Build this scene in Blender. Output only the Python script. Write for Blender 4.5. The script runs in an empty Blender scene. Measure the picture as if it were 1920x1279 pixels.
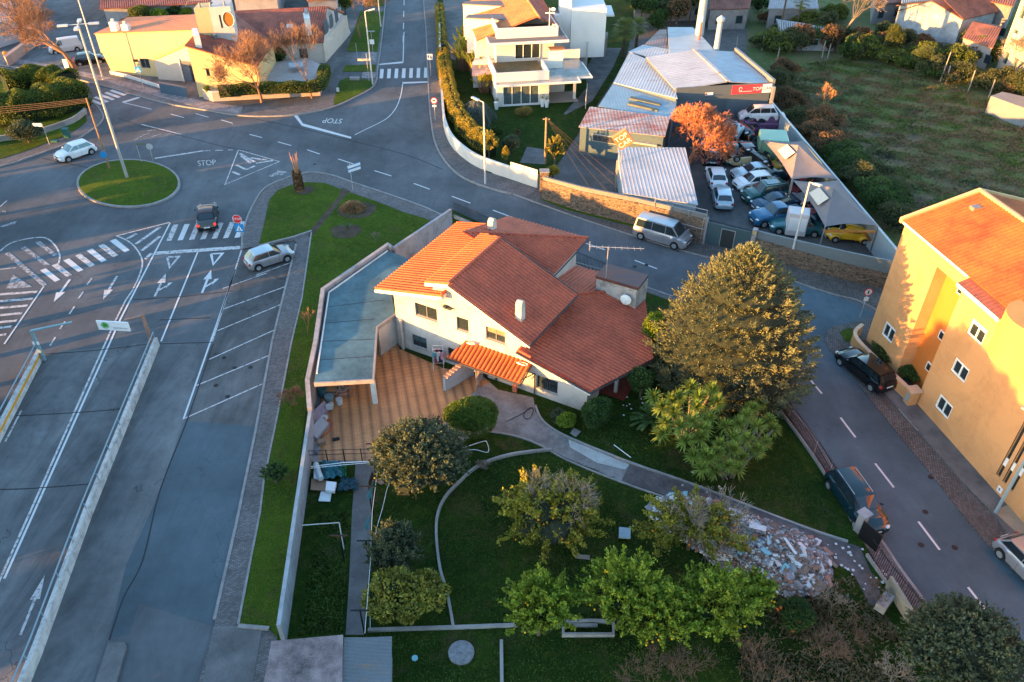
import bpy, math, random
import numpy as np
from mathutils import Vector, Matrix
from mathutils.geometry import tessellate_polygon
random.seed(7); rng = np.random.default_rng(7)
scn = bpy.context.scene
R = math.radians
# ---------------- camera, sky, sun, exposure ----------------
camd = bpy.data.cameras.new('camera'); camd.lens = 28; camd.sensor_width = 36; camd.clip_start = .5; camd.clip_end = 2000
cam = bpy.data.objects.new('camera', camd); scn.collection.objects.link(cam)
cam.location = (0, 0, 35); cam.rotation_euler = (R(52.5), 0, 0); scn.camera = cam
SUN_EL, SUN_AZ = 5.2, (-.905, -.425)          # low sun from the left, a little behind the camera
w = bpy.data.worlds.new('World'); scn.world = w; w.use_nodes = True
sky = w.node_tree.nodes.new('ShaderNodeTexSky'); sky.sky_type = 'NISHITA'; sky.sun_disc = False
sky.sun_elevation = R(SUN_EL); sky.sun_rotation = math.atan2(SUN_AZ[0], SUN_AZ[1]); sky.air_density = 1.0; sky.dust_density = .6; sky.ozone_density = 2.0
bg = w.node_tree.nodes['Background']; bg.inputs['Strength'].default_value = .15
w.node_tree.links.new(sky.outputs[0], bg.inputs['Color'])
sd = bpy.data.lights.new('sun', 'SUN'); sd.energy = 3.5; sd.angle = R(.5); sd.color = (1, .46, .10)
sun = bpy.data.objects.new('sun', sd); scn.collection.objects.link(sun)
sv = Vector((SUN_AZ[0]*math.cos(R(SUN_EL)), SUN_AZ[1]*math.cos(R(SUN_EL)), math.sin(R(SUN_EL)))).normalized()
sun.rotation_euler = sv.to_track_quat('Z', 'Y').to_euler(); sun.location = sv*200
scn.view_settings.view_transform = 'Standard'; scn.view_settings.look = 'None'
scn.view_settings.gamma = 1; scn.view_settings.exposure = 3.05
# ---------------- measuring: a pixel of the 1920 px photo to a point at a known height or on a known plane ----------------
F = 1493.3; TH = R(37.5); SN = math.sin(TH); CS = math.cos(TH)
def ray(px, py):
    u = px-960; v = py-639.5
    return Vector((u, F*CS-v*SN, -(F*SN+v*CS)))
def P(px, py, z=0.):
    d = ray(px, py); t = (z-35)/d.z
    return Vector((d.x*t, d.y*t, z))
def PL(px, py, p0, n):
    d = ray(px, py); t = Vector(n).dot(Vector(p0)-Vector((0, 0, 35)))/d.dot(Vector(n))
    return Vector((0, 0, 35))+d*t
def G(pts, z=0.): return [P(a, b, z) for a, b in pts]
def HT(base, top, z0=0.):
    b = P(*base, z0); d = ray(*top); t = (d.x*b.x+d.y*b.y)/(d.x**2+d.y**2); return 35+d.z*t
# ---------------- materials ----------------
MATS = {}
def rgb(h):
    h = h.lstrip('#'); c = [int(h[i:i+2], 16)/255 for i in (0, 2, 4)]
    return tuple(x/12.92 if x < .04045 else ((x+.055)/1.055)**2.4 for x in c)
class NT:
    def __init__(s, name):
        s.m = bpy.data.materials.new(name); s.m.use_nodes = True; s.t = s.m.node_tree; s.b = s.t.nodes['Principled BSDF']
        s.geo = s.t.nodes.new('ShaderNodeNewGeometry'); s.out = s.t.nodes['Material Output']
    def n(s, typ, **k):
        nd = s.t.nodes.new(typ)
        for a, v in k.items():
            if a in nd.inputs: nd.inputs[a].default_value = v
            else: setattr(nd, a, v)
        return nd
    def l(s, a, b): s.t.links.new(a, b)
    def noise(s, scale, detail=4, rough=.6, vec=None, dist=0):
        n = s.n('ShaderNodeTexNoise', Scale=scale, Detail=detail, Roughness=rough, Distortion=dist)
        s.l(vec or s.geo.outputs['Position'], n.inputs['Vector']); return n.outputs['Fac']
    def ramp(s, fac, stops, interp='LINEAR'):
        r = s.n('ShaderNodeValToRGB'); cr = r.color_ramp; cr.interpolation = interp
        while len(cr.elements) < len(stops): cr.elements.new(.5)
        for e, (p, c) in zip(cr.elements, stops): e.position = p; e.color = (*c, 1) if len(c) == 3 else c
        s.l(fac, r.inputs['Fac']); return r.outputs['Color']
    def mix(s, a, b, f, mode='MIX'):
        m = s.n('ShaderNodeMix', data_type='RGBA', blend_type=mode)
        for sock, v in ((m.inputs[0], f), (m.inputs[6], a), (m.inputs[7], b)):
            if hasattr(v, 'links'): s.l(v, sock)
            else: sock.default_value = v if not isinstance(v, tuple) or len(v) == 4 else (*v, 1)
        return m.outputs[2]
    def math(s, op, a, b=None):
        m = s.n('ShaderNodeMath', operation=op)
        for i, v in enumerate((a, b)):
            if v is None: continue
            if hasattr(v, 'links'): s.l(v, m.inputs[i])
            else: m.inputs[i].default_value = v
        return m.outputs[0]
    def mapv(s, scale=(1, 1, 1), rot=0, vec=None):
        m = s.n('ShaderNodeMapping'); m.inputs['Scale'].default_value = scale; m.inputs['Rotation'].default_value = (0, 0, rot)
        s.l(vec or s.geo.outputs['Position'], m.inputs['Vector']); return m.outputs['Vector']
    def bump(s, h, strength=.4, dist=.05):
        b = s.n('ShaderNodeBump', Strength=strength, Distance=dist); s.l(h, b.inputs['Height']); s.l(b.outputs[0], s.b.inputs['Normal'])
def done(name, t): MATS[name] = t.m; return t.m
def mk(name, col, rough=.8, var=.15, scale=1.5, bump=.15, metal=0., col2=None, fine=20, spec=.3, coat=0.):
    if name in MATS: return MATS[name]
    t = NT(name); a = tuple(c*(1-var) for c in col); b = tuple(min(1, c*(1+var)) for c in (col2 or col))
    n1 = t.noise(scale, 6, .65); n2 = t.noise(fine, 3, .6)
    c = t.mix(a, b, t.ramp(n1, [(.3, (0, 0, 0)), (.7, (1, 1, 1))]))
    c = t.mix(c, t.ramp(n2, [(.3, (1-var,)*3), (.7, (1+0*var,)*3)]), .7, 'MULTIPLY')
    t.l(c, t.b.inputs['Base Color']); t.b.inputs['Roughness'].default_value = rough; t.b.inputs['Metallic'].default_value = metal
    t.b.inputs['Specular IOR Level'].default_value = spec; t.b.inputs['Coat Weight'].default_value = coat
    if bump: t.bump(n2, bump, .02)
    return done(name, t)
def paint(name, col, rough=.28, metal=.25):
    return mk(name, col, rough, .06, .8, 0, metal, spec=.5, coat=.3)
def plain(name, col, rough=.5, metal=0., em=None):
    if name in MATS: return MATS[name]
    m = mk(name, col, rough, .08, 3, 0, metal)
    if em: m.node_tree.nodes['Principled BSDF'].inputs['Emission Color'].default_value = (*col, 1); m.node_tree.nodes['Principled BSDF'].inputs['Emission Strength'].default_value = em
    return m
def asphalt(name, base, tint=(1, 1, 1), worn=.5):
    t = NT(name); b = tuple(base*c for c in tint)
    big = t.noise(.09, 5, .6); mid = t.noise(.9, 6, .7, dist=.4); fine = t.noise(38, 2, .7)
    st = t.noise(.35, 6, .75, t.mapv((1, .22, 1), R(-18)), 1.2)
    c = t.mix(tuple(x*.72 for x in b), tuple(x*1.32 for x in b), t.ramp(big, [(.36, (0, 0, 0)), (.64, (1, 1, 1))]))
    c = t.mix(c, t.ramp(mid, [(.3, (.78,)*3), (.72, (1.16,)*3)]), .8*worn+.2, 'MULTIPLY')
    c = t.mix(c, t.ramp(st, [(.33, (.6,)*3), (.52, (1, 1, 1)), (.72, (1.45, 1.40, 1.36))]), worn, 'MULTIPLY')
    c = t.mix(c, t.ramp(fine, [(.25, (.7,)*3), (.75, (1.25,)*3)]), .7, 'MULTIPLY')
    v = t.n('ShaderNodeTexVoronoi', feature='DISTANCE_TO_EDGE', Scale=.11); t.l(t.mapv((1, 1, 1), .3, None), v.inputs['Vector'])
    wob = t.n('ShaderNodeVectorMath', operation='ADD'); nz = t.n('ShaderNodeTexNoise', Scale=1.3, Detail=5); t.l(t.geo.outputs['Position'], nz.inputs['Vector'])
    sc = t.n('ShaderNodeVectorMath', operation='SCALE'); sc.inputs['Scale'].default_value = 1.6; t.l(nz.outputs['Color'], sc.inputs[0]); t.l(t.geo.outputs['Position'], wob.inputs[0]); t.l(sc.outputs[0], wob.inputs[1]); t.l(wob.outputs[0], v.inputs['Vector'])
    crack = t.math('LESS_THAN', v.outputs['Distance'], .0035)
    gate = t.math('GREATER_THAN', t.noise(.12, 2, .5), .5)
    c = t.mix(c, (.012, .012, .013, 1), t.math('MULTIPLY', t.math('MULTIPLY', crack, gate), .6*worn))
    t.l(c, t.b.inputs['Base Color']); t.b.inputs['Roughness'].default_value = .88; t.b.inputs['Specular IOR Level'].default_value = .25
    t.bump(fine, .5, .01); return done(name, t)
def grass(name, a, b, c_, sc=1.):
    t = NT(name); g1 = t.noise(.22*sc, 6, .7, dist=.5); g2 = t.noise(2.6*sc, 5, .7, dist=.8); g3 = t.noise(16*sc, 3, .75)
    c = t.mix(a, b, t.ramp(g1, [(.35, (0, 0, 0)), (.66, (1, 1, 1))]))
    c = t.mix(c, c_, t.math('MULTIPLY', t.ramp(g2, [(.5, (0, 0, 0)), (.72, (1, 1, 1))]), .7))
    g4 = t.noise(.55*sc, 7, .75, dist=1.); c = t.mix(c, (.085, .065, .03), t.math('MULTIPLY', t.ramp(g4, [(.53, (0, 0, 0)), (.66, (1, 1, 1))]), .65))
    c = t.mix(c, t.ramp(g3, [(.3, (.35,)*3), (.7, (1.5,)*3)]), .85, 'MULTIPLY')
    t.l(c, t.b.inputs['Base Color']); t.b.inputs['Roughness'].default_value = .95; t.b.inputs['Specular IOR Level'].default_value = .08
    t.bump(g3, 1., .12); return done(name, t)
def leafmat(name, cols, trans=.25, sc=.9, fine=9):
    t = NT(name); n1 = t.noise(sc, 3, .6); n2 = t.noise(fine, 2, .8)
    c = t.ramp(n2, [(.28+.44*i/max(1, len(cols)-1), q) for i, q in enumerate(cols)])
    c = t.mix(c, t.ramp(n1, [(.35, (.6,)*3), (.65, (1.3,)*3)]), .7, 'MULTIPLY')
    t.l(c, t.b.inputs['Base Color']); t.b.inputs['Roughness'].default_value = .6; t.b.inputs['Specular IOR Level'].default_value = .25
    tr = t.n('ShaderNodeBsdfTranslucent'); t.l(c, tr.inputs['Color']); mx = t.n('ShaderNodeMixShader'); mx.inputs[0].default_value = trans
    t.l(t.b.outputs[0], mx.inputs[1]); t.l(tr.outputs[0], mx.inputs[2]); t.l(mx.outputs[0], t.out.inputs['Surface']); return done(name, t)
def pavers(name, col, bw=.4, bh=.2, rot=0., mortar=.015, var=.25, dark=.35):
    t = NT(name); br = t.n('ShaderNodeTexBrick', Scale=1.); br.inputs['Brick Width'].default_value = bw; br.inputs['Row Height'].default_value = bh
    br.inputs['Mortar Size'].default_value = mortar; br.inputs['Color1'].default_value = (*[c*(1-var) for c in col], 1); br.inputs['Color2'].default_value = (*[c*(1+var) for c in col], 1)
    br.inputs['Mortar'].default_value = (*[c*dark for c in col], 1); t.l(t.mapv((1, 1, 1), rot), br.inputs['Vector'])
    n1 = t.noise(.6, 5, .7); n2 = t.noise(25, 2, .6)
    c = t.mix(br.outputs['Color'], t.ramp(n1, [(.3, (.65,)*3), (.7, (1.2,)*3)]), .9, 'MULTIPLY'); c = t.mix(c, t.ramp(n2, [(.3, (.75,)*3), (.7, (1.1,)*3)]), .7, 'MULTIPLY')
    t.l(c, t.b.inputs['Base Color']); t.b.inputs['Roughness'].default_value = .9; t.bump(br.outputs['Fac'], -.5, .01) if False else t.bump(n2, .4, .01)
    return done(name, t)
def plaster(name, col, stain=.35, sc=.5, streak=(.25, .22, .2)):
    t = NT(name); n1 = t.noise(sc, 6, .75, dist=.6); n2 = t.noise(1., 5, .7, t.mapv((2.2, 2.2, .25)), 0); n3 = t.noise(30, 2, .5)
    c = t.mix(col, tuple(a*(1-stain) for a in col), t.ramp(n1, [(.45, (0, 0, 0)), (.75, (1, 1, 1))]))
    c = t.mix(c, tuple(a*b*2 for a, b in zip(col, streak)), t.math('MULTIPLY', t.ramp(n2, [(.55, (0, 0, 0)), (.8, (1, 1, 1))]), stain))
    c = t.mix(c, t.ramp(n3, [(.3, (.9,)*3), (.7, (1.05,)*3)]), .8, 'MULTIPLY')
    t.l(c, t.b.inputs['Base Color']); t.b.inputs['Roughness'].default_value = .9; t.b.inputs['Specular IOR Level'].default_value = .2; t.bump(n3, .2, .01)
    return done(name, t)
def rooftile(name, col, course=.4, dirv=(1, 0), stain=.4, lich=(.25, .22, .16)):
    # corrugation is real geometry; the material adds tile courses across it, weathering and lichen
    t = NT(name); d = t.n('ShaderNodeVectorMath', operation='DOT_PRODUCT'); t.l(t.geo.outputs['Position'], d.inputs[0]); d.inputs[1].default_value = (dirv[0]/course, dirv[1]/course, 0)
    fr = t.math('FRACT', d.outputs['Value']); n1 = t.noise(.5, 6, .75); n2 = t.noise(7, 3, .7); n3 = t.noise(1.4, 4, .8)
    c = t.mix(tuple(a*.8 for a in col), tuple(a*1.2 for a in col), t.ramp(n2, [(.3, (0, 0, 0)), (.7, (1, 1, 1))]))
    c = t.mix(c, t.ramp(fr, [(0, (.7,)*3), (.1, (1, 1, 1)), (1, (1.03,)*3)]), .5, 'MULTIPLY')
    c = t.mix(c, t.ramp(n1, [(.35, (.5, .46, .46)), (.52, (.9, .9, .9)), (.7, (1.25, 1.2, 1.1))]), min(1, stain*2), 'MULTIPLY')
    c = t.mix(c, lich, t.math('MULTIPLY', t.ramp(n3, [(.62, (0, 0, 0)), (.78, (1, 1, 1))]), stain))
    t.l(c, t.b.inputs['Base Color']); t.b.inputs['Roughness'].default_value = .75; t.bump(fr, .5, .02); return done(name, t)
def metalroof(name, col, rust=0., rustcol=(.22, .06, .03), sc=.7):
    t = NT(name); n1 = t.noise(sc, 6, .75, t.mapv((.35, 1.6, 1), -.17), .3); n2 = t.noise(.3, 5, .7); n3 = t.noise(14, 2, .6)
    c = t.mix(tuple(a*.8 for a in col), tuple(a*1.15 for a in col), t.ramp(n2, [(.3, (0, 0, 0)), (.7, (1, 1, 1))]))
    if rust: c = t.mix(c, rustcol, t.math('MULTIPLY', t.ramp(n1, [(.62-rust*.3, (0, 0, 0)), (.75-rust*.25, (1, 1, 1))]), .85))
    c = t.mix(c, t.ramp(n3, [(.3, (.85,)*3), (.7, (1.05,)*3)]), .8, 'MULTIPLY')
    t.l(c, t.b.inputs['Base Color']); t.b.inputs['Roughness'].default_value = .5; t.b.inputs['Metallic'].default_value = .15; t.b.inputs['Specular IOR Level'].default_value = .4; return done(name, t)
def stonewall(name, c1, c2, mort, sc=2.6):
    t = NT(name); v = t.n('ShaderNodeTexVoronoi', feature='F1', Scale=sc, Randomness=1.); mp = t.mapv((1, 1, 2.4)); t.l(mp, v.inputs['Vector'])
    e = t.n('ShaderNodeTexVoronoi', feature='DISTANCE_TO_EDGE', Scale=sc, Randomness=1.); t.l(mp, e.inputs['Vector'])
    sp = t.n('ShaderNodeSeparateColor'); t.l(v.outputs['Color'], sp.inputs[0]); c = t.mix(c1, c2, sp.outputs[0]); n = t.noise(12, 4, .7)
    c = t.mix(c, t.ramp(n, [(.3, (.55,)*3), (.7, (1.35,)*3)]), .8, 'MULTIPLY'); c = t.mix(c, mort, t.ramp(e.outputs['Distance'], [(.02, (1, 1, 1)), (.07, (0, 0, 0))]))
    t.l(c, t.b.inputs['Base Color']); t.b.inputs['Roughness'].default_value = .92; t.bump(e.outputs['Distance'], .9, .12); return done(name, t)
def glassm(name, col=(.02, .03, .035), rough=.06, spec=.8): 
    return mk(name, col, rough, .2, .8, 0, 0, spec=spec)
# ---------------- mesh building ----------------
COL = scn.collection
class Fr:                                    # a local frame: s along angle a, n to its left, z up
    def __init__(s, o, ang=None, d=None):
        s.o = Vector((o[0], o[1], o[2] if len(o) > 2 else 0)); a = ang if ang is not None else math.atan2(d[1], d[0]); s.a = a
        s.u = Vector((math.cos(a), math.sin(a), 0)); s.v = Vector((-math.sin(a), math.cos(a), 0))
    def __call__(s, a, b, z=0.): return s.o+s.u*a+s.v*b+Vector((0, 0, z))
    def inv(s, p): q = Vector(p)-s.o; return Vector((q.dot(s.u), q.dot(s.v), q.z))
class MB:
    def __init__(s, fr=None): s.v = []; s.f = []; s.m = []; s.fr = fr; s.mi = 0
    def V(s, p):
        p = s.fr(*p) if s.fr else Vector(p); s.v.append((p[0], p[1], p[2])); return len(s.v)-1
    def face(s, pts, flip=False):
        i = [s.V(p) for p in pts]; s.f.append(i[::-1] if flip else i); s.m.append(s.mi); return s
    def box(s, x0, x1, y0, y1, z0, z1):
        if x0 > x1: x0, x1 = x1, x0
        if y0 > y1: y0, y1 = y1, y0
        return s.prism([(x0, y0), (x1, y0), (x1, y1), (x0, y1)], z0, z1)
    def prism(s, poly, z0, z1, top=None):
        n = len(poly); ar = sum(poly[i][0]*poly[(i+1) % n][1]-poly[(i+1) % n][0]*poly[i][1] for i in range(n))
        if ar < 0: poly = poly[::-1]; top = top[::-1] if top else None
        b = [s.V((p[0], p[1], z0)) for p in poly]; t = [s.V((p[0], p[1], (top[i] if top else z1))) for i, p in enumerate(poly)]
        s.f.append(b[::-1]); s.f.append(t); s.m += [s.mi]*2
        for i in range(n): j = (i+1) % n; s.f.append([b[i], b[j], t[j], t[i]]); s.m.append(s.mi)
        return s
    def slab(s, pts, th):                     # planar polygon in 3D, extruded by th along minus its normal
        q = [Vector(p) for p in pts]; nr = (q[1]-q[0]).cross(q[2]-q[1]); 
        for i in range(2, len(q)-1): nr += (q[i]-q[0]).cross(q[i+1]-q[0])
        nr.normalize()
        if nr.z < 0: q = q[::-1]; nr = -nr
        a = [s.V(p) for p in q]; b = [s.V(p-nr*th) for p in q]; n = len(q); s.f.append(a); s.f.append(b[::-1]); s.m += [s.mi]*2
        for i in range(n): j = (i+1) % n; s.f.append([b[i], b[j], a[j], a[i]]); s.m.append(s.mi)
        return s
    def cyl(s, p0, p1, r0, r1=None, n=8, caps=True):
        r1 = r0 if r1 is None else r1; p0 = Vector(p0); p1 = Vector(p1); d = (p1-p0)
        if d.length < 1e-6: return s
        d.normalize(); x = d.orthogonal().normalized(); y = d.cross(x); a = []; b = []
        for i in range(n):
            t = 2*math.pi*i/n; o = x*math.cos(t)+y*math.sin(t); a.append(s.V(p0+o*r0)); b.append(s.V(p1+o*r1))
        for i in range(n): j = (i+1) % n; s.f.append([a[i], a[j], b[j], b[i]]); s.m.append(s.mi)
        if caps: s.f.append(a[::-1]); s.f.append(b); s.m += [s.mi]*2
        return s
    def tube(s, path, r, n=6):
        for a, b in zip(path[:-1], path[1:]): s.cyl(a, b, r, r, n)
        return s
    def ball(s, c, r, nu=10, nv=6, sc=(1, 1, 1), rot=None):
        c = Vector(c); g = []
        for j in range(nv+1):
            ph = math.pi*j/nv; row = []
            for i in range(nu):
                th = 2*math.pi*i/nu; q = Vector((math.sin(ph)*math.cos(th)*sc[0], math.sin(ph)*math.sin(th)*sc[1], math.cos(ph)*sc[2]))*r
                if rot: q = rot @ q
                row.append(s.V(c+q))
            g.append(row)
        for j in range(nv):
            for i in range(nu): k = (i+1) % nu; s.f.append([g[j][i], g[j+1][i], g[j+1][k], g[j][k]]); s.m.append(s.mi)
        return s
    def build(s, name, mat, parent=None, local=False, smooth=False, bevel=0., coll=None):
        me = bpy.data.meshes.new(name); off = Vector((0, 0, 0))
        if parent is not None and not local:
            q = parent
            while q: off += q.location; q = q.parent
        me.from_pydata([(a-off.x, b-off.y, c-off.z) for a, b, c in s.v], [], s.f); 
        ms = mat if isinstance(mat, (list, tuple)) else [mat]
        for m in ms: me.materials.append(m)
        if any(s.m): me.polygons.foreach_set('material_index', s.m)
        if smooth: me.polygons.foreach_set('use_smooth', [True]*len(me.polygons)); me.set_sharp_from_angle(angle=R(38))
        me.update(); o = bpy.data.objects.new(name, me); COL.objects.link(o)
        if parent is not None: o.parent = parent
        if bevel:
            b = o.modifiers.new('bevel', 'BEVEL'); b.width = bevel; b.segments = 2; b.limit_method = 'ANGLE'; b.angle_limit = R(40)
        return o
def tag(o, label=None, cat=None, group=None, kind=None):
    if label: o['label'] = label
    if cat: o['category'] = cat
    if group: o['group'] = group
    if kind: o['kind'] = kind
    return o
def thing(name, label, cat, loc, group=None, rz=0.):
    o = bpy.data.objects.new(name, None); o.empty_display_size = .3; COL.objects.link(o); o.location = loc; o.rotation_euler = (0, 0, rz); tag(o, label, cat, group); return o
def struct(name, mb, m): return tag(mb.build(name, m), kind='structure')
def sheet(name, pts, z, m, z0=None):
    mb = MB(); q = [(p[0], p[1]) for p in pts]
    if z0 is None:
        n = len(q); ar = sum(q[i][0]*q[(i+1) % n][1]-q[(i+1) % n][0]*q[i][1] for i in range(n))
        mb.face([(a, b, z) for a, b in (q if ar > 0 else q[::-1])])
    else: mb.prism(q, z0, z)
    return struct(name, mb, m)
def nrm2(a, b): d = Vector((b[0]-a[0], b[1]-a[1], 0)); d.normalize(); return d, Vector((-d.y, d.x, 0))
def offset_line(pts, d):
    out = []
    for i, p in enumerate(pts):
        ns = []
        if i > 0: ns.append(nrm2(pts[i-1], p)[1])
        if i < len(pts)-1: ns.append(nrm2(p, pts[i+1])[1])
        n = sum(ns, Vector((0, 0, 0))); n.normalize(); k = 1/max(.5, n.dot(ns[0])); out.append(Vector((p[0], p[1], 0))+n*d*k)
    return out
def strip(mb, pts, w0, w1, z0, z1):            # a wall or kerb along a polyline, from offset w0 to w1, z0/z1 may be lists
    a = offset_line(pts, w0); b = offset_line(pts, w1); n = len(pts); zz = z1 if isinstance(z1, (list, tuple)) else [z1]*n
    for i in range(n-1):
        c = [(a[i].x, a[i].y), (a[i+1].x, a[i+1].y), (b[i+1].x, b[i+1].y), (b[i].x, b[i].y)]
        mb.prism(c, z0, 0, top=[zz[i], zz[i+1], zz[i+1], zz[i]])
    return mb
def smoothline(pts, k=4):                      # catmull-rom through world points
    out = []; n = len(pts)
    for i in range(n-1):
        p0 = pts[max(0, i-1)]; p1 = pts[i]; p2 = pts[i+1]; p3 = pts[min(n-1, i+2)]
        for j in range(k):
            t = j/k; out.append(.5*((2*p1)+(-p0+p2)*t+(2*p0-5*p1+4*p2-p3)*t*t+(-p0+3*p1-3*p2+p3)*t**3))
    return out+[pts[-1]]
def facade(mb, o, d, outer, holes, depth=.16):
    # wall sheet standing at o along d (outer polygon in (s, z)), rectangular openings with real reveals; outside is to the right of d
    d = Vector((d[0], d[1], 0)).normalized(); inn = Vector((-d.y, d.x, 0)); o = Vector((o[0], o[1], 0))
    W = lambda s_, z, n=0.: o+d*s_+inn*n+Vector((0, 0, z))
    rects = [[(a, c), (b, c), (b, e), (a, e)] for a, b, c, e in holes]
    loops = [[Vector((x, y, 0)) for x, y in outer]]+[[Vector((x, y, 0)) for x, y in r] for r in rects]
    flat = [p for l in loops for p in l]
    for tri in tessellate_polygon(loops):
        q = [flat[i] for i in tri]; ar = (q[1].x-q[0].x)*(q[2].y-q[0].y)-(q[2].x-q[0].x)*(q[1].y-q[0].y)
        if ar < 0: q = q[::-1]
        mb.face([W(p.x, p.y) for p in q])
    for r in rects:
        for i in range(4):
            a, b = r[i], r[(i+1) % 4]; mb.face([W(a[0], a[1]), W(b[0], b[1]), W(b[0], b[1], depth), W(a[0], a[1], depth)])
    return W
def window(parent, o, d, rect, fm, gm, nv=2, nh=1, fw=.07, depth=.1, sill=None, shut=0., shutm=None, label=None):
    d = Vector((d[0], d[1], 0)).normalized(); inn = Vector((-d.y, d.x, 0)); f = Fr(o, d=d); a, b, c, e = rect
    m = MB(f); y0 = depth-.05; y1 = depth+.02
    for x0, x1, z0, z1 in ((a, a+fw, c, e), (b-fw, b, c, e), (a+fw, b-fw, c, c+fw), (a+fw, b-fw, e-fw, e)): m.box(x0, x1, y0, y1, z0, z1)
    for i in range(1, nv): x = a+(b-a)*i/nv; m.box(x-fw*.45, x+fw*.45, y0+.004, y1-.004, c+fw, e-fw)
    for i in range(1, nh): z = c+(e-c)*i/nh; m.box(a+fw, b-fw, y0+.008, y1-.008, z-fw*.35, z+fw*.35)
    w_ = m.build('window', fm, parent)
    if label: w_['label'] = label
    g = MB(f).box(a+.01, b-.01, depth, depth+.012, c+.01, e-.01).build('pane', gm, w_)
    if sill: MB(f).box(a-.08, b+.08, -.06, depth-.052, c-.07, c-.003).build('sill', sill, w_)
    if shut: MB(f).box(a+fw+.003, b-fw-.003, depth-.03, depth-.01, e-fw-(e-c-2*fw)*shut, e-fw-.003).build('shutter', shutm or fm, w_)
    return w_
def clip(poly, a, sgn):                        # clip 2D (first coord) polygon
    out = []; n = len(poly)
    for i in range(n):
        p, q = poly[i], poly[(i+1) % n]; pi = sgn*(p[0]-a) >= 0; qi = sgn*(q[0]-a) >= 0
        if pi: out.append(p)
        if pi != qi: t = (a-p[0])/(q[0]-p[0]); out.append((a, p[1]+(q[1]-p[1])*t))
    return out
CHAN = {}
def channel_shade(mat):  # darkened tile copy: shade in the troughs between ribs put into the colour
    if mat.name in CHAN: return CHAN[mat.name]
    m = mat.copy(); m.name = mat.name+'_channel_shade'; nt = m.node_tree; b = nt.nodes['Principled BSDF']; lk = b.inputs['Base Color'].links
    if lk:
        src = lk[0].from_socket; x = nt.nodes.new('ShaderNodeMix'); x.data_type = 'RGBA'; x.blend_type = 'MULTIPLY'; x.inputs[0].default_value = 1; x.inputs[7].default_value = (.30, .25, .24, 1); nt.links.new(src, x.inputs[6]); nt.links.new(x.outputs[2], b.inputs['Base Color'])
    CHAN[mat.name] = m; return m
def corr(mb, poly, down, pitch=.23, amp=.035, k=6, shape='sin'):
    # corrugated covering over a convex planar polygon; ribs run along the slope direction 'down'
    q = [Vector(p) for p in poly]; n = (q[1]-q[0]).cross(q[2]-q[0]).normalized()
    if n.z < 0: n = -n
    dn = Vector(down); dn = (dn-n*dn.dot(n)).normalized(); al = dn.cross(n).normalized()
    pl = [((p-q[0]).dot(al), (p-q[0]).dot(dn)) for p in q]; lo = min(p[0] for p in pl); hi = max(p[0] for p in pl); st = pitch/k; i = 0
    def h(a):
        t = ((a-lo)/pitch) % 1.
        if shape == 'sin': return amp*(1+math.cos(2*math.pi*t))/2
        if shape == 'barrel': return amp*(math.sin(math.pi*t/.62) if t < .62 else -.25*math.sin(math.pi*(t-.62)/.38))
        return amp if t < .22 else (amp*(1-(t-.22)/.1) if t < .32 else (0 if t < .9 else amp*(t-.9)/.1))
    a = lo
    while a < hi-1e-4:
        b = min(a+st, hi); c = clip(clip(pl, a, 1), b, -1)
        if len(c) >= 3:
            pts = [q[0]+al*x+dn*y+n*(h(x if x < hi else hi-1e-5)+.004) for x, y in c]; nn = (pts[1]-pts[0]).cross(pts[2]-pts[0])
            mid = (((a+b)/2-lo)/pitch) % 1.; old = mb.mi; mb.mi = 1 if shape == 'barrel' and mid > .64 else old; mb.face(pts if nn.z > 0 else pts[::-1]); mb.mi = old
        a = b
    return mb
def corr_obj(name, poly, down, mat, parent=None, pitch=.23, amp=.035, th=.05, shape='sin', under=None, k=6):
    mb = MB(); corr(mb, poly, down, pitch, amp, k, shape)
    q = [Vector(p) for p in poly]; mb.slab(q, th); o = mb.build(name, [mat, channel_shade(mat)] if shape == 'barrel' else mat, parent); return o
def wp(l): return [Vector((x, y, 0)) for x, y in l]
# ================= ground, roads, pavements, markings =================
A_ROAD = asphalt('asphalt_road', .10, (.92, .99, 1.07), .45); A_OLD = asphalt('asphalt_old', .12, (.96, .99, 1.02), .9); A_NEW = asphalt('asphalt_new', .09, (.74, .99, 1.16), .35)
A_YARD = asphalt('asphalt_yard', .085, (.98, 1, 1.02), .8); CONC = mk('concrete', (.27, .26, .25), .9, .3, .6, .3); CONC_D = mk('concrete_dark', (.13, .125, .125), .9, .35, .7, .3)
KERB = mk('kerb_stone', (.25, .235, .225), .9, .25, 2, .3); PAVE = pavers('paving_light', (.25, .22, .22), .4, .4, .35); PAVE2 = pavers('paving_grey', (.135, .122, .122), .2, .1, -.3, .012, .3, .5)
COB = pavers('cobbles', (.13, .118, .11), .16, .13, -.35, .02, .35, .3); COB2 = pavers('cobbles_right', (.125, .115, .108), .16, .13, .85, .02, .35, .3)
GR_L = grass('grass_verge', (.035, .075, .008), (.075, .125, .012), (.14, .15, .02)); GR_G = grass('grass_garden', (.011, .032, .005), (.030, .062, .008), (.07, .09, .014), .8)
GR_F = grass('grass_field', (.045, .07, .02), (.085, .10, .035), (.15, .11, .06), .6); SOIL = mk('soil', (.07, .048, .035), .95, .4, 1.2, .6); WHITE = mk('road_paint', (.62, .62, .62), .7, .1, 3, 0)
def worn_paint(name, thr, col=(.6, .6, .6), under=(.1, .1, .105)):
    t = NT(name); n = t.noise(3.2, 6, .8, dist=.3); c = t.mix(col, under, t.ramp(n, [(thr, (0, 0, 0)), (thr+.1, (1, 1, 1))])); t.l(c, t.b.inputs['Base Color']); t.b.inputs['Roughness'].default_value = .8; return done(name, t)
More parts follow.
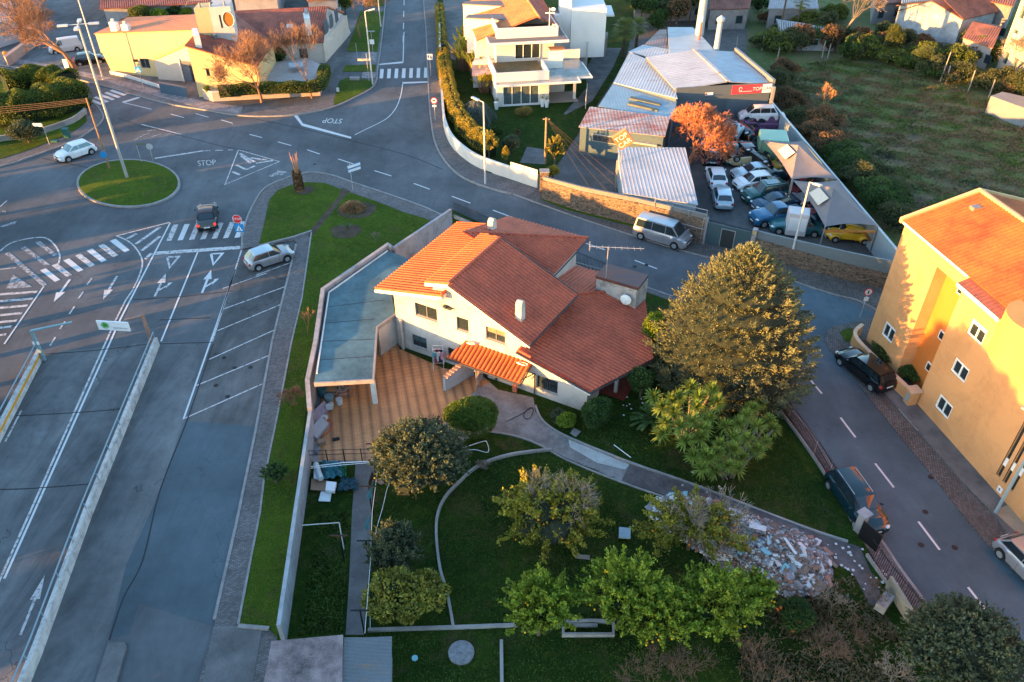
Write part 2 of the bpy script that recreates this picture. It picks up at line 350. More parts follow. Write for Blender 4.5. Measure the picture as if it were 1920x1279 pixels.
PNT = worn_paint('paint_good', .60, (.52, .52, .52)); PNT_W = worn_paint('paint_worn', .50, (.5, .47, .46)); PNT_WW = worn_paint('paint_faded', .45, (.36, .36, .37))
sheet('ground', wp([(-420, -60), (420, -60), (420, 520), (-420, 520)]), -.30, grass('grass_far', (.04, .05, .02), (.07, .075, .03), (.10, .08, .045), .3))
sheet('road', [P(-520, -100), P(1010, -100), P(1400, 300), P(2300, 900), P(2300, 1500), P(-600, 1500)], 0, A_ROAD, -.25)
Z1 = .12
def block(name, px, mat, z=Z1, z0=-.2, kerb=None, px2=None): return sheet(name, G(px, z), z, mat, z0)
def kerbline(px, w=.16, z=.14, closed=False, sm=4, side=1):
    pts = [P(a, b, z) for a, b in px]; pts = smoothline([Vector((p.x, p.y, 0)) for p in pts], sm) if sm else pts
    mb = MB(); strip(mb, pts, -w if side < 0 else 0, 0 if side < 0 else w, -.1, z+.005); o = struct('kerb', mb, KERB); return o
# --- block A: beyond the main road on the left
A_edge = [(-300, 62), (0, 113+8), (60, 127), (120, 142), (190, 160), (300, 191), (380, 205), (450, 216), (520, 217), (580, 211), (628, 199), (668, 181), (697, 165), (707, 150), (709, 130), (716, 80), (724, 0), (731, -60)]
block('pavement', A_edge+[(640, -60), (-300, -60)], A_OLD, .10)
kerbline(A_edge)
block('footpath', [(-300, 50), (0, 113), (100, 131), (182, 148), (300, 182), (378, 203), (450, 214), (455, 200), (378, 189), (300, 170), (210, 146), (100, 122), (0, 105), (-300, 44)], PAVE, .125, 0)
block('footpath', [(450, 215), (520, 216), (580, 210), (626, 199), (626, 185), (580, 196), (520, 201), (455, 200)], PAVE2, .125, 0)
block('grass_verge', [(628, 197), (666, 180), (694, 164), (699, 158), (698, 150), (650, 146), (637, 151), (631, 168), (626, 190)], GR_L, .15, 0)
block('grass_verge', [(642, 134), (703, 134), (705, 121), (648, 122)], GR_L, .15, 0)
block('grass_verge', [(650, 96), (708, 96), (712, 60), (720, 21), (676, 21), (662, 62)], GR_L, .15, 0)
block('grass_verge', [(684, 11), (719, 11), (724, -30), (694, -30)], GR_L, .15, 0)
block('footpath', [(676, 116), (704, 116), (707, 98), (679, 98)], PAVE, .13, 0)
block('footpath', [(678, 146), (704, 146), (705, 135), (680, 135)], PAVE, .13, 0)
# --- block B: hedge corner on the left
B_edge = [(-250, 372), (0, 310), (45, 296), (100, 277), (140, 261), (165, 246), (184, 232), (192, 220), (188, 208), (178, 196), (160, 184)]
block('pavement', B_edge+[(120, 172), (60, 160), (0, 150), (-300, 110)], PAVE2, .12); kerbline(B_edge, side=-1)
block('grass_verge', [(-200, 332), (0, 298), (45, 284), (85, 268), (118, 256), (150, 238), (163, 226), (158, 205), (120, 172), (0, 152), (-260, 115)], GR_L, .16, 0)
# --- roundabout island
cx, cy, ax, ay = 240.6, 343, 97.5, 45; isl = []
for i in range(48):
    t = 2*math.pi*i/48; isl.append((cx+ax*math.cos(t)-6*math.sin(t)*0, cy+ay*math.sin(t)))
ip = [P(a, b, .15) for a, b in isl]
sheet('roundabout_kerb', ip, .16, KERB, -.1)
c0 = sum(ip, Vector((0, 0, 0)))/48; mb = MB(); prev = None
rings = [(c0+(p-c0)*k) for k in (0,) for p in ip]
lv = [(.955, .165), (.8, .27), (.5, .38), (.0, .45)]; vr = []
for k, z in lv: vr.append([mb.V((c0.x+(p.x-c0.x)*k, c0.y+(p.y-c0.y)*k, z)) for p in ip])
for a, b in zip(vr[:-1], vr[1:]):
    for i in range(48): j = (i+1) % 48; mb.f.append([a[j], a[i], b[i], b[j]][::-1]); mb.m.append(0)
struct('roundabout_grass', mb, GR_L)
# --- block C: triangular verge, long verge and the garden plot
C_out = [(455, 466), (456, 445), (459, 428), (466, 405), (478, 380), (498, 352), (536, 334), (580, 323), (620, 328), (655, 340), (730, 365), (792, 387), (830, 404), (900, 428), (980, 456), (1085, 494), (1135, 508), (1200, 535), (1260, 556)]
C_right = [(1350, 590), (1420, 640), (1455, 700), (1478, 760), (1520, 812), (1562, 884), (1606, 950), (1655, 1020), (1690, 1072), (1727, 1122), (1800, 1230), (1850, 1310), (2000, 1600)]
C_left = [(250, 1700), (395, 1200), (403, 1165), (445, 985), (480, 815), (512, 640), (557, 457)]
block('pavement', C_out+C_right+C_left+[(552, 450)], PAVE2, .12)
kerbline(C_out); kerbline(C_right, sm=3, side=1); kerbline(list(reversed([(405, 1160), (445, 985), (480, 815), (512, 640), (557, 457)])), sm=0, side=-1)
block('grass_verge', [(485, 461), (495, 420), (505, 375), (520, 357), (547, 346), (575, 341), (610, 343), (645, 357), (640, 368), (584, 434), (540, 448)], GR_L, .17, 0)
block('grass_verge', [(655, 360), (705, 377), (755, 397), (806, 412), (735, 470), (604, 540), (575, 760), (520, 1195), (505, 1179), (447, 1172), (470, 1050), (488, 960), (495, 900), (520, 780), (547, 640), (566, 560), (584, 438), (643, 368)], GR_L, .17, 0)
block('worn_path', [(641, 352), (657, 358), (643, 372), (588, 440), (578, 442), (582, 432), (636, 368)], SOIL, .172, 0)
mb = MB(); strip(mb, G([(486, 461), (520, 452), (552, 444), (584, 433)], .2), -.1, .1, 0, .26); struct('kerb', mb, KERB)
mb = MB(); strip(mb, G([(584, 436), (566, 560), (547, 640), (520, 780), (495, 900), (488, 960), (470, 1050), (447, 1170)], .15), -.06, .06, 0, .19); struct('kerb', mb, KERB)
mb = MB(); strip(mb, G([(447, 1174), (505, 1179)], .15), -.1, .1, 0, .22); struct('kerb', mb, KERB)
block('driveway', [(400, 1175), (446, 1174), (493, 1174), (470, 1300), (380, 1500), (300, 1500), (380, 1280)], CONC_D, .135, 0)
block('traffic_island', [(202, 1204), (234, 1204), (237, 1212), (216, 1285), (190, 1400), (140, 1400), (175, 1290)], CONC_D, .15, 0)
# faded tyre-worn patches and repairs as thin overlays
sheet('ramp_surface', G([(84, 661), (150, 656), (290, 640), (380, 645), (345, 790), (285, 960), (200, 1200), (150, 1400), (-260, 1500), (-200, 1100), (0, 790)]), .004, A_OLD)
sheet('asphalt_patch', G([(397, 648), (352, 790), (283, 960), (236, 1060), (205, 1195), (240, 1190), (262, 1130), (400, 1175), (445, 985), (480, 815), (512, 640), (520, 600)]), .0065, A_NEW)
sheet('asphalt_patch', G([(555, 459), (537, 520), (512, 640), (480, 800), (352, 790), (398, 640), (440, 500), (460, 468)]), .008, asphalt('asphalt_parking', .095, (1, .98, .99), 1.))
sheet('street', G([(1390, 640), (1400, 500), (1450, 511), (1565, 551), (1640, 590), (1600, 604), (1549, 622), (1547, 640), (1580, 685), (1665, 790), (1755, 900), (1845, 1012), (1925, 1092), (2150, 1330), (1880, 1340), (1727, 1122), (1606, 950), (1520, 812), (1478, 760)]), .0045, asphalt('asphalt_street', .10, (.66, 1.0, 1.22), .4))  # bluer tint put into this sheet to offset warm bounce light on the road
# --- garden plot inside the walls
block('garden_grass', [(734, 472), (845, 392), (1085, 500), (1260, 565), (1440, 700), (1478, 778), (1560, 897), (1615, 1010), (1640, 1050), (1760, 1240), (1960, 1600), (430, 1600), (520, 1195), (580, 712), (605, 545)], GR_G, .20, -.1)
block('patio', [(720, 565), (735, 640), (749, 655), (830, 690), (905, 705), (950, 745), (940, 800), (750, 868), (585, 866), (592, 780), (580, 715), (600, 560)], CONC, .21, 0)
# --- block D: right of the far road
D_edge = [(790, -80), (795, 0), (800, 60), (803, 130), (806, 190), (811, 237), (818, 268), (832, 295), (856, 322), (885, 339), (925, 353), (960, 362)]
D2 = [(960, 362), (1015, 382), (1085, 407), (1190, 441), (1302, 475), (1380, 492), (1450, 511), (1500, 530), (1565, 551), (1612, 563), (1660, 590)]
block('pavement', D_edge+D2+[(2300, 500), (2300, -80)], COB, .10)
block('footpath', D_edge+[(985, 370), (1008, 355), (960, 336), (910, 322), (880, 304), (850, 278), (837, 252), (831, 218), (826, 150), (817, 0), (815, -80)], PAVE2, .125, 0)
kerbline(D_edge, side=-1); kerbline(D2, w=.08, z=.105, sm=3, side=-1)
block('grass_strip', [(1015, 374), (1060, 392), (1120, 408), (1190, 425), (1230, 430), (1230, 424), (1120, 396), (1016, 367)], GR_L, .13, 0)
E_edge = [(1640, 600), (1600, 604), (1560, 612), (1549, 622), (1547, 640), (1556, 655), (1580, 685), (1625, 740), (1665, 790), (1707, 842), (1755, 900), (1800, 960), (1845, 1012), (1890, 1058), (1925, 1092), (2100, 1280)]
block('cobble_verge', E_edge+[(2500, 1200), (2400, 560)], COB2, .05)
E_in = [(1628, 640), (1610, 655), (1625, 685), (1665, 742), (1765, 856), (1806, 902), (1852, 948), (1905, 1017), (1960, 1080)]
block('pavement', E_in+[(2500, 1200), (2500, 500)], CONC_D, .16); kerbline(E_in, sm=3, side=1)
block('grass_tuft', [(1575, 622), (1590, 614), (1610, 620), (1600, 640), (1585, 640)], GR_L, .08, 0)
block('driveway', [(1862, 957), (1895, 945), (2000, 1010), (2050, 1100), (1925, 1016)], mk('driveway_tan', (.30, .24, .17), .9, .15, 1), .175, 0)
# --- surfaces inside block D
block('lawn', [(818, -80), (826, 150), (831, 218), (837, 250), (850, 276), (880, 302), (910, 320), (1008, 348), (1030, 330), (1100, 225), (1170, 120), (1190, 40), (1215, -80)], GR_G, .16, 0)
block('paved_yard', [(1060, 215), (1110, 190), (1150, 125), (1165, 90), (1120, 90), (1098, 130), (1100, 165), (1057, 213)], CONC_D, .175, 0)
block('paved_yard', [(828, -60), (834, 60), (845, 110), (905, 128), (925, 60), (900, -60)], CONC_D, .175, 0)
block('paved_yard', [(975, 305), (1022, 308), (1020, 280), (988, 275)], CONC_D, .175, 0)
block('yard', [(1120, 260), (1270, 130), (1440, 185), (1680, 470), (1672, 492), (1440, 440), (1322, 410), (1130, 370), (1040, 345), (1060, 300)], A_YARD, .16, 0)
fld = [(1400, 95), (1440, 185), (1560, 330), (1690, 475), (1800, 560), (2400, 700), (2400, -90), (1400, -90)]
FT = NT('field_soil'); n1 = FT.noise(.09, 6, .7, dist=1.2); n2 = FT.noise(.5, 6, .75, dist=1.5); n3 = FT.noise(5, 4, .8)
c = FT.ramp(n1, [(.36, (.05, .10, .015)), (.47, (.08, .12, .03)), (.55, (.13, .11, .05)), (.63, (.045, .05, .035))])
c = FT.mix(c, (.20, .12, .07), FT.math('MULTIPLY', FT.ramp(n2, [(.52, (0, 0, 0)), (.7, (1, 1, 1))]), .55)); c = FT.mix(c, FT.ramp(n3, [(.3, (.45,)*3), (.7, (1.45,)*3)]), .9, 'MULTIPLY')
FT.l(c, FT.b.inputs['Base Color']); FT.b.inputs['Roughness'].default_value = 1; FT.bump(n3, 1., .25); FIELD = done('field_soil', FT)
block('field', fld, FIELD, .17, 0)
# --- paint
PB = {}
def pt(px, mat, z=.012):
    key = mat.name; mb = PB.setdefault(key, [MB(), mat])[0]; q = G(px, z); n = len(q)
    ar = sum(q[i].x*q[(i+1) % n].y-q[(i+1) % n].x*q[i].y for i in range(n)); mb.face(q if ar > 0 else q[::-1])
def ln(a, b, w, mat, z=.012, dash=None):
    p, q = P(*a, z), P(*b, z); d = (q-p).normalized(); n = Vector((-d.y, d.x, 0))*w/2; mb = PB.setdefault(mat.name, [MB(), mat])[0]; L = (q-p).length; s = 0
    while s < L-1e-3:
        e = min(L, s+(dash[0] if dash else L)); mb.face([p+d*s-n, p+d*e-n, p+d*e+n, p+d*s+n]); s = e+(dash[1] if dash else 0)
def pl(pts, w, mat, sm=4, z=.012):
    q = G(pts, z); q = smoothline(q, sm) if sm else q; a = offset_line(q, -w/2); b = offset_line(q, w/2); mb = PB.setdefault(mat.name, [MB(), mat])[0]
    for i in range(len(q)-1): mb.face([(a[i].x, a[i].y, z), (a[i+1].x, a[i+1].y, z), (b[i+1].x, b[i+1].y, z), (b[i].x, b[i].y, z)])
# far road
ln((757.7, 0), (755.6, 82), .12, PNT, dash=(3.2, 3.2)); ln((759, -60), (757.9, -5), .12, PNT, dash=(3.2, 3.2)); ln((757.5, 60), (755.6, 118), .12, PNT)
pt([(710, 120), (756, 115), (756, 118.5), (710, 122)], PNT)
for i in range(7): x = 711.5+i*13.85; pt([(x, 147+(-.2)*i), (x+6.6, 147-.2*i), (x+8.2-.9*i*.2, 129.5-.4*i), (x+1.6-.1*i, 129.5-.4*i)], PNT)
pt([(754, 154), (803, 152.5), (803, 155), (756, 157)], PNT)
pl([(755, 157), (753, 172), (749, 187), (742, 203), (729, 219), (710, 231), (687, 242), (665, 253)], .11, PNT)
# stop line at the branch and its mirrored word
pt([(551, 217), (558, 216.5), (568, 231.5), (659, 257), (658, 260), (566, 236)], PNT)
# main road centre dashes
for a, b in (((367, 213), (391, 220)), ((415, 225), (436, 231)), ((320.5, 214), (345, 220.5)), ((436, 233), (437, 233)), ((468, 252), (491, 258)), ((521, 266), (546, 273)), ((576, 281), (600, 289)), ((634, 298), (664, 308)), ((702, 320), (734, 330)), ((776, 344), (806, 355)), ((847, 368), (882, 381)), ((924, 394), (959, 407)), ((1098, 456), (1134, 468.5)), ((1190, 488), (1232, 504)), ((1515, 707), (1541, 738)), ((1576, 783), (1604, 820)), ((1641, 869), (1676, 914)), ((1722, 978), (1762, 1031)), ((1815, 1101), (1866, 1166)), ((1000, 421), (1040, 436))): ln(a, b, .13, PNT)
pt([(228, 191), (272, 178), (274, 180), (234, 192.5)], PNT); ln((230, 192), (284, 205), .12, PNT)
for i in range(6): x0, y0 = 165+i*10, 187.5-i*4.3; pt([(x0, y0), (x0+23+i*1, y0+9.5), (x0+29+i*1, y0+7), (x0+6, y0-2.3)], PNT)
ln((264, 233), (340, 252), .16, PNT_W); 
for a, b in (((252, 263), (268, 254)), ((268, 253), (280, 250)), ((282, 257), (302, 251)), ((312, 253), (322, 249)), ((276, 246), (292, 243))): ln(a, b, .14, PNT_WW)
ln((290, 297), (380, 283), .28, PNT_W); ln((380, 283), (436, 281), .16, PNT_W, dash=(.8, .5))
pl([(447, 281), (524, 303), (422, 346), (447, 281)], .12, PNT_W, 0)
for a, b in (((450, 288), (478, 304)), ((452, 292), (470, 306)), ((480, 306), (512, 301)), ((442, 309), (462, 318)), ((462, 318), (478, 311)), ((436, 322), (450, 328)), ((470, 296), (500, 300))): ln(a, b, .28, PNT_W)
pt([(503, 330), (520, 322), (519, 319), (540, 322), (528, 329), (524, 327), (508, 332)], PNT_WW)
# approach of the parking area: give-way, crossings
for i in range(7): x0, y0 = 311.5+i*21.3, 452-i*1.; pt([(x0, y0), (x0+10, y0-1), (x0+23, y0-31), (x0+13, y0-30.5)], PNT_W if i in (0, 2, 3, 4, 5) else PNT)
pt([(292, 472), (450, 461), (451, 467), (290, 478)], PNT_W)
for i in range(7): x0, y0 = 75+i*21.8, 507-i*9.2; pt([(x0, y0), (x0+11, y0-4), (x0+38, y0+17.5), (x0+28, y0+21.5)], PNT_W if i % 2 else PNT)
pl([(318, 417), (220, 442)], .14, PNT_W, 0); pl([(218, 442), (240, 452), (257, 468), (267, 490), (262, 515), (248, 545), (218, 598), (60, 952), (-80, 1265)], .13, PNT_W, 3)
ln((319, 418), (226, 598), .13, PNT); ln((226, 598), (8, 1085), .13, PNT); 
for a, b in (((238, 448), (256, 438)), ((254, 458), (300, 426)), ((266, 470), (300, 443)), ((272, 486), (284, 475))): ln(a, b, .30, PNT_W)
ln((371, 472), (302, 640), .12, PNT)
ln((455, 462), (398, 640), .12, PNT_W); ln((442, 505), (344, 786), .12, PNT)
ln((82, 537), (8, 645), .12, PNT)
for a, b in (((172, 522), (163, 534)), ((156, 547), (147, 560)), ((140, 574), (130, 589)), ((122, 603), (112, 617)), ((104, 632), (94, 648)), ((40, 770), (10, 828))): ln(a, b, .12, PNT_W)
for k, (x, y) in enumerate(((314, 481), (396, 475))): pl([(x, y+1), (x+21.5, y), (x+4, y+21), (x, y+1)], .22, PNT_W if k == 0 else PNT, 0)
def arrow(tip, base, mat, branch=None, w=1.):
    p, q = P(*tip, .012), P(*base, .012); d = (p-q).normalized(); n = Vector((-d.y, d.x, 0)); L = (p-q).length; mb = PB.setdefault(mat.name, [MB(), mat])[0]; hl = L*.42
    mb.face([q-n*.09*w, q+n*.09*w, p-d*hl+n*.09*w, p-d*hl-n*.09*w][::-1]); mb.face([p-d*hl-n*.32*w, p, p-d*hl+n*.32*w]) 
    if branch:
        a = q+d*L*.22; b = a+d*.75-n*.55*branch; mb.face([a-n*.1+d*.3, a-n*.1, b-d*.14, b+d*.14]); mb.face([b-d*.4, b-n*.35*branch+d*.5, b+d*.42])
arrow((101, 566), (131, 524), PNT, w=1.1); arrow((193, 562), (219, 518), PNT_W, w=1.1); arrow((311, 513), (290, 556), PNT_W, branch=1); arrow((396, 506), (379, 549), PNT, branch=1); arrow((84, 1078), (38, 1191), PNT_W, w=.75)
for a, b in (((418, 541), (500, 512)), ((415, 581), (544, 534)), ((408, 620), (536, 567)), ((392, 674), (525, 614)), ((368, 723), (515, 662)), ((345, 785), (505, 714)), ((430, 540), (432, 539)), ((480, 516), (560, 487))): ln(a, b, .10, PNT_W)
# chevrons at the left edge
pl([(0, 471), (20, 456), (55, 447), (85, 446), (103, 460), (112, 478), (110, 494)], .14, PNT_W)
for a, b in (((13, 474), (84, 535)), ((42, 463), (90, 498)), ((70, 453), (104, 479))): ln(a, b, .38, PNT_WW)
for i, (y, l, r_) in enumerate(((554, 0, 68), (567, 0, 60), (580, -10, 50), (594, -10, 40), (608, -20, 30), (619, -20, 20), (634, -30, 10))): pt([(l, y), (r_, y-5), (r_+3, y-9), (l, y-4)], PNT_W)
pt([(10, 542), (25, 515), (60, 538)], PNT_WW); pl([(0, 505), (30, 502)], .12, PNT_W, 0); ln((0, 388), (13, 376), .12, PNT_W); pt([(0, 424), (25, 416), (32, 414), (28, 420), (4, 426)], PNT_WW); pt([(2, 396), (10, 395), (12, 400)], PNT_WW); ln((3, 143), (16, 145), .12, PNT)
for k, (mb, m) in PB.items(): struct('road_markings', mb, m)
def text(name, body, pos, size, mat, rot=(0, 0, 0), xs=1., ys=1., ext=.0, parent=None, align='CENTER', flip=False):
    cu = bpy.data.curves.new('tmp', 'FONT'); cu.body = body; cu.size = size; cu.align_x = align; cu.align_y = 'CENTER'; cu.extrude = ext
    to = bpy.data.objects.new('tmp', cu); COL.objects.link(to); dg = bpy.context.evaluated_depsgraph_get(); me = bpy.data.meshes.new_from_object(to.evaluated_get(dg)); bpy.data.objects.remove(to)
    M = Matrix.Translation(pos) @ (rot.to_matrix().to_4x4() if not isinstance(rot, (tuple, Matrix)) else (rot if isinstance(rot, Matrix) else Matrix.Rotation(rot[2], 4, 'Z') @ Matrix.Rotation(rot[1], 4, 'Y') @ Matrix.Rotation(rot[0], 4, 'X'))) @ Matrix.Diagonal((xs*(-1 if flip else 1), ys, 1, 1))
    me.transform(M); me.materials.clear(); me.materials.append(mat)
    if parent is not None:
        off = Vector((0, 0, 0)); q = parent
        while q: off += q.location; q = q.parent
        me.transform(Matrix.Translation(-off))
    o = bpy.data.objects.new(name, me); COL.objects.link(o); o.parent = parent; return o
def axes(o, ex, ey):      # 4x4 with local x,y along ex,ey
    ez = ex.cross(ey).normalized(); return Matrix(((ex.x, ey.x, ez.x, o.x), (ex.y, ey.y, ez.y, o.y), (ex.z, ey.z, ez.z, o.z), (0, 0, 0, 1)))
def ground_text(body, a, b, up, mat, z=.014):   # baseline from pixel a to b, cap height towards pixel 'up'
    p, q, u_ = P(*a, z), P(*b, z), P(*up, z); ex = (q-p); ey = (u_-p); m = axes(p, ex/2.9, ey/.72); m = m.copy()
    cu = text('road_word', body, Vector((0, 0, 0)), 1, mat, m, align='LEFT'); 
    cu.data.transform(Matrix.Translation((0, 0, 0))); cu['kind'] = 'structure'; return cu
ground_text('STOP', (370, 307), (412, 304), (369, 297), PNT_W)
ground_text('STOP', (642, 227), (598, 225), (638, 236), PNT)
# dark tar seams and skid tracks
SEAM = mk('tar_seam', (.02, .02, .022), .7, .2); mb = MB()
for ps in ([(85, 664), (180, 657), (280, 645)], [(400, 645), (352, 785), (300, 920), (268, 1050), (232, 1120), (205, 1200)], [(0, 918), (60, 916), (165, 908)], [(30, 780), (140, 774), (230, 767)], [(250, 562), (345, 556), (440, 545)], [(222, 222), (262, 236), (330, 252), (420, 275), (470, 283)], [(480, 224), (560, 240), (650, 262), (760, 290), (830, 318)], [(78, 297), (110, 304), (190, 319)], [(300, 600), (395, 596)], [(300, 645), (396, 642)]):
    q = smoothline(G(ps, .0), 4); strip(mb, q, -.035, .035, -.05, .016)
struct('tar_seams', mb, SEAM)
mb = MB()
for x, y in ((420, 671), (440, 690), (470, 689), (405, 723), (427, 744), (747, 178), (735, 86), (762, 66), (590, 308), (1212, 497), (1727, 1022), (1790, 1027), (1715, 846), (1745, 895), (1735, 960), (1190, 500), (818, 165)):
    p = P(x, y); mb.cyl((p.x, p.y, .004), (p.x, p.y, .02), .17, .17, 10)
struct('manholes', mb, SEAM)
# ================= buildings =================
TILE = rgb('c4552b'); GL = glassm('window_glass'); WHT = plain('white_frame', (.72, .72, .70), .45); GREYF = plain('grey_frame', (.16, .15, .15), .5); DARKF = plain('dark_frame', (.03, .05, .055), .5)
WALLH = plaster('house_plaster', (.52, .47, .42), .45, .45); SILL = mk('sill_stone', (.38, .35, .33), .8, .2, 2); BARGE = mk('barge_white', (.62, .60, .56), .8, .15, 1); DKM = plain('gutter_dark', (.05, .05, .055), .5, .3)
def extr(mb, f, poly, n0, n1):                # (s, z) outline extruded along n
    k = len(poly); a = [mb.V(f(s_, n0, z)) for s_, z in poly]; b = [mb.V(f(s_, n1, z)) for s_, z in poly]; mb.f += [a, b[::-1]]; mb.m += [0, 0]
    for i in range(k): j = (i+1) % k; mb.f.append([b[i], b[j], a[j], a[i]]); mb.m.append(0)
    return mb
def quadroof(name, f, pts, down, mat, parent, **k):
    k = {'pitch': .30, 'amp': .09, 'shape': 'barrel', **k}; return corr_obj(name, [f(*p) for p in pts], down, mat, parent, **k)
def mass(name, px, zt, zb, mat, parent, z_list=None):
    pts = [P(a, b, z) for (a, b), z in zip(px, z_list or [zt]*len(px))]
    return MB().prism([(p.x, p.y) for p in pts], zb, zt, top=z_list).build(name, mat, parent)
# ---- the main house -------------------------------------------------
H = Fr((-8.04, 44.83), d=(.877, -.481)); hu = tuple(H.u); hv = tuple(H.v); neg = lambda v: tuple(-c for c in v)
T_R = rooftile('tile_red', (.43, .085, .038), .42, hu[:2], .35); T_L = rooftile('tile_orange', (.44, .09, .018), .42, hu[:2], .25); T_B = rooftile('tile_red_back', (.44, .10, .05), .42, hv[:2], .35)
house = thing('house', 'whitewashed two-storey house with stepped red tiled roofs in the walled garden', 'house', H.o)
mb = MB()
holes = [(1.70, 3.47, 3.46, 4.53), (5.0, 5.93, 3.43, 4.5), (7.24, 8.67, 3.5, 4.5), (1.25, 2.43, .72, 1.7), (4.18, 5.05, .83, 1.62), (11.02, 12.52, .85, 1.92)]
facade(mb, H.o, H.u, [(0, .1), (14.6, .1), (14.6, 2.58), (10.2, 3.62), (10.2, 4.82), (4.91, 7.2), (3.3, 6.8), (3.3, 5.88), (0, 5.2)], holes, .2)
extr(mb, H, [(.01, .1), (10.2, .1), (10.2, 4.8), (4.91, 7.18), (3.3, 6.75), (3.3, 5.86), (.01, 5.18)], .2, 5.7)
mb.fr = H; mb.box(.01, 5., 5.7, 9.2, .1, 5.1); mb.box(0, .2, .003, .2, .1, 5.18); mb.box(14.4, 14.6, .003, 2.0, .1, 2.5); mb.box(10.2, 14.4, .2, 2.0, .1, 2.6)
mb.box(2.2, 8.1, 5.7, 12.0, .1, 4.85); mb.box(8.1, 12.8, 6.4, 10.6, .1, 2.5); mb.fr = None
mb.build('wall', WALLH, house)
for i, (r_, nv, sh) in enumerate(zip(holes, (2, 1, 2, 2, 1, 2), (0, 0, .45, .6, 0, 0))):
    window(house, H.o, H.u, r_, GREYF if i < 3 else DARKF, GL, nv, 1, .06, .14, SILL, sh, mk('shutter_brown', (.22, .16, .10), .6, .1) if i == 2 else plain('shutter_teal', (.05, .10, .11)), 'dark teal lower window' if i == 3 else None)
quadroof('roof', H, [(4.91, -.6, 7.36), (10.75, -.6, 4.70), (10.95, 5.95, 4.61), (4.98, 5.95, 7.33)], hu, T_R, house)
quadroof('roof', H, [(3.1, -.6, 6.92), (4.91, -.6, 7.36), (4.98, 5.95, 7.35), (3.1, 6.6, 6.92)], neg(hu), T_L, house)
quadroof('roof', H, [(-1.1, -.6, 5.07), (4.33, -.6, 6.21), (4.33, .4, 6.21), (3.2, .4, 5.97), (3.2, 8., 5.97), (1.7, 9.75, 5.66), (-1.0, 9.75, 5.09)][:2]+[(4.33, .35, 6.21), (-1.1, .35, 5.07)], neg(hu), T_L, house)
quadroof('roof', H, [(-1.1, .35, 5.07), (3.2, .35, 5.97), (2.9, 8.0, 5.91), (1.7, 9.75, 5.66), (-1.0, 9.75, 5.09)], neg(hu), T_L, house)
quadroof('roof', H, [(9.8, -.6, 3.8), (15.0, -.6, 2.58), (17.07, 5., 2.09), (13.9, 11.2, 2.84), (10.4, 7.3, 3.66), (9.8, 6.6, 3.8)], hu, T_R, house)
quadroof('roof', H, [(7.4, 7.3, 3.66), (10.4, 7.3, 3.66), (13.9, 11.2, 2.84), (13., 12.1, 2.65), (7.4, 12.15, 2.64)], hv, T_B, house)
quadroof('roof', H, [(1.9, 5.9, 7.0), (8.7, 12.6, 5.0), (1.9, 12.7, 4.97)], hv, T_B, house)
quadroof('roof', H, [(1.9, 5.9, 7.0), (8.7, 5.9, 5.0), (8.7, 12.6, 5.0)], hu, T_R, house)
mb = MB(H)                                    # barge boards, gutters, ridge caps
def beam(mb, f, a, b, wn, h0, h1):            # along a-b (s, n, z), width wn in n, vertical extent
    A, B = f(*a), f(*b); d = (B-A); d.z = 0; d.normalize(); s_ = Vector((-d.y, d.x, 0))*wn
    q = [A, B, B+s_, A+s_]; fr = mb.fr; mb.fr = None
    t = [mb.V(p+Vector((0, 0, h1))) for p in q]; c = [mb.V(p+Vector((0, 0, h0))) for p in q]; mb.f += [t, c[::-1]]; mb.m += [0, 0]
    for i in range(4): j = (i+1) % 4; mb.f.append([c[i], c[j], t[j], t[i]]); mb.m.append(0)
    mb.fr = fr
for a, b in (((-1.1, -.62, 5.02), (4.33, -.62, 6.16)), ((3.1, -.62, 6.87), (4.91, -.62, 7.3)), ((4.91, -.62, 7.3), (10.75, -.62, 4.65)), ((9.8, -.62, 3.75), (15., -.62, 2.53))): beam(mb, H, a, b, .18, -.26, -.01)
beam(mb, H, (4.33, .1, 6.16), (4.33, -.44, 6.16), .05, -.26, .02)
mb.build('barge_board', BARGE, house)
mb = MB()
for a, b in (((10.82, -.7, 4.62), (11.0, 5.95, 4.53)), ((15.06, -.65, 2.5), (17.12, 5., 2.0)), ((8.78, 6.3, 4.92), (8.78, 12.6, 4.92)), ((4.95, -.72, 7.34), (10.8, -.72, 4.68)), ((9.8, -.72, 3.78), (15.05, -.72, 2.55)), ((5.0, 6.05, 7.3), (10.9, 6.05, 4.62)), ((-1.15, -.68, 5.0), (-1.06, 9.8, 5.0))): mb.cyl(H(*a), H(*b), .055, .055, 6)
mb.cyl(H(10.9, -.1, 2.0), H(10.9, -.1, .2), .05, .05, 6); mb.cyl(H(10.9, -.1, 2.05), H(9.9, -1.0, 1.5), .04, .04, 6)
mb.build('gutter', DKM, house)
for a, b in (((4.91, -.6, 7.42), (4.98, 5.95, 7.40)), ((10.4, 7.3, 3.72), (13.9, 11.2, 2.9)), ((1.9, 5.9, 7.02), (8.7, 12.6, 5.06)), ((4.28, -.5, 6.27), (4.28, .38, 6.27)), ((9.86, -.5, 3.85), (10.8, -.5, 3.63))): MB().cyl(H(*a), H(*b), .10, .10, 8).build('ridge_cap', T_R, house, smooth=True)
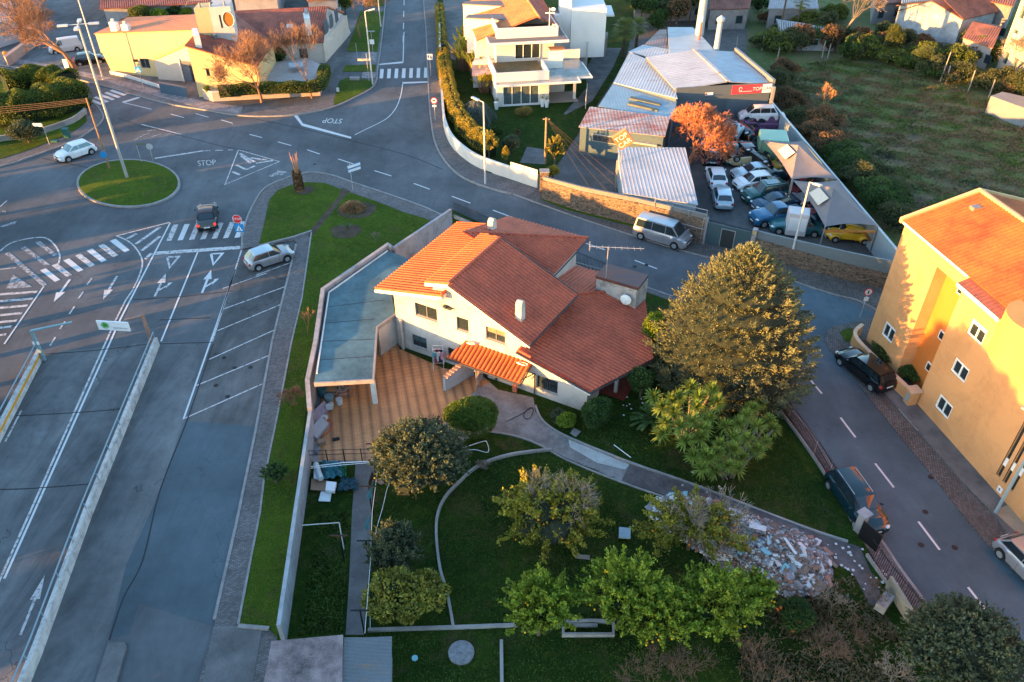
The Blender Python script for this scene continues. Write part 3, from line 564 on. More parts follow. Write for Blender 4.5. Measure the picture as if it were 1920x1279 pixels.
def round_chimney(s_, n_, z0, z1, w_, d_, name='chimney'):
    mb = MB(H); k = 7; pr = []
    pr = [(-w_/2*1.25, z0-.5), (w_/2*1.25, z0-.5), (w_/2, z1-w_*.45)]+[(w_/2*math.cos(t)*.95, z1-w_*.45+w_*.45*math.sin(t)) for t in [math.pi*i/k for i in range(1, k)]]+[(-w_/2, z1-w_*.45)]
    a = [mb.V((s_-d_/2, n_+x, z)) for x, z in pr]; b = [mb.V((s_+d_/2, n_+x, z)) for x, z in pr]; mb.f += [a[::-1], b]; mb.m += [0, 0]; k = len(pr)
    for i in range(k): j = (i+1) % k; mb.f.append([a[i], a[j], b[j], b[i]]); mb.m.append(0)
    return mb.build(name, CHM, house)
CHM = plaster('chimney_plaster', (.52, .48, .42), .5, 1.2)
round_chimney(9.35, .75, 5.35, 6.75, .5, .42); round_chimney(2.95, 8.35, 5.85, 7.2, .55, .42)
ch = MB(H).prism([(11.1, 8.9), (14.2, 8.7), (14.4, 10.3), (11.2, 10.5)], 2.4, 4.5).build('chimney', plaster('chimney_stained', (.42, .39, .36), .8, 1.4), house)
mb = MB(H).box(11.15, 14.35, 8.55, 10.45, 4.5, 4.72); mb.build('cap', metalroof('cap_rust', (.10, .05, .05), .6, (.14, .045, .03)), ch)
mb = MB(); c = H(13.6, 8.35, 3.6); mb.ball(c, .42, 14, 8, (1, .25, 1), Matrix.Rotation(-.5, 3, 'Z')); mb.cyl(c, c+Vector((-.2, -.5, .05)), .02); tag(mb.build('satellite_dish', WHT, None, smooth=True), 'white satellite dish on the stained chimney block of the garden house', 'satellite dish')
mb = MB(); a0 = H(11.9, 8.6, 4.0); mb.cyl(a0, a0+Vector((0, 0, 3.2)), .035); t0 = a0+Vector((0, 0, 3.15)); mb.cyl(t0+Vector((-1.3, .2, 0)), t0+Vector((2.4, -.1, 0)), .02)
for i in range(9): q = t0+Vector((-1.2+i*.42, .15-i*.03, 0)); mb.cyl(q+Vector((0, -.28, .0)), q+Vector((0, .28, 0)), .012, n=4)
mb.cyl(t0+Vector((-1.25, .2, -.35)), t0+Vector((-1.25, .2, .4)), .02); tag(mb.build('tv_antenna', plain('antenna', (.45, .42, .42), .4, .6), None), 'long television aerial on a mast over the garden house roof', 'antenna')
# porch roof over the side door
aw = [H(5.75, 0, 2.75), H(10.6, 0, 2.70), H(10.6, -1.55, 2.15), H(5.1, -1.55, 2.15)]
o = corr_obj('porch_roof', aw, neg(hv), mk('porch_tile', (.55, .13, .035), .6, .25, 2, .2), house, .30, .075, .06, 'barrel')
mb = MB(); mb.cyl(H(5.1, -1.62, 2.1), H(10.65, -1.62, 2.08), .06, .06, 6); mb.cyl(H(10.68, -1.6, 2.1), H(10.68, 0, 2.66), .05, .05, 6); mb.cyl(H(5.06, -1.6, 2.12), H(5.7, 0, 2.72), .04, .04, 6); mb.cyl(H(8.0, -.08, .2), H(8.0, -.08, 2.2), .06, .06); mb.build('porch_gutter', DKM, house)
dr = MB(H).box(6.35, 7.3, -.045, -.004, .22, 2.1).build('door', plain('door_dark', (.02, .02, .022)), house); MB(H).box(7.12, 7.18, -.09, -.05, 1.1, 1.2).build('handle', WHT, dr)
gt = MB(H)
for i in range(6): gt.cyl((7.05+i*.02, -.25-i*.2, .22), (7.05+i*.02, -.25-i*.2, 1.6), .018, n=5)
gt.box(7.03, 7.1, -1.3, -.2, 1.57, 1.61); gt.fr = None; gt.v = [tuple(H(*p)) if i_ < 0 else p for i_, p in enumerate(gt.v)]
tag(gt.build('iron_gate', plain('gate_white', (.5, .42, .38)), None), 'narrow barred gate open beside the door under the porch roof', 'gate')
wl = MB(H); wl.prism([(6.15, -.2), (6.35, -.2), (5.6, -2.6), (5.4, -2.6)], .2, 1.55, top=[1.75, 1.75, 1.3, 1.3]); g_ = wl.build('screen_wall', plaster('screen_plaster', (.40, .41, .43), .6), None); tag(g_, 'short grey screen wall topped with clay tiles beside the porch', 'wall')
mb = MB(H)
for i in range(9): s_ = 5.58+.078*i; n_ = -2.45+.27*i; mb.box(s_-.2, s_+.2, n_-.1, n_+.1, 1.3+.052*i+.02, 1.3+.052*i+.14)
mb.build('coping', mk('coping_tile', (.45, .25, .18), .8, .3, 3), g_)
tag(MB(H).box(9.45, 9.75, -.5, -.35, .21, .75).build('clay_planter', mk('terracotta', (.40, .12, .07), .8)), 'small terracotta slab leaning against the white wall by the porch', 'slab')
for (s_, n_, z, r_, lb) in ((6.2, -.25, 2.85, .3, 'coil of white cable at the left end above the small porch roof'), (10.1, -.35, 2.72, .38, 'coil of white hose lying on the right end of the small porch roof')):
    mb = MB()
    for k in range(3):
        c = H(s_+.05*k, n_-.03*k, z+.05*k); pts = [c+H.u*(r_-.03*k)*math.cos(t)+(H.v*-1+Vector((0, 0, .5))).normalized()*(r_*.75)*math.sin(t)*(-1) for t in [2*math.pi*i/16 for i in range(17)]]; mb.tube(pts, .025, 5)
    tag(mb.build('hose_coil', WHT), lb, 'hose')
mb = MB(H); mb.box(14.4, 16.3, 2.2, 8, .2, .28); tag(mb.build('porch_floor', mk('red_floor', (.20, .03, .02), .5)), kind='structure'); mb = MB(H)
for n_ in (2.6, 5.2, 7.8): MB(H).box(15.4, 15.6, n_, n_+.2, .28, 2.25).build('porch_column', WALLH, house)
tag(MB(H).box(3.95, 4.25, 6, 6.02, 5.3, 5.3001).build('x', WHT), kind='structure') if False else None
mb = MB(H); mb.box(4.25, 4.75, -.25, -.02, 5.0, 5.12); mb.box(4.15, 4.4, -.3, -.05, 5.08, 5.2); tag(mb.build('floodlight', DARKF), 'small dark floodlight under the gable of the garden house', 'lamp')
# ---- carport and garden walls ------------------------------------------
cp = thing('carport', 'flat teal-grey felt roofed carport along the garden wall', 'carport', P(640, 620, .2))
cpts = G([(727, 470), (613, 551), (589, 717), (698, 711), (705, 613), (741, 588), (735, 555), (768, 486)], 2.75); FELT = mk('roof_felt', (.075, .14, .165), .85, .3, .5, .3, col2=(.085, .155, .175), fine=3)
mb = MB(); mb.prism([(p.x, p.y) for p in cpts], 2.58, 2.75); mb.build('roof', FELT, cp)
mb = MB(); q = G([(589, 717), (698, 711), (705, 613), (741, 588)], 2.75); strip(mb, q, -.12, 0, 2.5, 2.79); mb.build('fascia', plaster('fascia', (.33, .29, .27), .5), cp)
mb = MB()
for a, b in (((617, 575), (722, 562)), ((604, 606), (704, 598)), ((601, 640), (702, 636)), ((595, 675), (700, 668))): strip(mb, G([a, b], 2.76), -.02, .02, 2.74, 2.765)
mb.build('felt_seam', DKM, cp)
mb = MB(); p = P(704, 756, .2); mb.prism([(p.x-.15, p.y-.1), (p.x+.15, p.y-.1), (p.x+.15, p.y+.15), (p.x-.15, p.y+.15)], .2, 2.58); mb.build('post', BARGE, cp)
CW = plaster('concrete_wall', (.33, .30, .30), .6, .8); CW2 = plaster('concrete_wall_blue', (.30, .32, .34), .5, .8)
def wallpx(name, px, z, th, mat, lb, zl=None, cap=None):
    pts = [P(a, b, zz) for (a, b), zz in zip(px, zl or [z]*len(px))]; mb = MB(); strip(mb, pts, -th/2, th/2, 0, zl or z); o = mb.build(name, mat); tag(o, lb, 'wall')
    if cap: c = MB(); strip(c, pts, -th/2-.04, th/2+.04, (z if not zl else min(zl))+.003, [zz+.07 for zz in (zl or [z]*len(px))]); c.build('coping', cap, o)
    return o
wallpx('garden_wall', [(845, 392), (737, 464)], 2.6, .22, plaster('wall_lavender', (.36, .33, .34), .55, .8), 'tall stained grey wall between the lawn and the house, ending at the road', [2.7, 2.9])
wallpx('garden_wall', [(734, 462), (727, 457), (605, 541), (591, 640), (576, 712), (580, 764)], 3.0, .28, CW, 'stained concrete wall along the grass verge behind the carport', [3.0, 3.05, 3.05, 3.0, 2.6, 2.2])
wallpx('garden_wall', [(582, 764), (553, 960), (522, 1172)], 1.9, .2, CW2, 'long low blue-grey wall between the verge and the vegetable garden', [2.0, 1.9, 1.8])
mb = MB(); strip(mb, G([(727, 470), (617, 548), (594, 700)], 2.8), -.04, .04, 2.74, 2.84); mb.build('flashing', BARGE, cp)
w_ = wallpx('shed_wall', [(707, 613), (741, 588), (752, 602)], 2.7, .16, WALLH, 'pale wall panel closing the corner between carport and house')
# ---- patio tiles, paths ---------------------------------------------------
t = NT('patio_tile'); ck = t.n('ShaderNodeTexChecker', Scale=1.7); vec = t.mapv((1, .9, 1), R(-14)); t.l(vec, ck.inputs['Vector'])
wv = t.n('ShaderNodeTexBrick', Scale=1.); wv.inputs['Brick Width'].default_value = .31; wv.inputs['Row Height'].default_value = .31; wv.inputs['Mortar Size'].default_value = .012; wv.offset = 0; t.l(vec, wv.inputs['Vector'])
sx = t.n('ShaderNodeSeparateXYZ'); t.l(vec, sx.inputs[0]); st = t.math('PINGPONG', sx.outputs['X'], .31); sy = t.math('PINGPONG', sx.outputs['Y'], .16)
c = t.ramp(t.math('ADD', st, t.math('MULTIPLY', sy, .35)), [(.06, (.27, .13, .06)), (.2, (.44, .21, .085)), (.34, (.52, .26, .11))]); c = t.mix((.10, .06, .04), c, wv.outputs['Fac']) if False else t.mix(c, (.12, .07, .045), t.math('MULTIPLY', wv.outputs['Fac'], .6))
n_ = t.noise(.5, 5, .7); c = t.mix(c, t.ramp(n_, [(.3, (.6,)*3), (.65, (1.15,)*3)]), .8, 'MULTIPLY'); t.l(c, t.b.inputs['Base Color']); t.b.inputs['Roughness'].default_value = .6; PATIO = done('patio_tile', t)
block('patio', [(612, 560), (600, 700), (598, 862), (765, 866), (885, 738), (920, 715), (830, 690), (749, 654), (742, 600)], PATIO, .225, .1)
PATH = mk('garden_path', (.21, .20, .195), .9, .4, .7, .4, fine=4); PATHD = mk('garden_path_dark', (.11, .095, .095), .9, .4, .9, .4, fine=4)
block('garden_path', [(895, 722), (1000, 745), (1004, 772), (1032, 802), (1080, 826), (1180, 870), (1165, 902), (1060, 858), (1005, 828), (950, 812), (905, 806), (880, 790)], PATH, .23, .1)
block('garden_path', [(1180, 870), (1300, 905), (1400, 945), (1500, 990), (1612, 1025), (1650, 1110), (1640, 1150), (1600, 1075), (1500, 1020), (1400, 990), (1300, 945), (1165, 902)], PATHD, .23, .1)
block('garden_path', [(667, 866), (702, 866), (697, 960), (692, 1080), (682, 1190), (648, 1190), (655, 1080), (660, 960)], CONC_D, .23, .1)
block('light_screed', [(1066, 824), (1110, 842), (1180, 872), (1172, 880), (1120, 868), (1068, 838)], mk('screed', (.36, .38, .37), .9, .2, 2), .234, .2)
mb = MB(); strip(mb, smoothline(G([(1004, 760), (1015, 785), (1040, 806), (1085, 828), (1185, 868), (1300, 908), (1500, 985), (1590, 1015)], .3), 4), -.06, .06, 0, .34); struct('path_edging', mb, CONC)
mb = MB(); strip(mb, smoothline(G([(1034, 843), (960, 852), (900, 872), (860, 905), (830, 940), (818, 985), (824, 1060), (838, 1110), (850, 1175)], .3), 5), -.07, .07, 0, .40); strip(mb, G([(690, 1181), (850, 1176), (960, 1172), (1120, 1172)], .3), -.08, .08, 0, .36); strip(mb, G([(940, 1200), (941, 1290)], .3), -.08, .08, 0, .36); strip(mb, smoothline(G([(905, 806), (960, 815), (1010, 832), (1060, 860), (1165, 903), (1290, 945)], .3), 4), -.05, .05, 0, .29); struct('garden_edging', mb, CONC)
# garden shed roofs at the bottom
sh = thing('garden_shed', 'low shed with a stained flat slab roof at the bottom of the garden', 'shed', P(570, 1240, .2))
pts = [(509, 1202), (643, 1190), (640, 1330), (485, 1330)]; mass('roof', pts, 2.2, 2.05, mk('slab_stained', (.13, .115, .12), .9, .6, .8, .3, col2=(.25, .19, .19)), sh); pts = [(513, 1206), (640, 1195), (636, 1326), (490, 1326)]; mass('wall', pts, 2.04, .2, CW2, sh)
sh = thing('lean_to', 'corrugated fibre cement lean-to roof beside the flat slab shed', 'shed', P(690, 1240, .2)); a = G([(645, 1196), (735, 1194), (733, 1330), (640, 1330)], 1.9); a[0].z = a[3].z = 2.1
a[0] = P(645, 1196, 2.05); a[3] = P(640, 1330, 2.05); a[1] = P(735, 1194, 1.85); a[2] = P(733, 1330, 1.85)
corr_obj('roof', a, (1, 0, 0), metalroof('fibre_cement', (.12, .13, .14), .22, (.25, .13, .05), 1.5), sh, .18, .03); mass('wall', [(650, 1202), (730, 1200), (728, 1326), (645, 1326)], 1.78, .2, CW2, sh)
# ---- yellow apartment building ----------------------------------------------
Y = Fr((25.18, 45.0), d=(.191, -.982)); YW = plaster('yellow_wall', (.58, .285, .12), .3, .45, (.38, .26, .16)); YR = plaster('recess_wall', (.48, .16, .035), .15, .5)  # recess colour deepened to stand in for the shade inside it
yb = thing('apartment_building', 'orange-yellow apartment building with tiled roof on the right of the street', 'building', Y.o)
mb = MB(); yh = [(1.2, 2.42, 2.0, 3.18), (7.75, 9.07, 6.92, 8.02), (7.75, 9.07, 4.08, 5.14), (7.75, 9.07, 1.12, 2.24), (13.68, 13.92, 1.12, 5.4), (14.22, 14.44, 1.12, 5.0), (14.78, 15.0, 1.12, 4.9), (3.8, 6.28, .12, 9.05)]
facade(mb, Y.o, Y.u, [(0, .1), (25, .1), (25, 10.05), (0, 10.05)], yh, .16)
mb.fr = Y; 
mb.box(.0, 3.6, .93, 11, .1, 10.0); mb.box(3.6, 6.4, .95, 11, .1, 10.0); mb.box(6.4, 25, .3, 11, .1, 10.0); mb.box(0, .16, .003, .93, .1, 10.04); mb.box(.16, 3.8, .17, .93, .1, 10.0); mb.box(3.8, 6.28, .165, .95, 9.06, 10)
mb.box(6.28, 6.4, .17, .95, .1, 10)
mb.build('wall', YW, yb)
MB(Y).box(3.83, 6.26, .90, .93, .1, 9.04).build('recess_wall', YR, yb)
for i, r_ in enumerate(yh[:4]): window(yb, Y.o, Y.u, r_, WHT, GL, 2, 1, .11, .12, None, .22 if i in (1,) else .12, WHT)
for z in (7.9, 4.45, 1.9):
    m = MB(Y).box(5.05, 5.6, .84, .9, z, z+.62); m = m.build('window', WHT, yb); MB(Y).box(5.13, 5.52, .825, .838, z+.08, z+.54).build('pane', GL, m)
mb = MB(Y)
for r_ in yh[4:7]: mb.box(r_[0], r_[1], .1, .12, r_[2], r_[3]); mb.box(r_[0]-.04, r_[0]-.005, -.02, .1, r_[2], r_[3])
mb.build('slot_window', GL, yb); mb = MB(Y)
for r_ in yh[4:7]: mb.box(r_[0]+.01, r_[1]-.01, .04, .095, 1.95+(r_[0]-13.68)*.3, 2.5+(r_[0]-13.68)*.3)
mb.build('slot_panel', WHT, yb)
yt = rooftile('tile_yellow_building', (.46, .105, .018), .38, tuple(Y.v)[:2], .8, (.12, .05, .03))
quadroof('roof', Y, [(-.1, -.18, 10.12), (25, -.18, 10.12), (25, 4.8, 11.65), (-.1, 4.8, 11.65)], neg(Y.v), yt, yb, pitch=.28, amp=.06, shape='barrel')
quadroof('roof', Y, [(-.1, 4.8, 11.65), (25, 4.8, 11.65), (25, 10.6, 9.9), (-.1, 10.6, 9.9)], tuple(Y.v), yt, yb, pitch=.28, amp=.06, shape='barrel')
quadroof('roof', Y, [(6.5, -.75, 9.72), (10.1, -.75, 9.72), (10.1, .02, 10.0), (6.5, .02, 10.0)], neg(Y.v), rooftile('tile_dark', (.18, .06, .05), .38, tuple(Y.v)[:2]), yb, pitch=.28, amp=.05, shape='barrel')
mb = MB(Y); A = [(-.34, -.25, 10.02), (-.34, 4.8, 11.6), (-.34, 10.8, 9.8)]
for a, b in zip(A[:-1], A[1:]): beam(mb, Y, a, b, -.22, -.1, .24)
extr(mb, Y, [(-.15, 9.9), (0.02, 9.9), (.02, 10.05), (-.15, 10.05)], -.2, 10.6); 
mb2 = [(0, 10.0), (10.6, 9.9), (4.8, 11.6)]; a = [mb.V((-.1, y, z)) for y, z in mb2]; b = [mb.V((.1, y, z)) for y, z in mb2]; mb.f += [a, b[::-1]]; mb.m += [0, 0]
beam(mb, Y, (-.1, 4.72, 11.74), (25, 4.72, 11.74), .2, -.1, .08); MB(Y).box(0, 6.5, -.24, -.19, 9.98, 10.12).build('eave_board', BARGE, yb); MB(Y).box(6.5, 10.1, -.81, -.76, 9.6, 9.74).build('eave_board', BARGE, yb); mb.build('cornice', plaster('cornice', (.62, .40, .2), .3), yb)
mb = MB(Y).prism([(6.5, -.74), (10.1, -.74), (10.1, -.003), (6.5, -.003)], 9.45, 9.66); mb.build('soffit', BARGE, yb)
MB(Y).box(1.0, 1.45, 3.3, 3.9, 11.05, 11.45).build('skylight', plain('skylight', (.2, .15, .12), .3), yb)
mb = MB(Y); k = 16
lo = [(11.9+1.75*math.cos(t), -1.75*math.sin(t)) for t in [math.pi*i/k for i in range(k+1)]]; mb.prism(lo+[(10.15, .2)][:0], 8.2, 10.9); mb.build('round_bay', plaster('bay_wall', (.62, .30, .09), .15), yb, smooth=True)
pl_ = thing('planter_wall', 'low curved yellow planter wall at the foot of the apartment building', 'wall', Y(3, -.8))
q = smoothline([Y(-1.2, .3), Y(-.6, -.6), Y(.2, -.95), Y(1.4, -.95), Y(3.4, -.75), Y(5.9, -.45)], 3); mb = MB(); strip(mb, q, -.09, .09, .1, 1.0); mb.build('wall', YW, pl_)
mb = MB(); strip(mb, q, -.13, .13, 1.003, 1.07); mb.build('coping', plaster('planter_cap', (.62, .42, .27), .3), pl_); 
mb = MB(Y); mb.prism([(0, -.8), (1.4, -.8), (3.4, -.6), (6.2, -.3), (6.2, -.02), (0, -.02)], .1, .6); mb.build('soil', SOIL, pl_)
mb = MB(Y); mb.box(5.95, 6.5, -.75, -.15, .16, 1.25); mb.build('post', YW, pl_); MB(Y).prism([(5.85, -.85), (6.6, -.85), (6.6, -.05), (5.85, -.05)], 1.253, 1.33).build('cap', plaster('planter_cap2', (.6, .4, .25)), pl_); MB(Y).box(6.05, 6.4, -.775, -.752, .4, 1.0).build('meter_door', plain('meter_grey', (.25, .27, .28)), pl_)
sg = tag(MB(Y).box(14.12, 14.47, -.03, -.004, .34, .72).build('wall_sign', WHT), 'small white square sign with a blue bird mark on the yellow building', 'sign'); mb = MB(Y); mb.prism([(0, 0)], 0, 0) if False else None
mb.face([(14.2, -.034, .6), (14.3, -.034, .5), (14.38, -.034, .52), (14.32, -.034, .42), (14.24, -.034, .46)]); mb.face([(14.3, -.034, .5), (14.2, -.034, .6), (14.33, -.034, .64)]); mb.build('mark', plain('mark_blue', (.03, .04, .12)), sg)
# ---- yellow house beyond the junction (top left) -----------------------------
YL = plaster('cream_wall', (.56, .42, .21), .15, .4, (.45, .4, .35)); TD = rooftile('tile_brown', (.30, .085, .05), .42, (0, 1), .6); TDX = rooftile('tile_brown_side', (.30, .085, .05), .42, (1, 0), .6); TO = rooftile('tile_new_orange', (.50, .17, .07), .42, (0, 1), .2)
def tri_up(px, p0, n): return [PL(a, b, p0, n) for a, b in px]
lh = thing('house', 'cream house with a long brown tiled roof and a walled front garden at the junction', 'house', (-34, 98, 0))
# left wing: plane from A along d, upper outline traced on it, six metres deep
A = Vector((-51.6, 102, 0)); d = Vector((11.1, -2.5, 0)).normalized(); nn = (d.y*-1, d.x, 0); wf = Fr(A, d=d)
def onp(px, off=0.): return [wf.inv(PL(a, b, A+Vector(nn)*off, nn)) for a, b in px]
q = onp([(179, 66), (360, 57), (358, 90), (299, 150), (207, 137), (192, 99)]); pr = [(q[0].x, 4.9), (q[1].x, q[1].z), (q[1].x, .1), (q[4].x+.3, .1), (q[5].x, 2.6)]
facade(MB(), A, d, [(0, 0), (1, 0), (1, 1)], [])
mb = MB(); facade(mb, A, d, pr, [(4.9, 6.2, 1.1, 2.3), (8.9, 10.0, 1.4, 2.7)], .15); extr(mb, wf, pr, .18, 7)
mb.fr = wf; mb.box(q[0].x+.02, q[0].x+.2, .003, .18, 2.6, 4.88); mb.build('wall', YL, lh)
for r_ in ((4.9, 6.2, 1.1, 2.3), (8.9, 10.0, 1.4, 2.7)): window(lh, A, d, r_, GREYF, GL, 2, 1, .07, .12)
mb = MB(); beam(mb, wf, (q[0].x-.1, -.12, 4.92), (q[1].x+.1, -.12, q[1].z+.02), 7.3, 0, .09); mb.build('roof', TO, lh)
for x, hgt in ((210, 1.2), (231, .9)):
    b = wf.inv(PL(x, 63, A, nn)); o_ = MB(wf).box(b.x-.45, b.x+.45, .5, 1.1, 4.9, b.z+hgt).build('chimney', BARGE, lh); MB(wf).box(b.x-.15, b.x+.15, .65, .95, b.z+hgt, b.z+hgt+.35).build('cowl', plain('cowl', (.5, .48, .45), .4, .4), o_)
# entrance block with sloping yellow roof
q = onp([(286, 110), (303, 90), (358, 68), (362, 92), (322, 103)], -.8); B0 = A+Vector(nn)*-.8
g = [PL(286, 112, B0, nn), PL(350, 86, B0+Vector((0, 0, 0)), nn), PL(358, 68, A+Vector(nn)*1.2, nn), PL(303, 90, A+Vector(nn)*.8, nn)]
mb = MB(); mb.slab(g, .12); mb.build('porch_roof', plaster('porch_slab', (.62, .42, .15), .1), lh)
gz = [(286, 112), (350, 86), (350, 130), (378, 180), (300, 166)]
pp = [wf.inv(PL(a, b, B0, nn)) for a, b in gz]; mb = MB(); extr(mb, wf, [(pp[0].x+.1, .1), (pp[0].x+.1, pp[0].z-.15), (pp[1].x, pp[1].z-.15), (pp[1].x, .1)], -.75, 1.5); mb.build('entrance_wall', plaster('entrance_wall', (.50, .43, .36), .1), lh)
fd = MB(wf).box(12.25, 13.35, -.80, -.76, .15, 2.35).build('door', plain('door_slate', (.05, .065, .09)), lh); MB(wf).box(13.15, 13.22, -.84, -.80, 1.1, 1.25).build('handle', WHT, fd)
# gable front wall of the main wing
C0 = Vector((-37.1, 93.5, 0)); cf = Fr(C0, d=(1, .04)); pn = tuple(cf.v)
tl = cf.inv(PL(350, 84, C0, pn)); tr = cf.inv(PL(480, 121, C0, pn)); gh = [(.3, 1.9, 1.0, 1.9)][:0]
mb = MB(); facade(mb, C0, cf.u, [(tl.x, .1), (tr.x, .1), (tr.x, tr.z-.1), (tl.x, tl.z-.1)], [(1.15, 1.55, 2.6, 3.5)], .15)
mb.v = mb.v; extr(mb, cf, [(tl.x, .1), (tr.x, .1), (tr.x, tr.z-.12), (tl.x, tl.z-.12)], .16, 9.5); mb.build('wall', YL, lh)
window(lh, C0, cf.u, (1.15, 1.55, 2.6, 3.5), DARKF, GL, 1, 1, .05, .1)
gd = MB(wf); e0 = wf.inv(PL(342, 133, B0, nn)); gd.box(e0.x, e0.x+2.1, -.80, -.76, .15, 2.7); gd = gd.build('garage_door', plain('garage_slate', (.09, .11, .14)), lh); MB(wf).box(e0.x-.18, e0.x-.03, -.9, -.765, .1, 2.9).build('frame', BARGE, gd); MB(wf).box(e0.x+2.13, e0.x+2.28, -.9, -.765, .1, 2.9).build('frame', BARGE, gd)
p0 = cf(tl.x-.2, -.25, tl.z); sl = (tl.z-tr.z)/(tr.x-tl.x); nr = tuple(cf.u*sl+Vector((0, 0, 1)))
rp = [PL(a, b, p0, nr) for a, b in ((350, 83), (480, 121), (513, 80), (436, 22), (396, 29))]; rp = [cf(tl.x-.2, -.25, tl.z), cf(tr.x+.25, -.25, tr.z-.08)]+rp[2:]
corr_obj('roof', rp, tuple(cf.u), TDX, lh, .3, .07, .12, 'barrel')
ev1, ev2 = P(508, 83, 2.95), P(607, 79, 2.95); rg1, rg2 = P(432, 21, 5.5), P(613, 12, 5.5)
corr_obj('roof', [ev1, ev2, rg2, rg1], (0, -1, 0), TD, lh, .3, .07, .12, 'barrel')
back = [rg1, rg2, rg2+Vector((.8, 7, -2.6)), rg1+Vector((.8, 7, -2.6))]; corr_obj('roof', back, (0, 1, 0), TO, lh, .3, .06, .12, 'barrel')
mb = MB(); a, b = ev1+Vector((.3, .5, 0)), ev2+Vector((-.25, .5, 0)); c_, e_ = rg2+Vector((-.25, 0, 0)), rg1
mb.prism([(a.x, a.y), (b.x, b.y), (b.x+1.2, b.y+12), (a.x-1, b.y+12)], .1, 2.85)
k = len(mb.v); 
for p in (ev2+Vector((-.3, .3, -.15)), rg2+Vector((-.3, 0, -.2)), rg2+Vector((.5, 6.8, -2.75)), ev2+Vector((1.1, 12, -.2)), ev2+Vector((-.3, .3, -2.8)), ev2+Vector((1.1, 12, -2.8))): pass
gp = [ev2+Vector((-.2, .4, -2.8)), ev2+Vector((1.0, 13.5, -2.8)), rg2+Vector((.5, 6.8, -2.75)), rg2+Vector((-.15, 0, -.18)), ev2+Vector((-.2, .4, -.12))]; mb.face(gp)
mb.build('wall', plaster('cream_shade_wall', (.50, .44, .38), .2), lh)
for x0, y0, x1, y1 in ((549, 92, 561, 122), ):
    pass
wa = a+Vector((.0, -.005, 0)); wd = (b-a).normalized(); wd.z = 0
window(lh, (a.x-wd.y*-.14, a.y-.14, 0), wd, (3.0, 4.0, .9, 2.1), DARKF, GL, 1, 1, .06, .12)
aw_ = MB(); cc = PL(510, 100, a, (0, 1, 0)); 
aw_.cyl((cc.x, a.y-.25, .1), (cc.x, a.y-.18, .1), 1, 1, 4) if False else None
arch = MB(Fr((cc.x, a.y-.06, 0), ang=math.atan2(wd.y, wd.x))); k = 12; arch.face([(1.05*math.cos(math.pi*i/k), -.03, .9+1.45*math.sin(math.pi*i/k)) for i in range(k+1)][::-1]); arch.face([(-1.05, -.03, .15), (1.05, -.03, .15), (1.05, -.03, .9), (-1.05, -.03, .9)]); aa = arch.build('arched_window', GL, lh)
ar = MB(arch.fr)
for i in range(k): t0, t1 = math.pi*i/k, math.pi*(i+1)/k; ar.tube([(1.08*math.cos(t0), -.06, .9+1.48*math.sin(t0)), (1.08*math.cos(t1), -.06, .9+1.48*math.sin(t1))], .07, 5)
for x in (-.5, 0, .5): ar.cyl((x, -.06, .15), (x, -.06, 2.1), .03)
ar.build('frame', mk('frame_terracotta', (.35, .12, .05)), aa)
gw = Fr(ev2+Vector((-.2, .4, 0)), d=(1.2, 13.1))
for k in range(3): MB(gw).box(1.2+k*2.6, 2.7+k*2.6, -.06, -.02, .35-2.9+2.95, 2.0-2.9+2.95).build('shutter_door', plain('door_teal', (.06, .09, .13)), lh)
mass('chimney', [(568, 24), (579, 23), (581, 34), (570, 35)], 6.3, 4.2, BARGE, lh); cw = mass('cowl', [(570, 16), (576, 16), (577, 21), (571, 21)], 6.65, 6.32, CONC, lh)
mass('chimney', [(359, 53), (370, 52), (374, 66), (362, 67)], 7.2, 5.6, BARGE, lh)
for a_, b_, z, px in ((0, 0, 5.0, [(537, 45), (548, 45), (549, 52), (537, 52)]), (0, 0, 6.1, [(392, 60), (397, 59), (406, 64), (402, 66)])): mass('skylight', px, z, z-.5, plain('skylight_glass', (.10, .16, .19), .2), lh)
T1 = mass('stair_tower', [(363, 16), (391, 14), (400, 4), (372, 6)], 9.0, 5.0, YL, lh); T2 = mass('tower', [(391, 14), (431, 12), (434, -3), (398, -2)], 9.0, 4.6, plaster('tower_wall', (.5, .46, .43), .2), lh)
g0 = P(391, 14, 9.0); g1 = P(431, 12, 9.0); tf = Fr(g0, d=(g1-g0)); k = 18
m = MB(tf); m.face([(1.95+.62*math.cos(2*math.pi*i/k), -.01, -1.45+.85*math.sin(2*math.pi*i/k)) for i in range(k)]); m = m.build('round_window', mk('round_window_orange', (.5, .15, .03), .4), T2)
mr = MB(tf); mr.tube([(1.95+.66*math.cos(2*math.pi*i/k), -.03, -1.45+.9*math.sin(2*math.pi*i/k)) for i in range(k+1)], .06, 5); mr.build('frame', BARGE, m)
MB(tf).box(.95, 1.15, -.02, -.005, -2.4, -.9).build('slot', GL, T2)
mb = MB(tf)
for x, y in ((.2, .3), (1.8, .4), (-1.0, .3)): mb.cyl((x, y, 0), (x, y, .5), .14, .1, 8)
mb.tube([(-2.6, .2, .2), (-2.2, .3, .75), (3.0, .4, .75)], .03, 5); mb.build('roof_vent', CONC, T2)
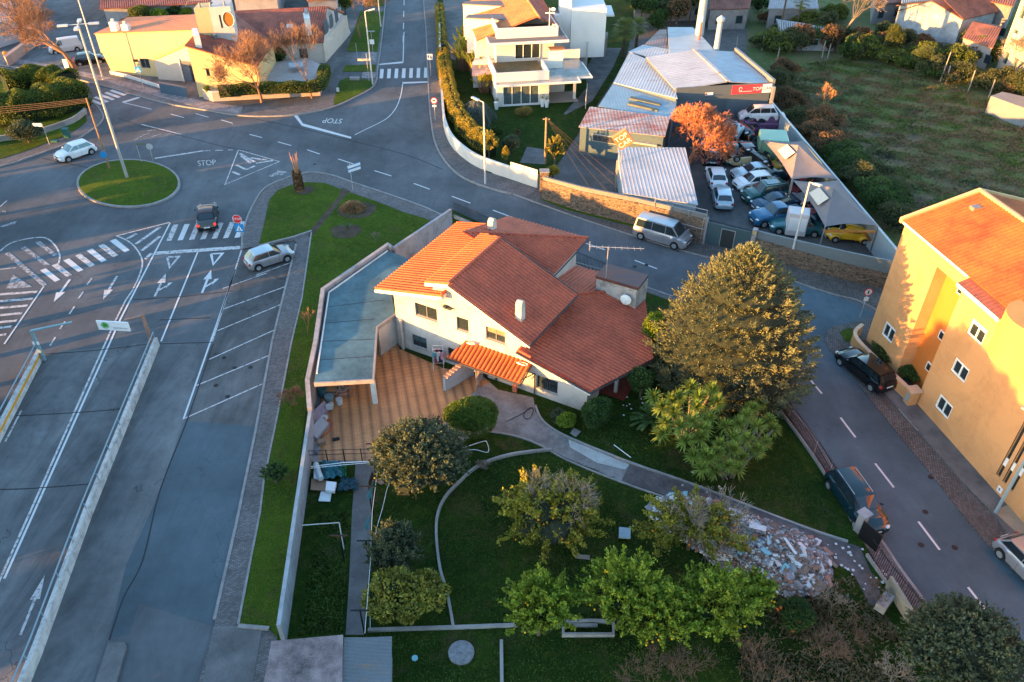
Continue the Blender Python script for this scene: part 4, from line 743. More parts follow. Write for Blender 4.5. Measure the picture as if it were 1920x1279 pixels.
# front garden wall with hedge soil
gwl = thing('garden_wall', 'pink-beige retaining wall of the cream house front garden', 'wall', P(500, 187, .1)); GWM = plaster('pink_render', (.42, .33, .29), .25)
q = [P(383, 187, 0), P(401, 192, 0), P(601, 181, 0), P(614, 140, 0)]; mb = MB(); strip(mb, q, 0, .18, .1, [1.2, 1.2, 1.2, 1.2]); mb.build('wall', GWM, gwl); mb = MB(); strip(mb, q, -.04, .22, 1.203, 1.27); mb.build('coping', BARGE, gwl)
MB(Fr(P(401, 192, 0), d=(P(601, 181, 0)-P(401, 192, 0)))).box(2.0, 3.2, -.02, -.004, .5, .95).build('vent_panel', plain('vent_slate', (.07, .08, .10)), gwl)
a = [P(384, 185, 0), P(402, 189, 0), P(599, 178, 0), P(612, 140, 0), P(580, 125, 0), P(480, 135, 0)]; sheet('terrace_soil', a, 1.05, mk('terrace_pale', (.36, .31, .29)), .1)
mb = MB(); strip(mb, [P(208, 140, 0), P(236, 146, 0), P(280, 160, 0), P(318, 172, 0)], -.07, .07, .1, .5); tag(mb.build('low_wall', BARGE), 'low white kerb wall beside the sloping drive of the cream house', 'wall')
tag(mass('blue_wall', [(296, 152), (347, 162), (349, 165), (297, 156)], 1.3, .1, plain('blue_render', (.06, .10, .14)), None), 'dark blue low wall beside the garage of the cream house', 'wall')
tag(mass('outdoor_table', [(540, 118), (567, 116), (570, 124), (543, 126)], 1.75, 1.65, mk('table_pale', (.34, .38, .40), .4), None), 'pale table top standing on the terrace behind the hedge', 'table')
# ---- further houses along the top-left edge -----------------------------------
def simple_house(name, label, px, zt, eave_over, ridge, roofm, wallm, wins=(), shape='barrel'):
    # px: footprint corners at eave height (front-left, front-right, back-right, back-left)
    c = [P(a, b, zt) for a, b in px]; t_ = thing(name, label, 'house', Vector((c[0].x, c[0].y, 0))); ctr = sum(c, Vector())/4; W = [ctr+(p-ctr)*.94 for p in c]
    MB().prism([(p.x, p.y) for p in W], .05, zt-.05).build('wall', wallm, t_)
    m1, m2 = (c[0]+c[3])/2+Vector((0, 0, ridge)), (c[1]+c[2])/2+Vector((0, 0, ridge)); dn = (c[0]-m1); corr_obj('roof', [c[0], c[1], m2, m1], tuple(dn), roofm, t_, .3, .06, .1, shape); corr_obj('roof', [m1, m2, c[2], c[3]], tuple(-dn), roofm, t_, .3, .06, .1, shape)
    mb = MB(); mb.face([W[0]+Vector((0, 0, -.06)), W[3]+Vector((0, 0, -.06)), m1+Vector((.1, 0, -.12))]); mb.build('gable', wallm, t_); mb = MB(); mb.face([W[2]+Vector((0, 0, -.06)), W[1]+Vector((0, 0, -.06)), m2+Vector((-.1, 0, -.12))]); mb.build('gable', wallm, t_)
    f = Fr(W[0]-Vector((0, 0, zt)), d=(W[1]-W[0]))
    for (s0, s1, z0, z1, kind) in wins:
        k = MB(f).box(s0, s1, -.05, -.004, z0, z1).build('window' if kind != 'door' else 'door', DARKF if kind != 'white' else WHT, t_); MB(f).box(s0+.1, s1-.1, -.065, -.052, z0+.1, z1-.1).build('pane', GL, k)
    return t_
WHO = plaster('offwhite_wall', (.36, .35, .36), .35); WBL = plaster('white_wall', (.62, .60, .58), .1, .4, (.4, .4, .42))
simple_house('house', 'low white house with a terrace and dark blue doors behind the cream house', [(186, 17), (392, 5), (420, -70), (196, -60)], 3.0, .3, 1.8, TD, WHO, ((3.2, 5.0, .3, 2.3, 'door'), (8.5, 10.3, .3, 2.3, 'door'), (15, 16.2, 1.1, 2.3, 'w')))
simple_house('house', 'orange roofed house at the top beyond the cream house', [(435, -4), (520, -8), (530, -60), (440, -60)], 4.2, .3, 1.8, TO, WHO)
simple_house('house', 'pale house beside the tree-lined footpath at the top', [(575, 2), (632, -3), (640, -60), (580, -60)], 3.6, .3, 1.5, TO, WHO, ((1, 2.5, .4, 2.4, 'door'),))
simple_house('house', 'grey flat-fronted building at the top left corner', [(-60, 60), (30, 33), (0, -60), (-90, -40)], 3.4, .3, .5, mk('roof_grey_felt', (.30, .30, .32), .8), WHO)
tag(mass('boundary_wall', [(10, 108), (62, 70), (60, 66), (6, 104)], 1.3, .05, plaster('pinkish_wall', (.40, .27, .22), .3), None), 'sloping pink-brown wall in the top left corner by the big bare tree', 'wall')
tag(mass('boundary_wall', [(52, 60), (75, 8), (60, 0), (44, 52)], 1.2, .05, plaster('pinkish_wall2', (.38, .27, .24), .3), None), 'brown wall running back beside the grey flat-fronted building', 'wall')
# ---- white modern house -----------------------------------------------------
V = Fr((-1.62, 90.2), ang=R(9)); WH = plaster('modern_white', (.60, .57, .52), .06, .4, (.45, .45, .45)); GV = mk('roof_gravel', (.17, .15, .15), .9, .3, 3); RO = rooftile('tile_flat_orange', (.55, .17, .05), .35, tuple(V.u)[:2], .35); DECK = mk('terrace_olive', (.16, .13, .07), .85, .25, 2)
vh = thing('house', 'white modern house with roof terrace, flat slabs and glass canopy', 'house', V.o)
mb = MB(); facade(mb, V.o, V.u, [(-.1, .15), (6.0, .15), (6.0, 3.0), (-.1, 3.0)], [(.6, 4.87, .25, 2.55)], .2); mb.fr = V
mb.box(-.1, 6.0, .22, 13, .15, 2.99); mb.box(-.1, .1, .003, .22, .15, 2.99); mb.box(5.8, 6.0, .003, .22, .15, 2.99); mb.box(6.0, 8.6, 3.4, 14, .15, 3.0); mb.box(.7, 7.7, 6.0, 16, 3.0, 6.0); mb.build('wall', WH, vh)
window(vh, V.o, V.u, (.6, 4.87, .25, 2.55), WHT, mk('glass_curtain', (.10, .13, .13), .15, .5, 6, spec=.7), 4, 1, .09, .15, WHT)
mb = MB(V); mb.box(-.45, 9.4, -1.5, -1.35, 2.98, 3.2); mb.box(-.45, -.3, -1.35, 0, 2.98, 3.2); mb.box(9.25, 9.4, -1.35, .0, 2.98, 3.2); mb.box(10.9, 11.05, -.1, 5.0, 2.98, 3.2); mb.box(9.4, 11.05, -.25, -.1, 2.98, 3.2)
for x in np.arange(.8, 9.2, 1.13): mb.box(x-.04, x+.04, -1.35, (-.02 if x < 5.9 else 5.5), 3.05, 3.15)
for y in (1.2, 3.0): mb.box(6.0, 10.9, y-.04, y+.04, 3.04, 3.14)
mb.build('canopy_frame', BARGE, vh)
MB(V).box(-.3, 9.25, -1.35, -.02, 3.152, 3.17).build('canopy_glass', mk('canopy_glass', (.30, .31, .30), .15, .3, 1.2, spec=.6), vh); MB(V).box(6.02, 10.9, -.018, 6.2, 3.152, 3.17).build('canopy_glass', mk('canopy_glass_teal', (.22, .30, .31), .12, .4, .5, spec=.6), vh)
mb = MB(V); mb.box(9.1, 9.4, .8, 1.1, .15, 2.97); mb.build('column', WH, vh); MB(V).box(6.0, 9.6, .2, 3.4, .16, .26).build('porch_slab', mk('porch_tile_beige', (.33, .25, .2)), vh)
mb = MB(V); mb.box(-.35, 5.85, -.5, -.3, 3.2, 4.25); mb.box(-.35, -.15, -.3, 6.0, 3.2, 4.25); mb.box(5.65, 5.85, -.3, 3.4, 3.2, 4.25); mb.box(5.85, 8.2, 3.2, 3.4, 3.2, 4.25); mb.build('parapet', WH, vh)
MB(V).box(-.15, 5.65, -.3, 6.0, 3.0, 3.32).build('terrace', DECK, vh)
c_ = MB(V).box(6.7, 8.35, 3.41, 4.3, 3.2, 5.2).build('chimney', WH, vh); MB(V).box(6.6, 8.45, 3.35, 4.4, 5.3, 5.38).build('cap', plain('cap_rusty', (.35, .16, .08)), c_); MB(V).box(8.21, 11, 6.3, 6.5, 3.2, 4.3).build('parapet', WH, vh)
U = V(.75, 5.99); mb = MB(V); window(vh, V(0, 5.86), V.u, (2.9, 6.0, 3.6, 5.85), WHT, GL, 3, 1, .09, .1)
MB(V).box(-.5, 9.0, 3.7, 10.5, 6.0, 6.28).build('slab_roof', BARGE, vh); MB(V).box(-.35, 8.85, 3.85, 10.4, 6.283, 6.33).build('gravel', GV, vh)
mb = MB(V); mb.box(.65, 7.95, 5.1, 5.3, 6.33, 7.5); mb.box(7.75, 7.95, 5.3, 9.5, 6.33, 7.5); mb.box(.65, .85, 5.3, 9.5, 6.33, 7.5); mb.build('parapet', WH, vh)
P1, P2 = V(5.8, 5.35, 7.35), V(5.6, 24, 10.2)
corr_obj('roof', [V(-2.3, 9.5, 5.6), V(.9, 5.35, 6.6), V(5.8, 5.35, 8.2), V(5.6, 22, 8.6), V(-1.5, 22, 6.0)][:0]+[V(-1.6, 6.3, 5.9), V(5.8, 6.3, 8.4), V(5.6, 22, 8.4), V(-1.6, 22, 5.9)], neg(V.u), RO, vh, .3, .04, .1); corr_obj('roof', [V(5.8, 5.35, 8.4), V(8.3, 6.3, 7.2), V(8.6, 22, 7.2), V(5.6, 22, 8.4)], tuple(V.u), TD, vh, .3, .04, .1)
mb = MB(V); mb.cyl((5.75, 5.6, 8.45), (5.6, 22, 8.45), .13, .13, 8); mb.build('ridge_cap', RO, vh)
MB(V).box(-1.5, .7, 8, 20, 3.0, 5.7).build('wall', WH, vh)
for (px, z, lb) in (([(874, 34), (955, 38), (950, 27), (878, 29)], 7.2, 0), ([(868, 8), (943, 12), (941, 2), (872, 4)], 7.4, 1)):
    o_ = mass('dormer', px, z, 3, WH, vh); c4 = [P(a_, b_, z) for a_, b_ in px]; MB().prism([(p.x, p.y) for p in [c4[0]+Vector((-.1, -.15, 0)), c4[1]+Vector((.1, -.15, 0)), c4[2]+Vector((.1, 0, 0)), c4[3]]], z+.003, z+.12).build('gravel', GV, o_)
mass('side_wing', [(886, 117), (916, 116), (922, 104), (893, 105)], 3.3, .2, WH, vh); mass('side_roof', [(885, 140), (921, 136), (915, 104), (885, 117)], 3.0, 2.8, pavers('pink_tiles', (.36, .25, .24), .9, .9, R(9)), vh)
mb = MB(V); mb.tube([(9.9, -2.2, .2), (9.9, -2.2, 1.2), (11.3, 3.0, 1.2), (11.3, 3.0, .2)], .04, 6); mb.build('ramp_railing', BARGE, vh); MB(V).prism([(9.92, -2.1), (9.96, -2.1), (11.2, 2.6), (11.16, 2.6)], .35, 1.1).build('ramp_glass', plain('ramp_glass', (.2, .42, .46), .1), vh)
mb = MB(); p = P(1030, 52, 7.4); mb.cyl(p, p+Vector((0, 0, 2.2)), .05); mb.box(p.x-.5, p.x+.6, p.y-.05, p.y+.05, p.z+1.6, p.z+1.7); mb.ball(p+Vector((.4, -.2, 2.1)), .3, 8, 6, (1, .4, .7)); tag(mb.build('antenna_mast', WHT), 'white aerial mast with small dish on the flat slab of the modern house', 'antenna')
for i, (a_, b_) in enumerate(((917, 200), (926, 200))):
    p = P(a_ if i == 0 else 1018, 203 if i == 0 else 200, .2)
for (x, y, lb) in ((1017, 200, 'left of the two tall white pots by the glass doors of the modern house'), (1025, 201, 'right of the two tall white pots by the glass doors of the modern house'), (931, 205, 'white pot standing at the left corner of the modern house front')):
    p = P(x, y, .2); t_ = thing('plant_pot', lb, 'plant pot', p); MB().cyl(p, p+Vector((0, 0, .85)), .18, .3, 10).build('pot', WHT, t_); m = MB()
    for k in range(40): a_ = random.uniform(0, 6.28); r_ = random.uniform(0, .32); c = p+Vector((r_*math.cos(a_), r_*math.sin(a_), .9+random.uniform(0, .4))); m.face([c, c+Vector((random.uniform(-.12, .12), random.uniform(-.12, .12), .1)), c+Vector((random.uniform(-.12, .12), random.uniform(-.12, .12), 0))])
    m.build('plant', leafmat('leaf_pot', [(.08, .12, .02), (.2, .2, .04)]), t_)
# white rear house
rh = thing('house', 'white modern house with grey flat roofs behind the glass canopy house', 'house', P(1090, 95))
mass('wall', [(1040, 29), (1098, 27), (1091, 18), (1032, 22)], 7.2, 3, WBL, rh); mass('gravel', [(1033, 22), (1098, 27), (1092, 18), (1020, 22)], 7.3, 7.21, GV, rh)
mass('wall', [(1072, 18), (1138, 16), (1130, -5), (1070, -5)], 8.2, 2.4, WBL, rh); mass('stone_base', [(1090, 76), (1136, 74), (1140, 60), (1096, 60)], 2.4, .1, pavers('beige_base', (.28, .23, .20), .6, .3), rh); mass('wall', [(1072, 2), (1050, -1), (1048, -30), (1072, -20)], 9.0, 2, WBL, rh)
mass('canopy', [(1138, 28), (1152, 28), (1146, 10), (1136, 10)], 6.0, 5.8, WBL, rh); p = P(1124, 42, 6.2); MB().box(p.x-.3, p.x+.3, p.y-.8, p.y-.3, 4.4, 6.4).build('window', GL, rh)
corr_obj('roof', [P(1055, 49, 5.6), P(1103, 72, 4.6), P(1094, 64, 4.8), P(1048, 44, 5.8)], (1, 0, -.2), TD, rh, .3, .05); mass('wall', [(1058, 55), (1103, 79), (1100, 70), (1056, 50)], 4.4, .2, WBL, rh)
# white curved wall along the pavement
wc = thing('street_wall', 'curved white street wall below the trimmed hedge', 'wall', P(880, 300)); q = smoothline([P(*c_, 0) for c_ in ((826, 60), (828, 130), (833, 218), (838, 250), (850, 276), (870, 296), (895, 313), (925, 325), (960, 337), (1009, 353))], 4)
mb = MB(); strip(mb, q, -.2, 0, .1, 1.35); mb.build('wall', plaster('street_wall_white', (.56, .53, .48), .15, .4), wc); mb = MB(); strip(mb, q, -.23, .03, 1.353, 1.4); mb.build('coping', BARGE, wc)
gt = thing('street_gate', 'plain cream double gate at the end of the white street wall', 'gate', P(985, 345)); gm = plain('gate_cream', (.60, .56, .47), .5); g0, g1 = P(957, 337, 0), P(1008, 353, 0); gf = Fr(g0, d=(g1-g0)); L_ = (g1-g0).length
for k in range(2): MB(gf).box(.05+k*L_/2, L_/2-.03+k*L_/2, -.05, -.003, .2, 1.9).build('gate_leaf', gm, gt)
# rubble stone wall
SW = stonewall('rubble_stone', (.16, .10, .065), (.06, .045, .035), (.20, .15, .10), 2.3); MET = plain('panel_grey', (.16, .155, .15), .6)
sw = thing('stone_wall', 'rubble stone wall with a grey panel top along the main road by the van', 'wall', P(1150, 405)); q = [P(1016, 375, 0), P(1085, 398, 0), P(1190, 424, 0), P(1316, 459, 0)]
mb = MB(); strip(mb, q, 0, .4, .05, [2.0, 2.1, 2.3, 2.4]); mb.build('wall', SW, sw); mb = MB(); strip(mb, q, .1, .32, 2.35 if 0 else 1.95, [2.3, 2.5, 2.65, 2.8]); mb.build('panel', MET, sw)
sp = thing('stone_pillar', 'rendered stone pillar where the cream gate meets the rubble wall', 'pillar', P(1020, 368)); p = P(1013, 366, 0); MB().box(p.x-.05, p.x+.75, p.y, p.y+.7, .05, 2.3).build('pillar', SW, sp); MB().box(p.x-.1, p.x+.8, p.y-.05, p.y+.75, 2.303, 2.38).build('cap', CONC, sp)
sw2 = thing('stone_wall', 'rubble stone wall below the grey metal fence at the junction', 'wall', P(1560, 520)); q = [P(1403, 479, 0), P(1477, 499, 0), P(1572, 524, 0), P(1672, 548, 0)]
mb = MB(); strip(mb, q, 0, .4, .05, [1.7, 1.6, 1.5, 1.5]); mb.build('wall', SW, sw2); mb = MB(); strip(mb, q, .12, .28, 1.4, [2.35, 2.4, 2.5, 2.6]); mb.build('panel', plain('panel_teal', (.13, .155, .165), .5), sw2)
ga = thing('yard_gate', 'dark teal sliding gate of the car yard with a small door', 'gate', P(1360, 465)); g0, g1 = P(1319, 459, 0), P(1402, 479, 0); gf = Fr(g0, d=(g1-g0)); L_ = (g1-g0).length; TEALG = plain('gate_teal', (.05, .085, .095), .45)
MB(gf).box(.05, L_-.05, .1, .16, .12, 2.15).build('gate_leaf', TEALG, ga); m = MB(gf); a_ = L_*.33
m.box(a_, a_+.06, .06, .1, .15, 1.9); m.box(a_+1.15, a_+1.21, .06, .1, .15, 1.9); m.box(a_+.06, a_+1.15, .06, .1, 1.84, 1.9); m.build('door_frame', plain('frame_silver', (.4, .4, .4), .4, .5), ga)
MB(gf).box(a_+.1, a_+1.12, .075, .098, .2, 1.8).build('door', plain('mesh_dark', (.03, .035, .035)), ga)
for s_, lb in ((-.35, 'concrete gate post left of the teal yard gate'), (L_-.02, 'concrete gate post with a yellow number right of the teal yard gate')):
    t_ = thing('gate_post', lb, 'post', gf(s_, 0)); MB(gf).box(s_, s_+.36, -.05, .4, .05, 2.5).build('post', CW, t_)
    if s_ > 0: text('number', '78', gf(s_+.18, -.06, 2.2), .35, plain('yellow_paint', (.6, .45, .02)), axes(gf(s_+.18, -.06, 2.2), gf.u, Vector((0, 0, 1))), parent=t_) if False else None; text('number', '78', Vector(), .38, plain('yellow_paint', (.6, .45, .02)), axes(gf(s_+.18, -.055, 2.2), gf.u, Vector((0, 0, 1))), parent=t_)
mb = MB(); a_, b_ = P(1222, 432, 0), P(1316, 459, 0); rf = Fr(a_, d=(b_-a_)); LL = (b_-a_).length; mb.fr = rf; mb.tube([(0, -.02, 1.4), (0, -.02, 3.1), (LL, -.02, 3.3), (LL, -.02, 1.5), (0, -.02, 1.4)], .035, 6); mb.cyl((LL/3, -.02, 2.2), (LL/3, -.02, 3.1), .025); mb.cyl((2*LL/3, -.02, 2.2), (2*LL/3, -.02, 3.2), .025); tag(mb.build('billboard_frame', plain('frame_silver2', (.35, .33, .32), .4, .5)), 'empty metal billboard frame on the stone wall above the van', 'frame')
mb = MB(); p = P(1448, 487, 0); mb.box(p.x-.35, p.x+.35, p.y-.15, p.y+.15, .1, 1.15); tag(mb.build('utility_box', BARGE, bevel=.02), 'white utility cabinet at the foot of the stone wall', 'cabinet')
mb = MB(Fr(P(1403, 479, 0), d=(1, -.5))); mb.box(.5, .85, -.03, -.003, 1.0, 1.35); tag(mb.build('letter_box', BARGE), 'small white letter box on the stone wall beside the gate post', 'letter box'); mb = MB(Fr(P(1403, 479, 0), d=(1, -.5))); mb.box(.35, .8, -.04, -.003, .35, .6); tag(mb.build('meter_box', WHT), 'white meter box low on the stone wall beside the gate post', 'box')
# ---- garage compound ----------------------------------------------------------
GB = plain('cladding_slate', (.085, .105, .125), .55); MR = metalroof('sheet_white', (.33, .36, .40), .12, (.2, .17, .15)); MRR = metalroof('sheet_rusty', (.34, .32, .32), .75); MRB = metalroof('sheet_blue', (.17, .27, .34), .1, (.1, .12, .14)); MRD = metalroof('sheet_rust_dark', (.20, .17, .18), .8)
wh = thing('warehouse', 'grey clad car workshop with a white corrugated roof and red sign', 'building', (22, 84, 0)); wf = Fr((17.6, 84.2), ang=R(9)); EZ = 4.45
MB(wf).box(0, 10.8, 0, 11.0, .1, 4.3).build('wall', GB, wh)
mb = MB(wf); mb.box(0, 10.8, -.12, -.002, 3.4, 4.6); mb.build('parapet', GB, wh); MB(wf).box(10.85, 11.15, -.1, 11, 3.6, 4.9).build('gutter', plain('gutter_grey', (.15, .16, .17)), wh)
corr_obj('roof', [wf(-.1, .05, 4.35), wf(5.7, .05, 4.9), wf(5.7, 11, 4.9), wf(-.1, 11, 4.35)], neg(wf.u), MR, wh, .5, .035, .06, 'trap'); corr_obj('roof', [wf(5.9, .05, 4.9), wf(10.8, .05, 4.4), wf(10.8, 11, 4.4), wf(5.9, 11, 4.9)], tuple(wf.u), MR, wh, .5, .035, .06, 'trap'); MB(wf).box(5.6, 6.0, .05, 11, 4.93, 5.03).build('ridge_cap', metalroof('ridge_dirty', (.40, .38, .38), .3), wh)
MB(wf).box(2.6, 5.9, -.17, -.13, .1, 3.0).build('roller_door', plain('roller_slate', (.06, .075, .09)), wh)
sgn = MB(wf).box(6.3, 10.8, -.2, -.125, 3.55, 4.5).build('sign_board', plain('sign_red', (.55, .045, .06)), wh); MB(wf).box(9.75, 10.8, -.215, -.203, 3.55, 4.5).build('sign_panel', WHT, sgn)
up = Vector((0, 0, 1)); text('lettering', 'TOP', Vector(), .55, WHT, axes(wf(9.68, -.225, 4.02), wf.u, up), parent=sgn, align='RIGHT'); text('lettering', 'CAR', Vector(), .5, DARKF, axes(wf(9.8, -.225, 4.02), wf.u, up), parent=sgn, align='LEFT')
m = MB(wf); m.tube([(7.25+.16*math.cos(t), -.22, 4.1+.22*math.sin(t)) for t in [2*math.pi*i/12 for i in range(12)]], .02, 4); m.box(7.1, 8.6, -.225, -.215, 3.8, 3.84); m.build('emblem', WHT, sgn); sg2 = MB(wf).box(3.3, 4.2, -.16, -.13, 3.6, 3.9).build('small_sign', WHT, wh); MB(wf).box(3.32, 3.5, -.175, -.162, 3.63, 3.87).build('emblem', plain('sign_red2', (.5, .05, .05)), sg2)
nb = thing('warehouse', 'long flat pale roofed workshop with tall vent stacks', 'building', (21, 100, 0)); mass('roof', [(1255, 103), (1346, 101), (1318, 70), (1299, 51), (1252, 51)], 4.6, 4.4, metalroof('flat_pale', (.33, .37, .40), .2, (.25, .2, .17)), nb); mass('wall', [(1257, 103), (1344, 101), (1316, 70), (1298, 52), (1254, 52)], 4.39, .1, GB, nb)
for x, y, hgt, r_, lb in ((1311, 64, 5.0, .55, 'thick tapering galvanised vent stack with conical cap at the back of the workshop roof'), (1343, 93, 3.2, .36, 'shorter galvanised vent stack at the right edge of the workshop roof'), (1311, 75, 2.2, .11, 'thin rusty flue pipe in front of the thick vent stack')):
    p = P(x, y, 4.6); t_ = thing('vent_stack', lb, 'vent stack', p); m = MB(); gm = plain('galvanised', (.36, .42, .46), .45, .4) if r_ > .2 else mk('rusty_pipe', (.22, .08, .05), .7)
    m.cyl(p+Vector((0, 0, -.1)), p+Vector((0, 0, hgt)), r_, r_*.85, 14); m.build('pipe', gm, t_, smooth=True); m = MB(); m.cyl(p+Vector((0, 0, hgt+.15)), p+Vector((0, 0, hgt+.4)), r_*1.35, r_*1.35, 14); m.cyl(p+Vector((0, 0, hgt+.4)), p+Vector((0, 0, hgt+.75)), r_*1.35, .03, 14); m.cyl(p+Vector((0, 0, hgt-.05)), p+Vector((0, 0, hgt+.17)), r_, r_*1.35, 14); m.build('cap', gm if r_ > .2 else WHT, t_)
for nm, lb, px, zs, mt, wallm, dn in (('shed', 'long shed with a bluish white corrugated roof left of the workshop', [(1150, 155), (1270, 185), (1261, 128), (1180, 98)], (3.7, 4.1, 4.2, 3.8), MR, GB, (-.3, -1, 0)),
    ('shed', 'blue felt roofed shed with two skylight strips', [(1122, 199), (1261, 224), (1270, 186), (1150, 156)], (3.5, 3.6, 3.8, 3.6), MRB, GB, (0, -1, 0)),
    ('shed', 'small grey roofed shed behind the bluish white shed', [(1178, 97), (1258, 118), (1254, 92), (1206, 84)], (3.7, 4.0, 4.0, 3.8), MR, GB, (-.3, -1, 0)),
    ('shed', 'rust stained shed roof at the back of the compound', [(1208, 84), (1253, 92), (1250, 52), (1236, 56)], (3.7, 3.9, 4.0, 3.7), MRD, GB, (-.2, -1, 0)),
    ('shed', 'shed with rust streaked corrugated roof and barred window', [(1085, 238), (1247, 256), (1256, 222), (1106, 200)], (3.1, 3.4, 3.6, 3.5), MRR, plain('shed_teal', (.065, .10, .12), .6), (0, -1, 0)),
    ('shed', 'low open shed with white corrugated roof behind the stone wall', [(1168, 362), (1309, 384), (1284, 283), (1158, 276)], (2.6, 2.7, 3.1, 3.2), MR, plain('shed_pale', (.25, .33, .38), .6), (0, -1, 0))):
    c = [P(a_, b_, z) for (a_, b_), z in zip(px, zs)]; t_ = thing(nm, lb, 'shed', Vector((c[0].x, c[0].y, 0)))
    n = (c[1]-c[0]).cross(c[3]-c[0]); c[2].z = c[0].z-((c[2].x-c[0].x)*n.x+(c[2].y-c[0].y)*n.y)/n.z
    corr_obj('roof', c, dn if mt is not MRB else dn, mt, t_, .33, .016 if mt is not MRB else .004, .06, 'trap' if mt is not MRR else 'sin')
    ctr = sum(c, Vector())/4; mb = MB(); mb.prism([((ctr+(p-ctr)*.965).x, (ctr+(p-ctr)*.965).y) for p in c], .1, 0, top=[p.z-.09 for p in c]); mb.build('wall', wallm, t_)
    if mt is MRB:
        for px2 in (((1180, 184), (1238, 197), (1240, 193), (1184, 180)), ((1177, 194), (1233, 207), (1235, 204), (1180, 190))): mass('skylight_strip', px2, 3.75, 3.5, mk('strip_dark', (.10, .11, .09)), t_)
    if mt is MRR:
        f = Fr((ctr+(c[0]-ctr)*.965).xy.to_3d(), d=((c[1]-c[0]).x, (c[1]-c[0]).y)); w2 = MB(f).box(1.3, 4.6, -.06, -.01, 1.8, 2.6).build('window', plain('frame_beige', (.35, .32, .28)), t_); MB(f).box(1.4, 4.5, -.075, -.062, 1.9, 2.5).build('pane', GL, w2); m = MB(f)
        for k in range(22): m.box(1.45+k*.14, 1.48+k*.14, -.11, -.09, 1.85, 2.55)
        m.build('bars', plain('bars', (.2, .17, .15)), w2); MB(f).box(5.0, 8.0, -.4, -.01, 2.35, 2.5).build('canopy', plain('canopy_pinkish', (.38, .33, .3)), t_)
# the rotated square sign on its lattice tower
st_ = thing('sign_tower', 'lattice tower carrying a tilted square orange advertising sign', 'sign', (10.2, 69.2, 0)); m = MB(); SL = plain('steel_grey', (.30, .28, .27), .5, .5); b0 = Vector((10.2, 69.2, .1)); hs = 2.9
for dx in (-.35, .35):
    for dy in (-.35, .35): m.cyl(b0+Vector((dx, dy, 0)), b0+Vector((dx, dy, hs)), .045, .045, 5)
for k in range(4):
    z0, z1 = k*hs/4, (k+1)*hs/4
    for dy in (-.35, .35): m.cyl(b0+Vector((-.35, dy, z0)), b0+Vector((.35, dy, z1)), .025, .025, 4); m.cyl(b0+Vector((-.35, dy, z1)), b0+Vector((.35, dy, z1)), .025, .025, 4)
m.cyl(b0+Vector((0, 0, hs-.2)), b0+Vector((0, 0, 3.9)), .06); m.build('tower', SL, st_)
c0 = PL(1168, 261, b0, (0, 1, 0)); e1 = Vector((.80, -.05, .60)).normalized(); e2 = Vector((-.6, .0, .8)); e2 = (e2-e1*e2.dot(e1)).normalized(); en = e1.cross(e2).normalized(); hw = .72
def bx3(mb, c, a, b, n, ha, hb, n0, n1):
    t_ = [mb.V(c+a*x*ha+b*y*hb+n*z) for z in (n0, n1) for x, y in ((-1, -1), (1, -1), (1, 1), (-1, 1))]
    for f_ in ((3, 2, 1, 0), (4, 5, 6, 7), (0, 1, 5, 4), (1, 2, 6, 5), (2, 3, 7, 6), (3, 0, 4, 7)): mb.f.append([t_[i] for i in f_]); mb.m.append(0)
m = MB(); bx3(m, c0, e1, e2, en, hw, hw, -.25, .25); sb = m.build('sign_box', mk('sign_orange', (.62, .16, .05), .4, .2, 1), st_)
for k, (wd_, oy) in enumerate((('TOP', .30), ('CAR', -.34))): pp = c0+e2*oy+en*.265; text('lettering', wd_, Vector(), .66, WHT, axes(pp, e1, e2), parent=sb)
# shade sails on posts
SAIL = mk('sail_grey', (.17, .155, .16), .9, .12, 1); 
for lb, px, z0, pk, patch in (('far of the two grey pyramid shade tents over the parked cars', [(1430, 262), (1506, 264), (1571, 336), (1485, 337)], 2.7, (1501, 300), [(1458, 282), (1476, 271), (1491, 286), (1472, 299)]), ('near of the two grey pyramid shade tents, above the yellow beetle', [(1487, 338), (1573, 338), (1646, 423), (1547, 425)], 2.7, (1566, 362), [(1517, 362), (1536, 351), (1554, 372), (1534, 385)])):
    c = [P(a_, b_, z0) for a_, b_ in px]; t_ = thing('shade_tent', lb, 'tent', Vector((c[0].x, c[0].y, 0))); top = sum(c, Vector())/4+Vector((-.3, 0, 1.4)); m = MB(); NS = 8
    for i in range(4):
        a_, b_ = c[i], c[(i+1) % 4]; rows = []
        for j in range(NS+1):
            t1 = j/NS; row = []
            for k in range(NS+1):
                s1 = k/NS; e = a_.lerp(b_, s1); mid = (a_+b_)/2; ctr = sum(c, Vector())/4; e = e.lerp(Vector((ctr.x, ctr.y, e.z)), .10*math.sin(math.pi*s1)); e.z -= 0; q_ = e.lerp(top, t1); q_.z = z0+1.4*t1**1.25; row.append(m.V(q_))
            rows.append(row)
        for j in range(NS):
            for k in range(NS): m.f.append([rows[j][k], rows[j][k+1], rows[j+1][k+1], rows[j+1][k]]); m.m.append(0)
    m.build('canopy', SAIL, t_, smooth=True); m = MB()
    for p in c: m = MB(); m.cyl((p.x, p.y, .1), (p.x, p.y, z0), .06); m.build('post', SL, t_)
    q = [P(a_, b_, 3.15) for a_, b_ in patch]; n0 = (c[3]-c[0]).cross(top-c[0]).normalized(); n0 = n0 if n0.z > 0 else -n0; q = [PL(a_, b_, c[0]+n0*.12, tuple(n0)) for a_, b_ in patch]; m = MB(); m.slab([p_+n0*.02 for p_ in q], .02); m.build('cream_patch', plain('cream_sheet', (.55, .47, .38)), t_)
yf = thing('yard_wall', 'long grey metal panel wall between the car yard and the field', 'wall', (31, 75, 0)); q = [Vector((28.9, 88.2, 0)), Vector((30.9, 64, 0)), Vector((31.0, 53.2, 0))]
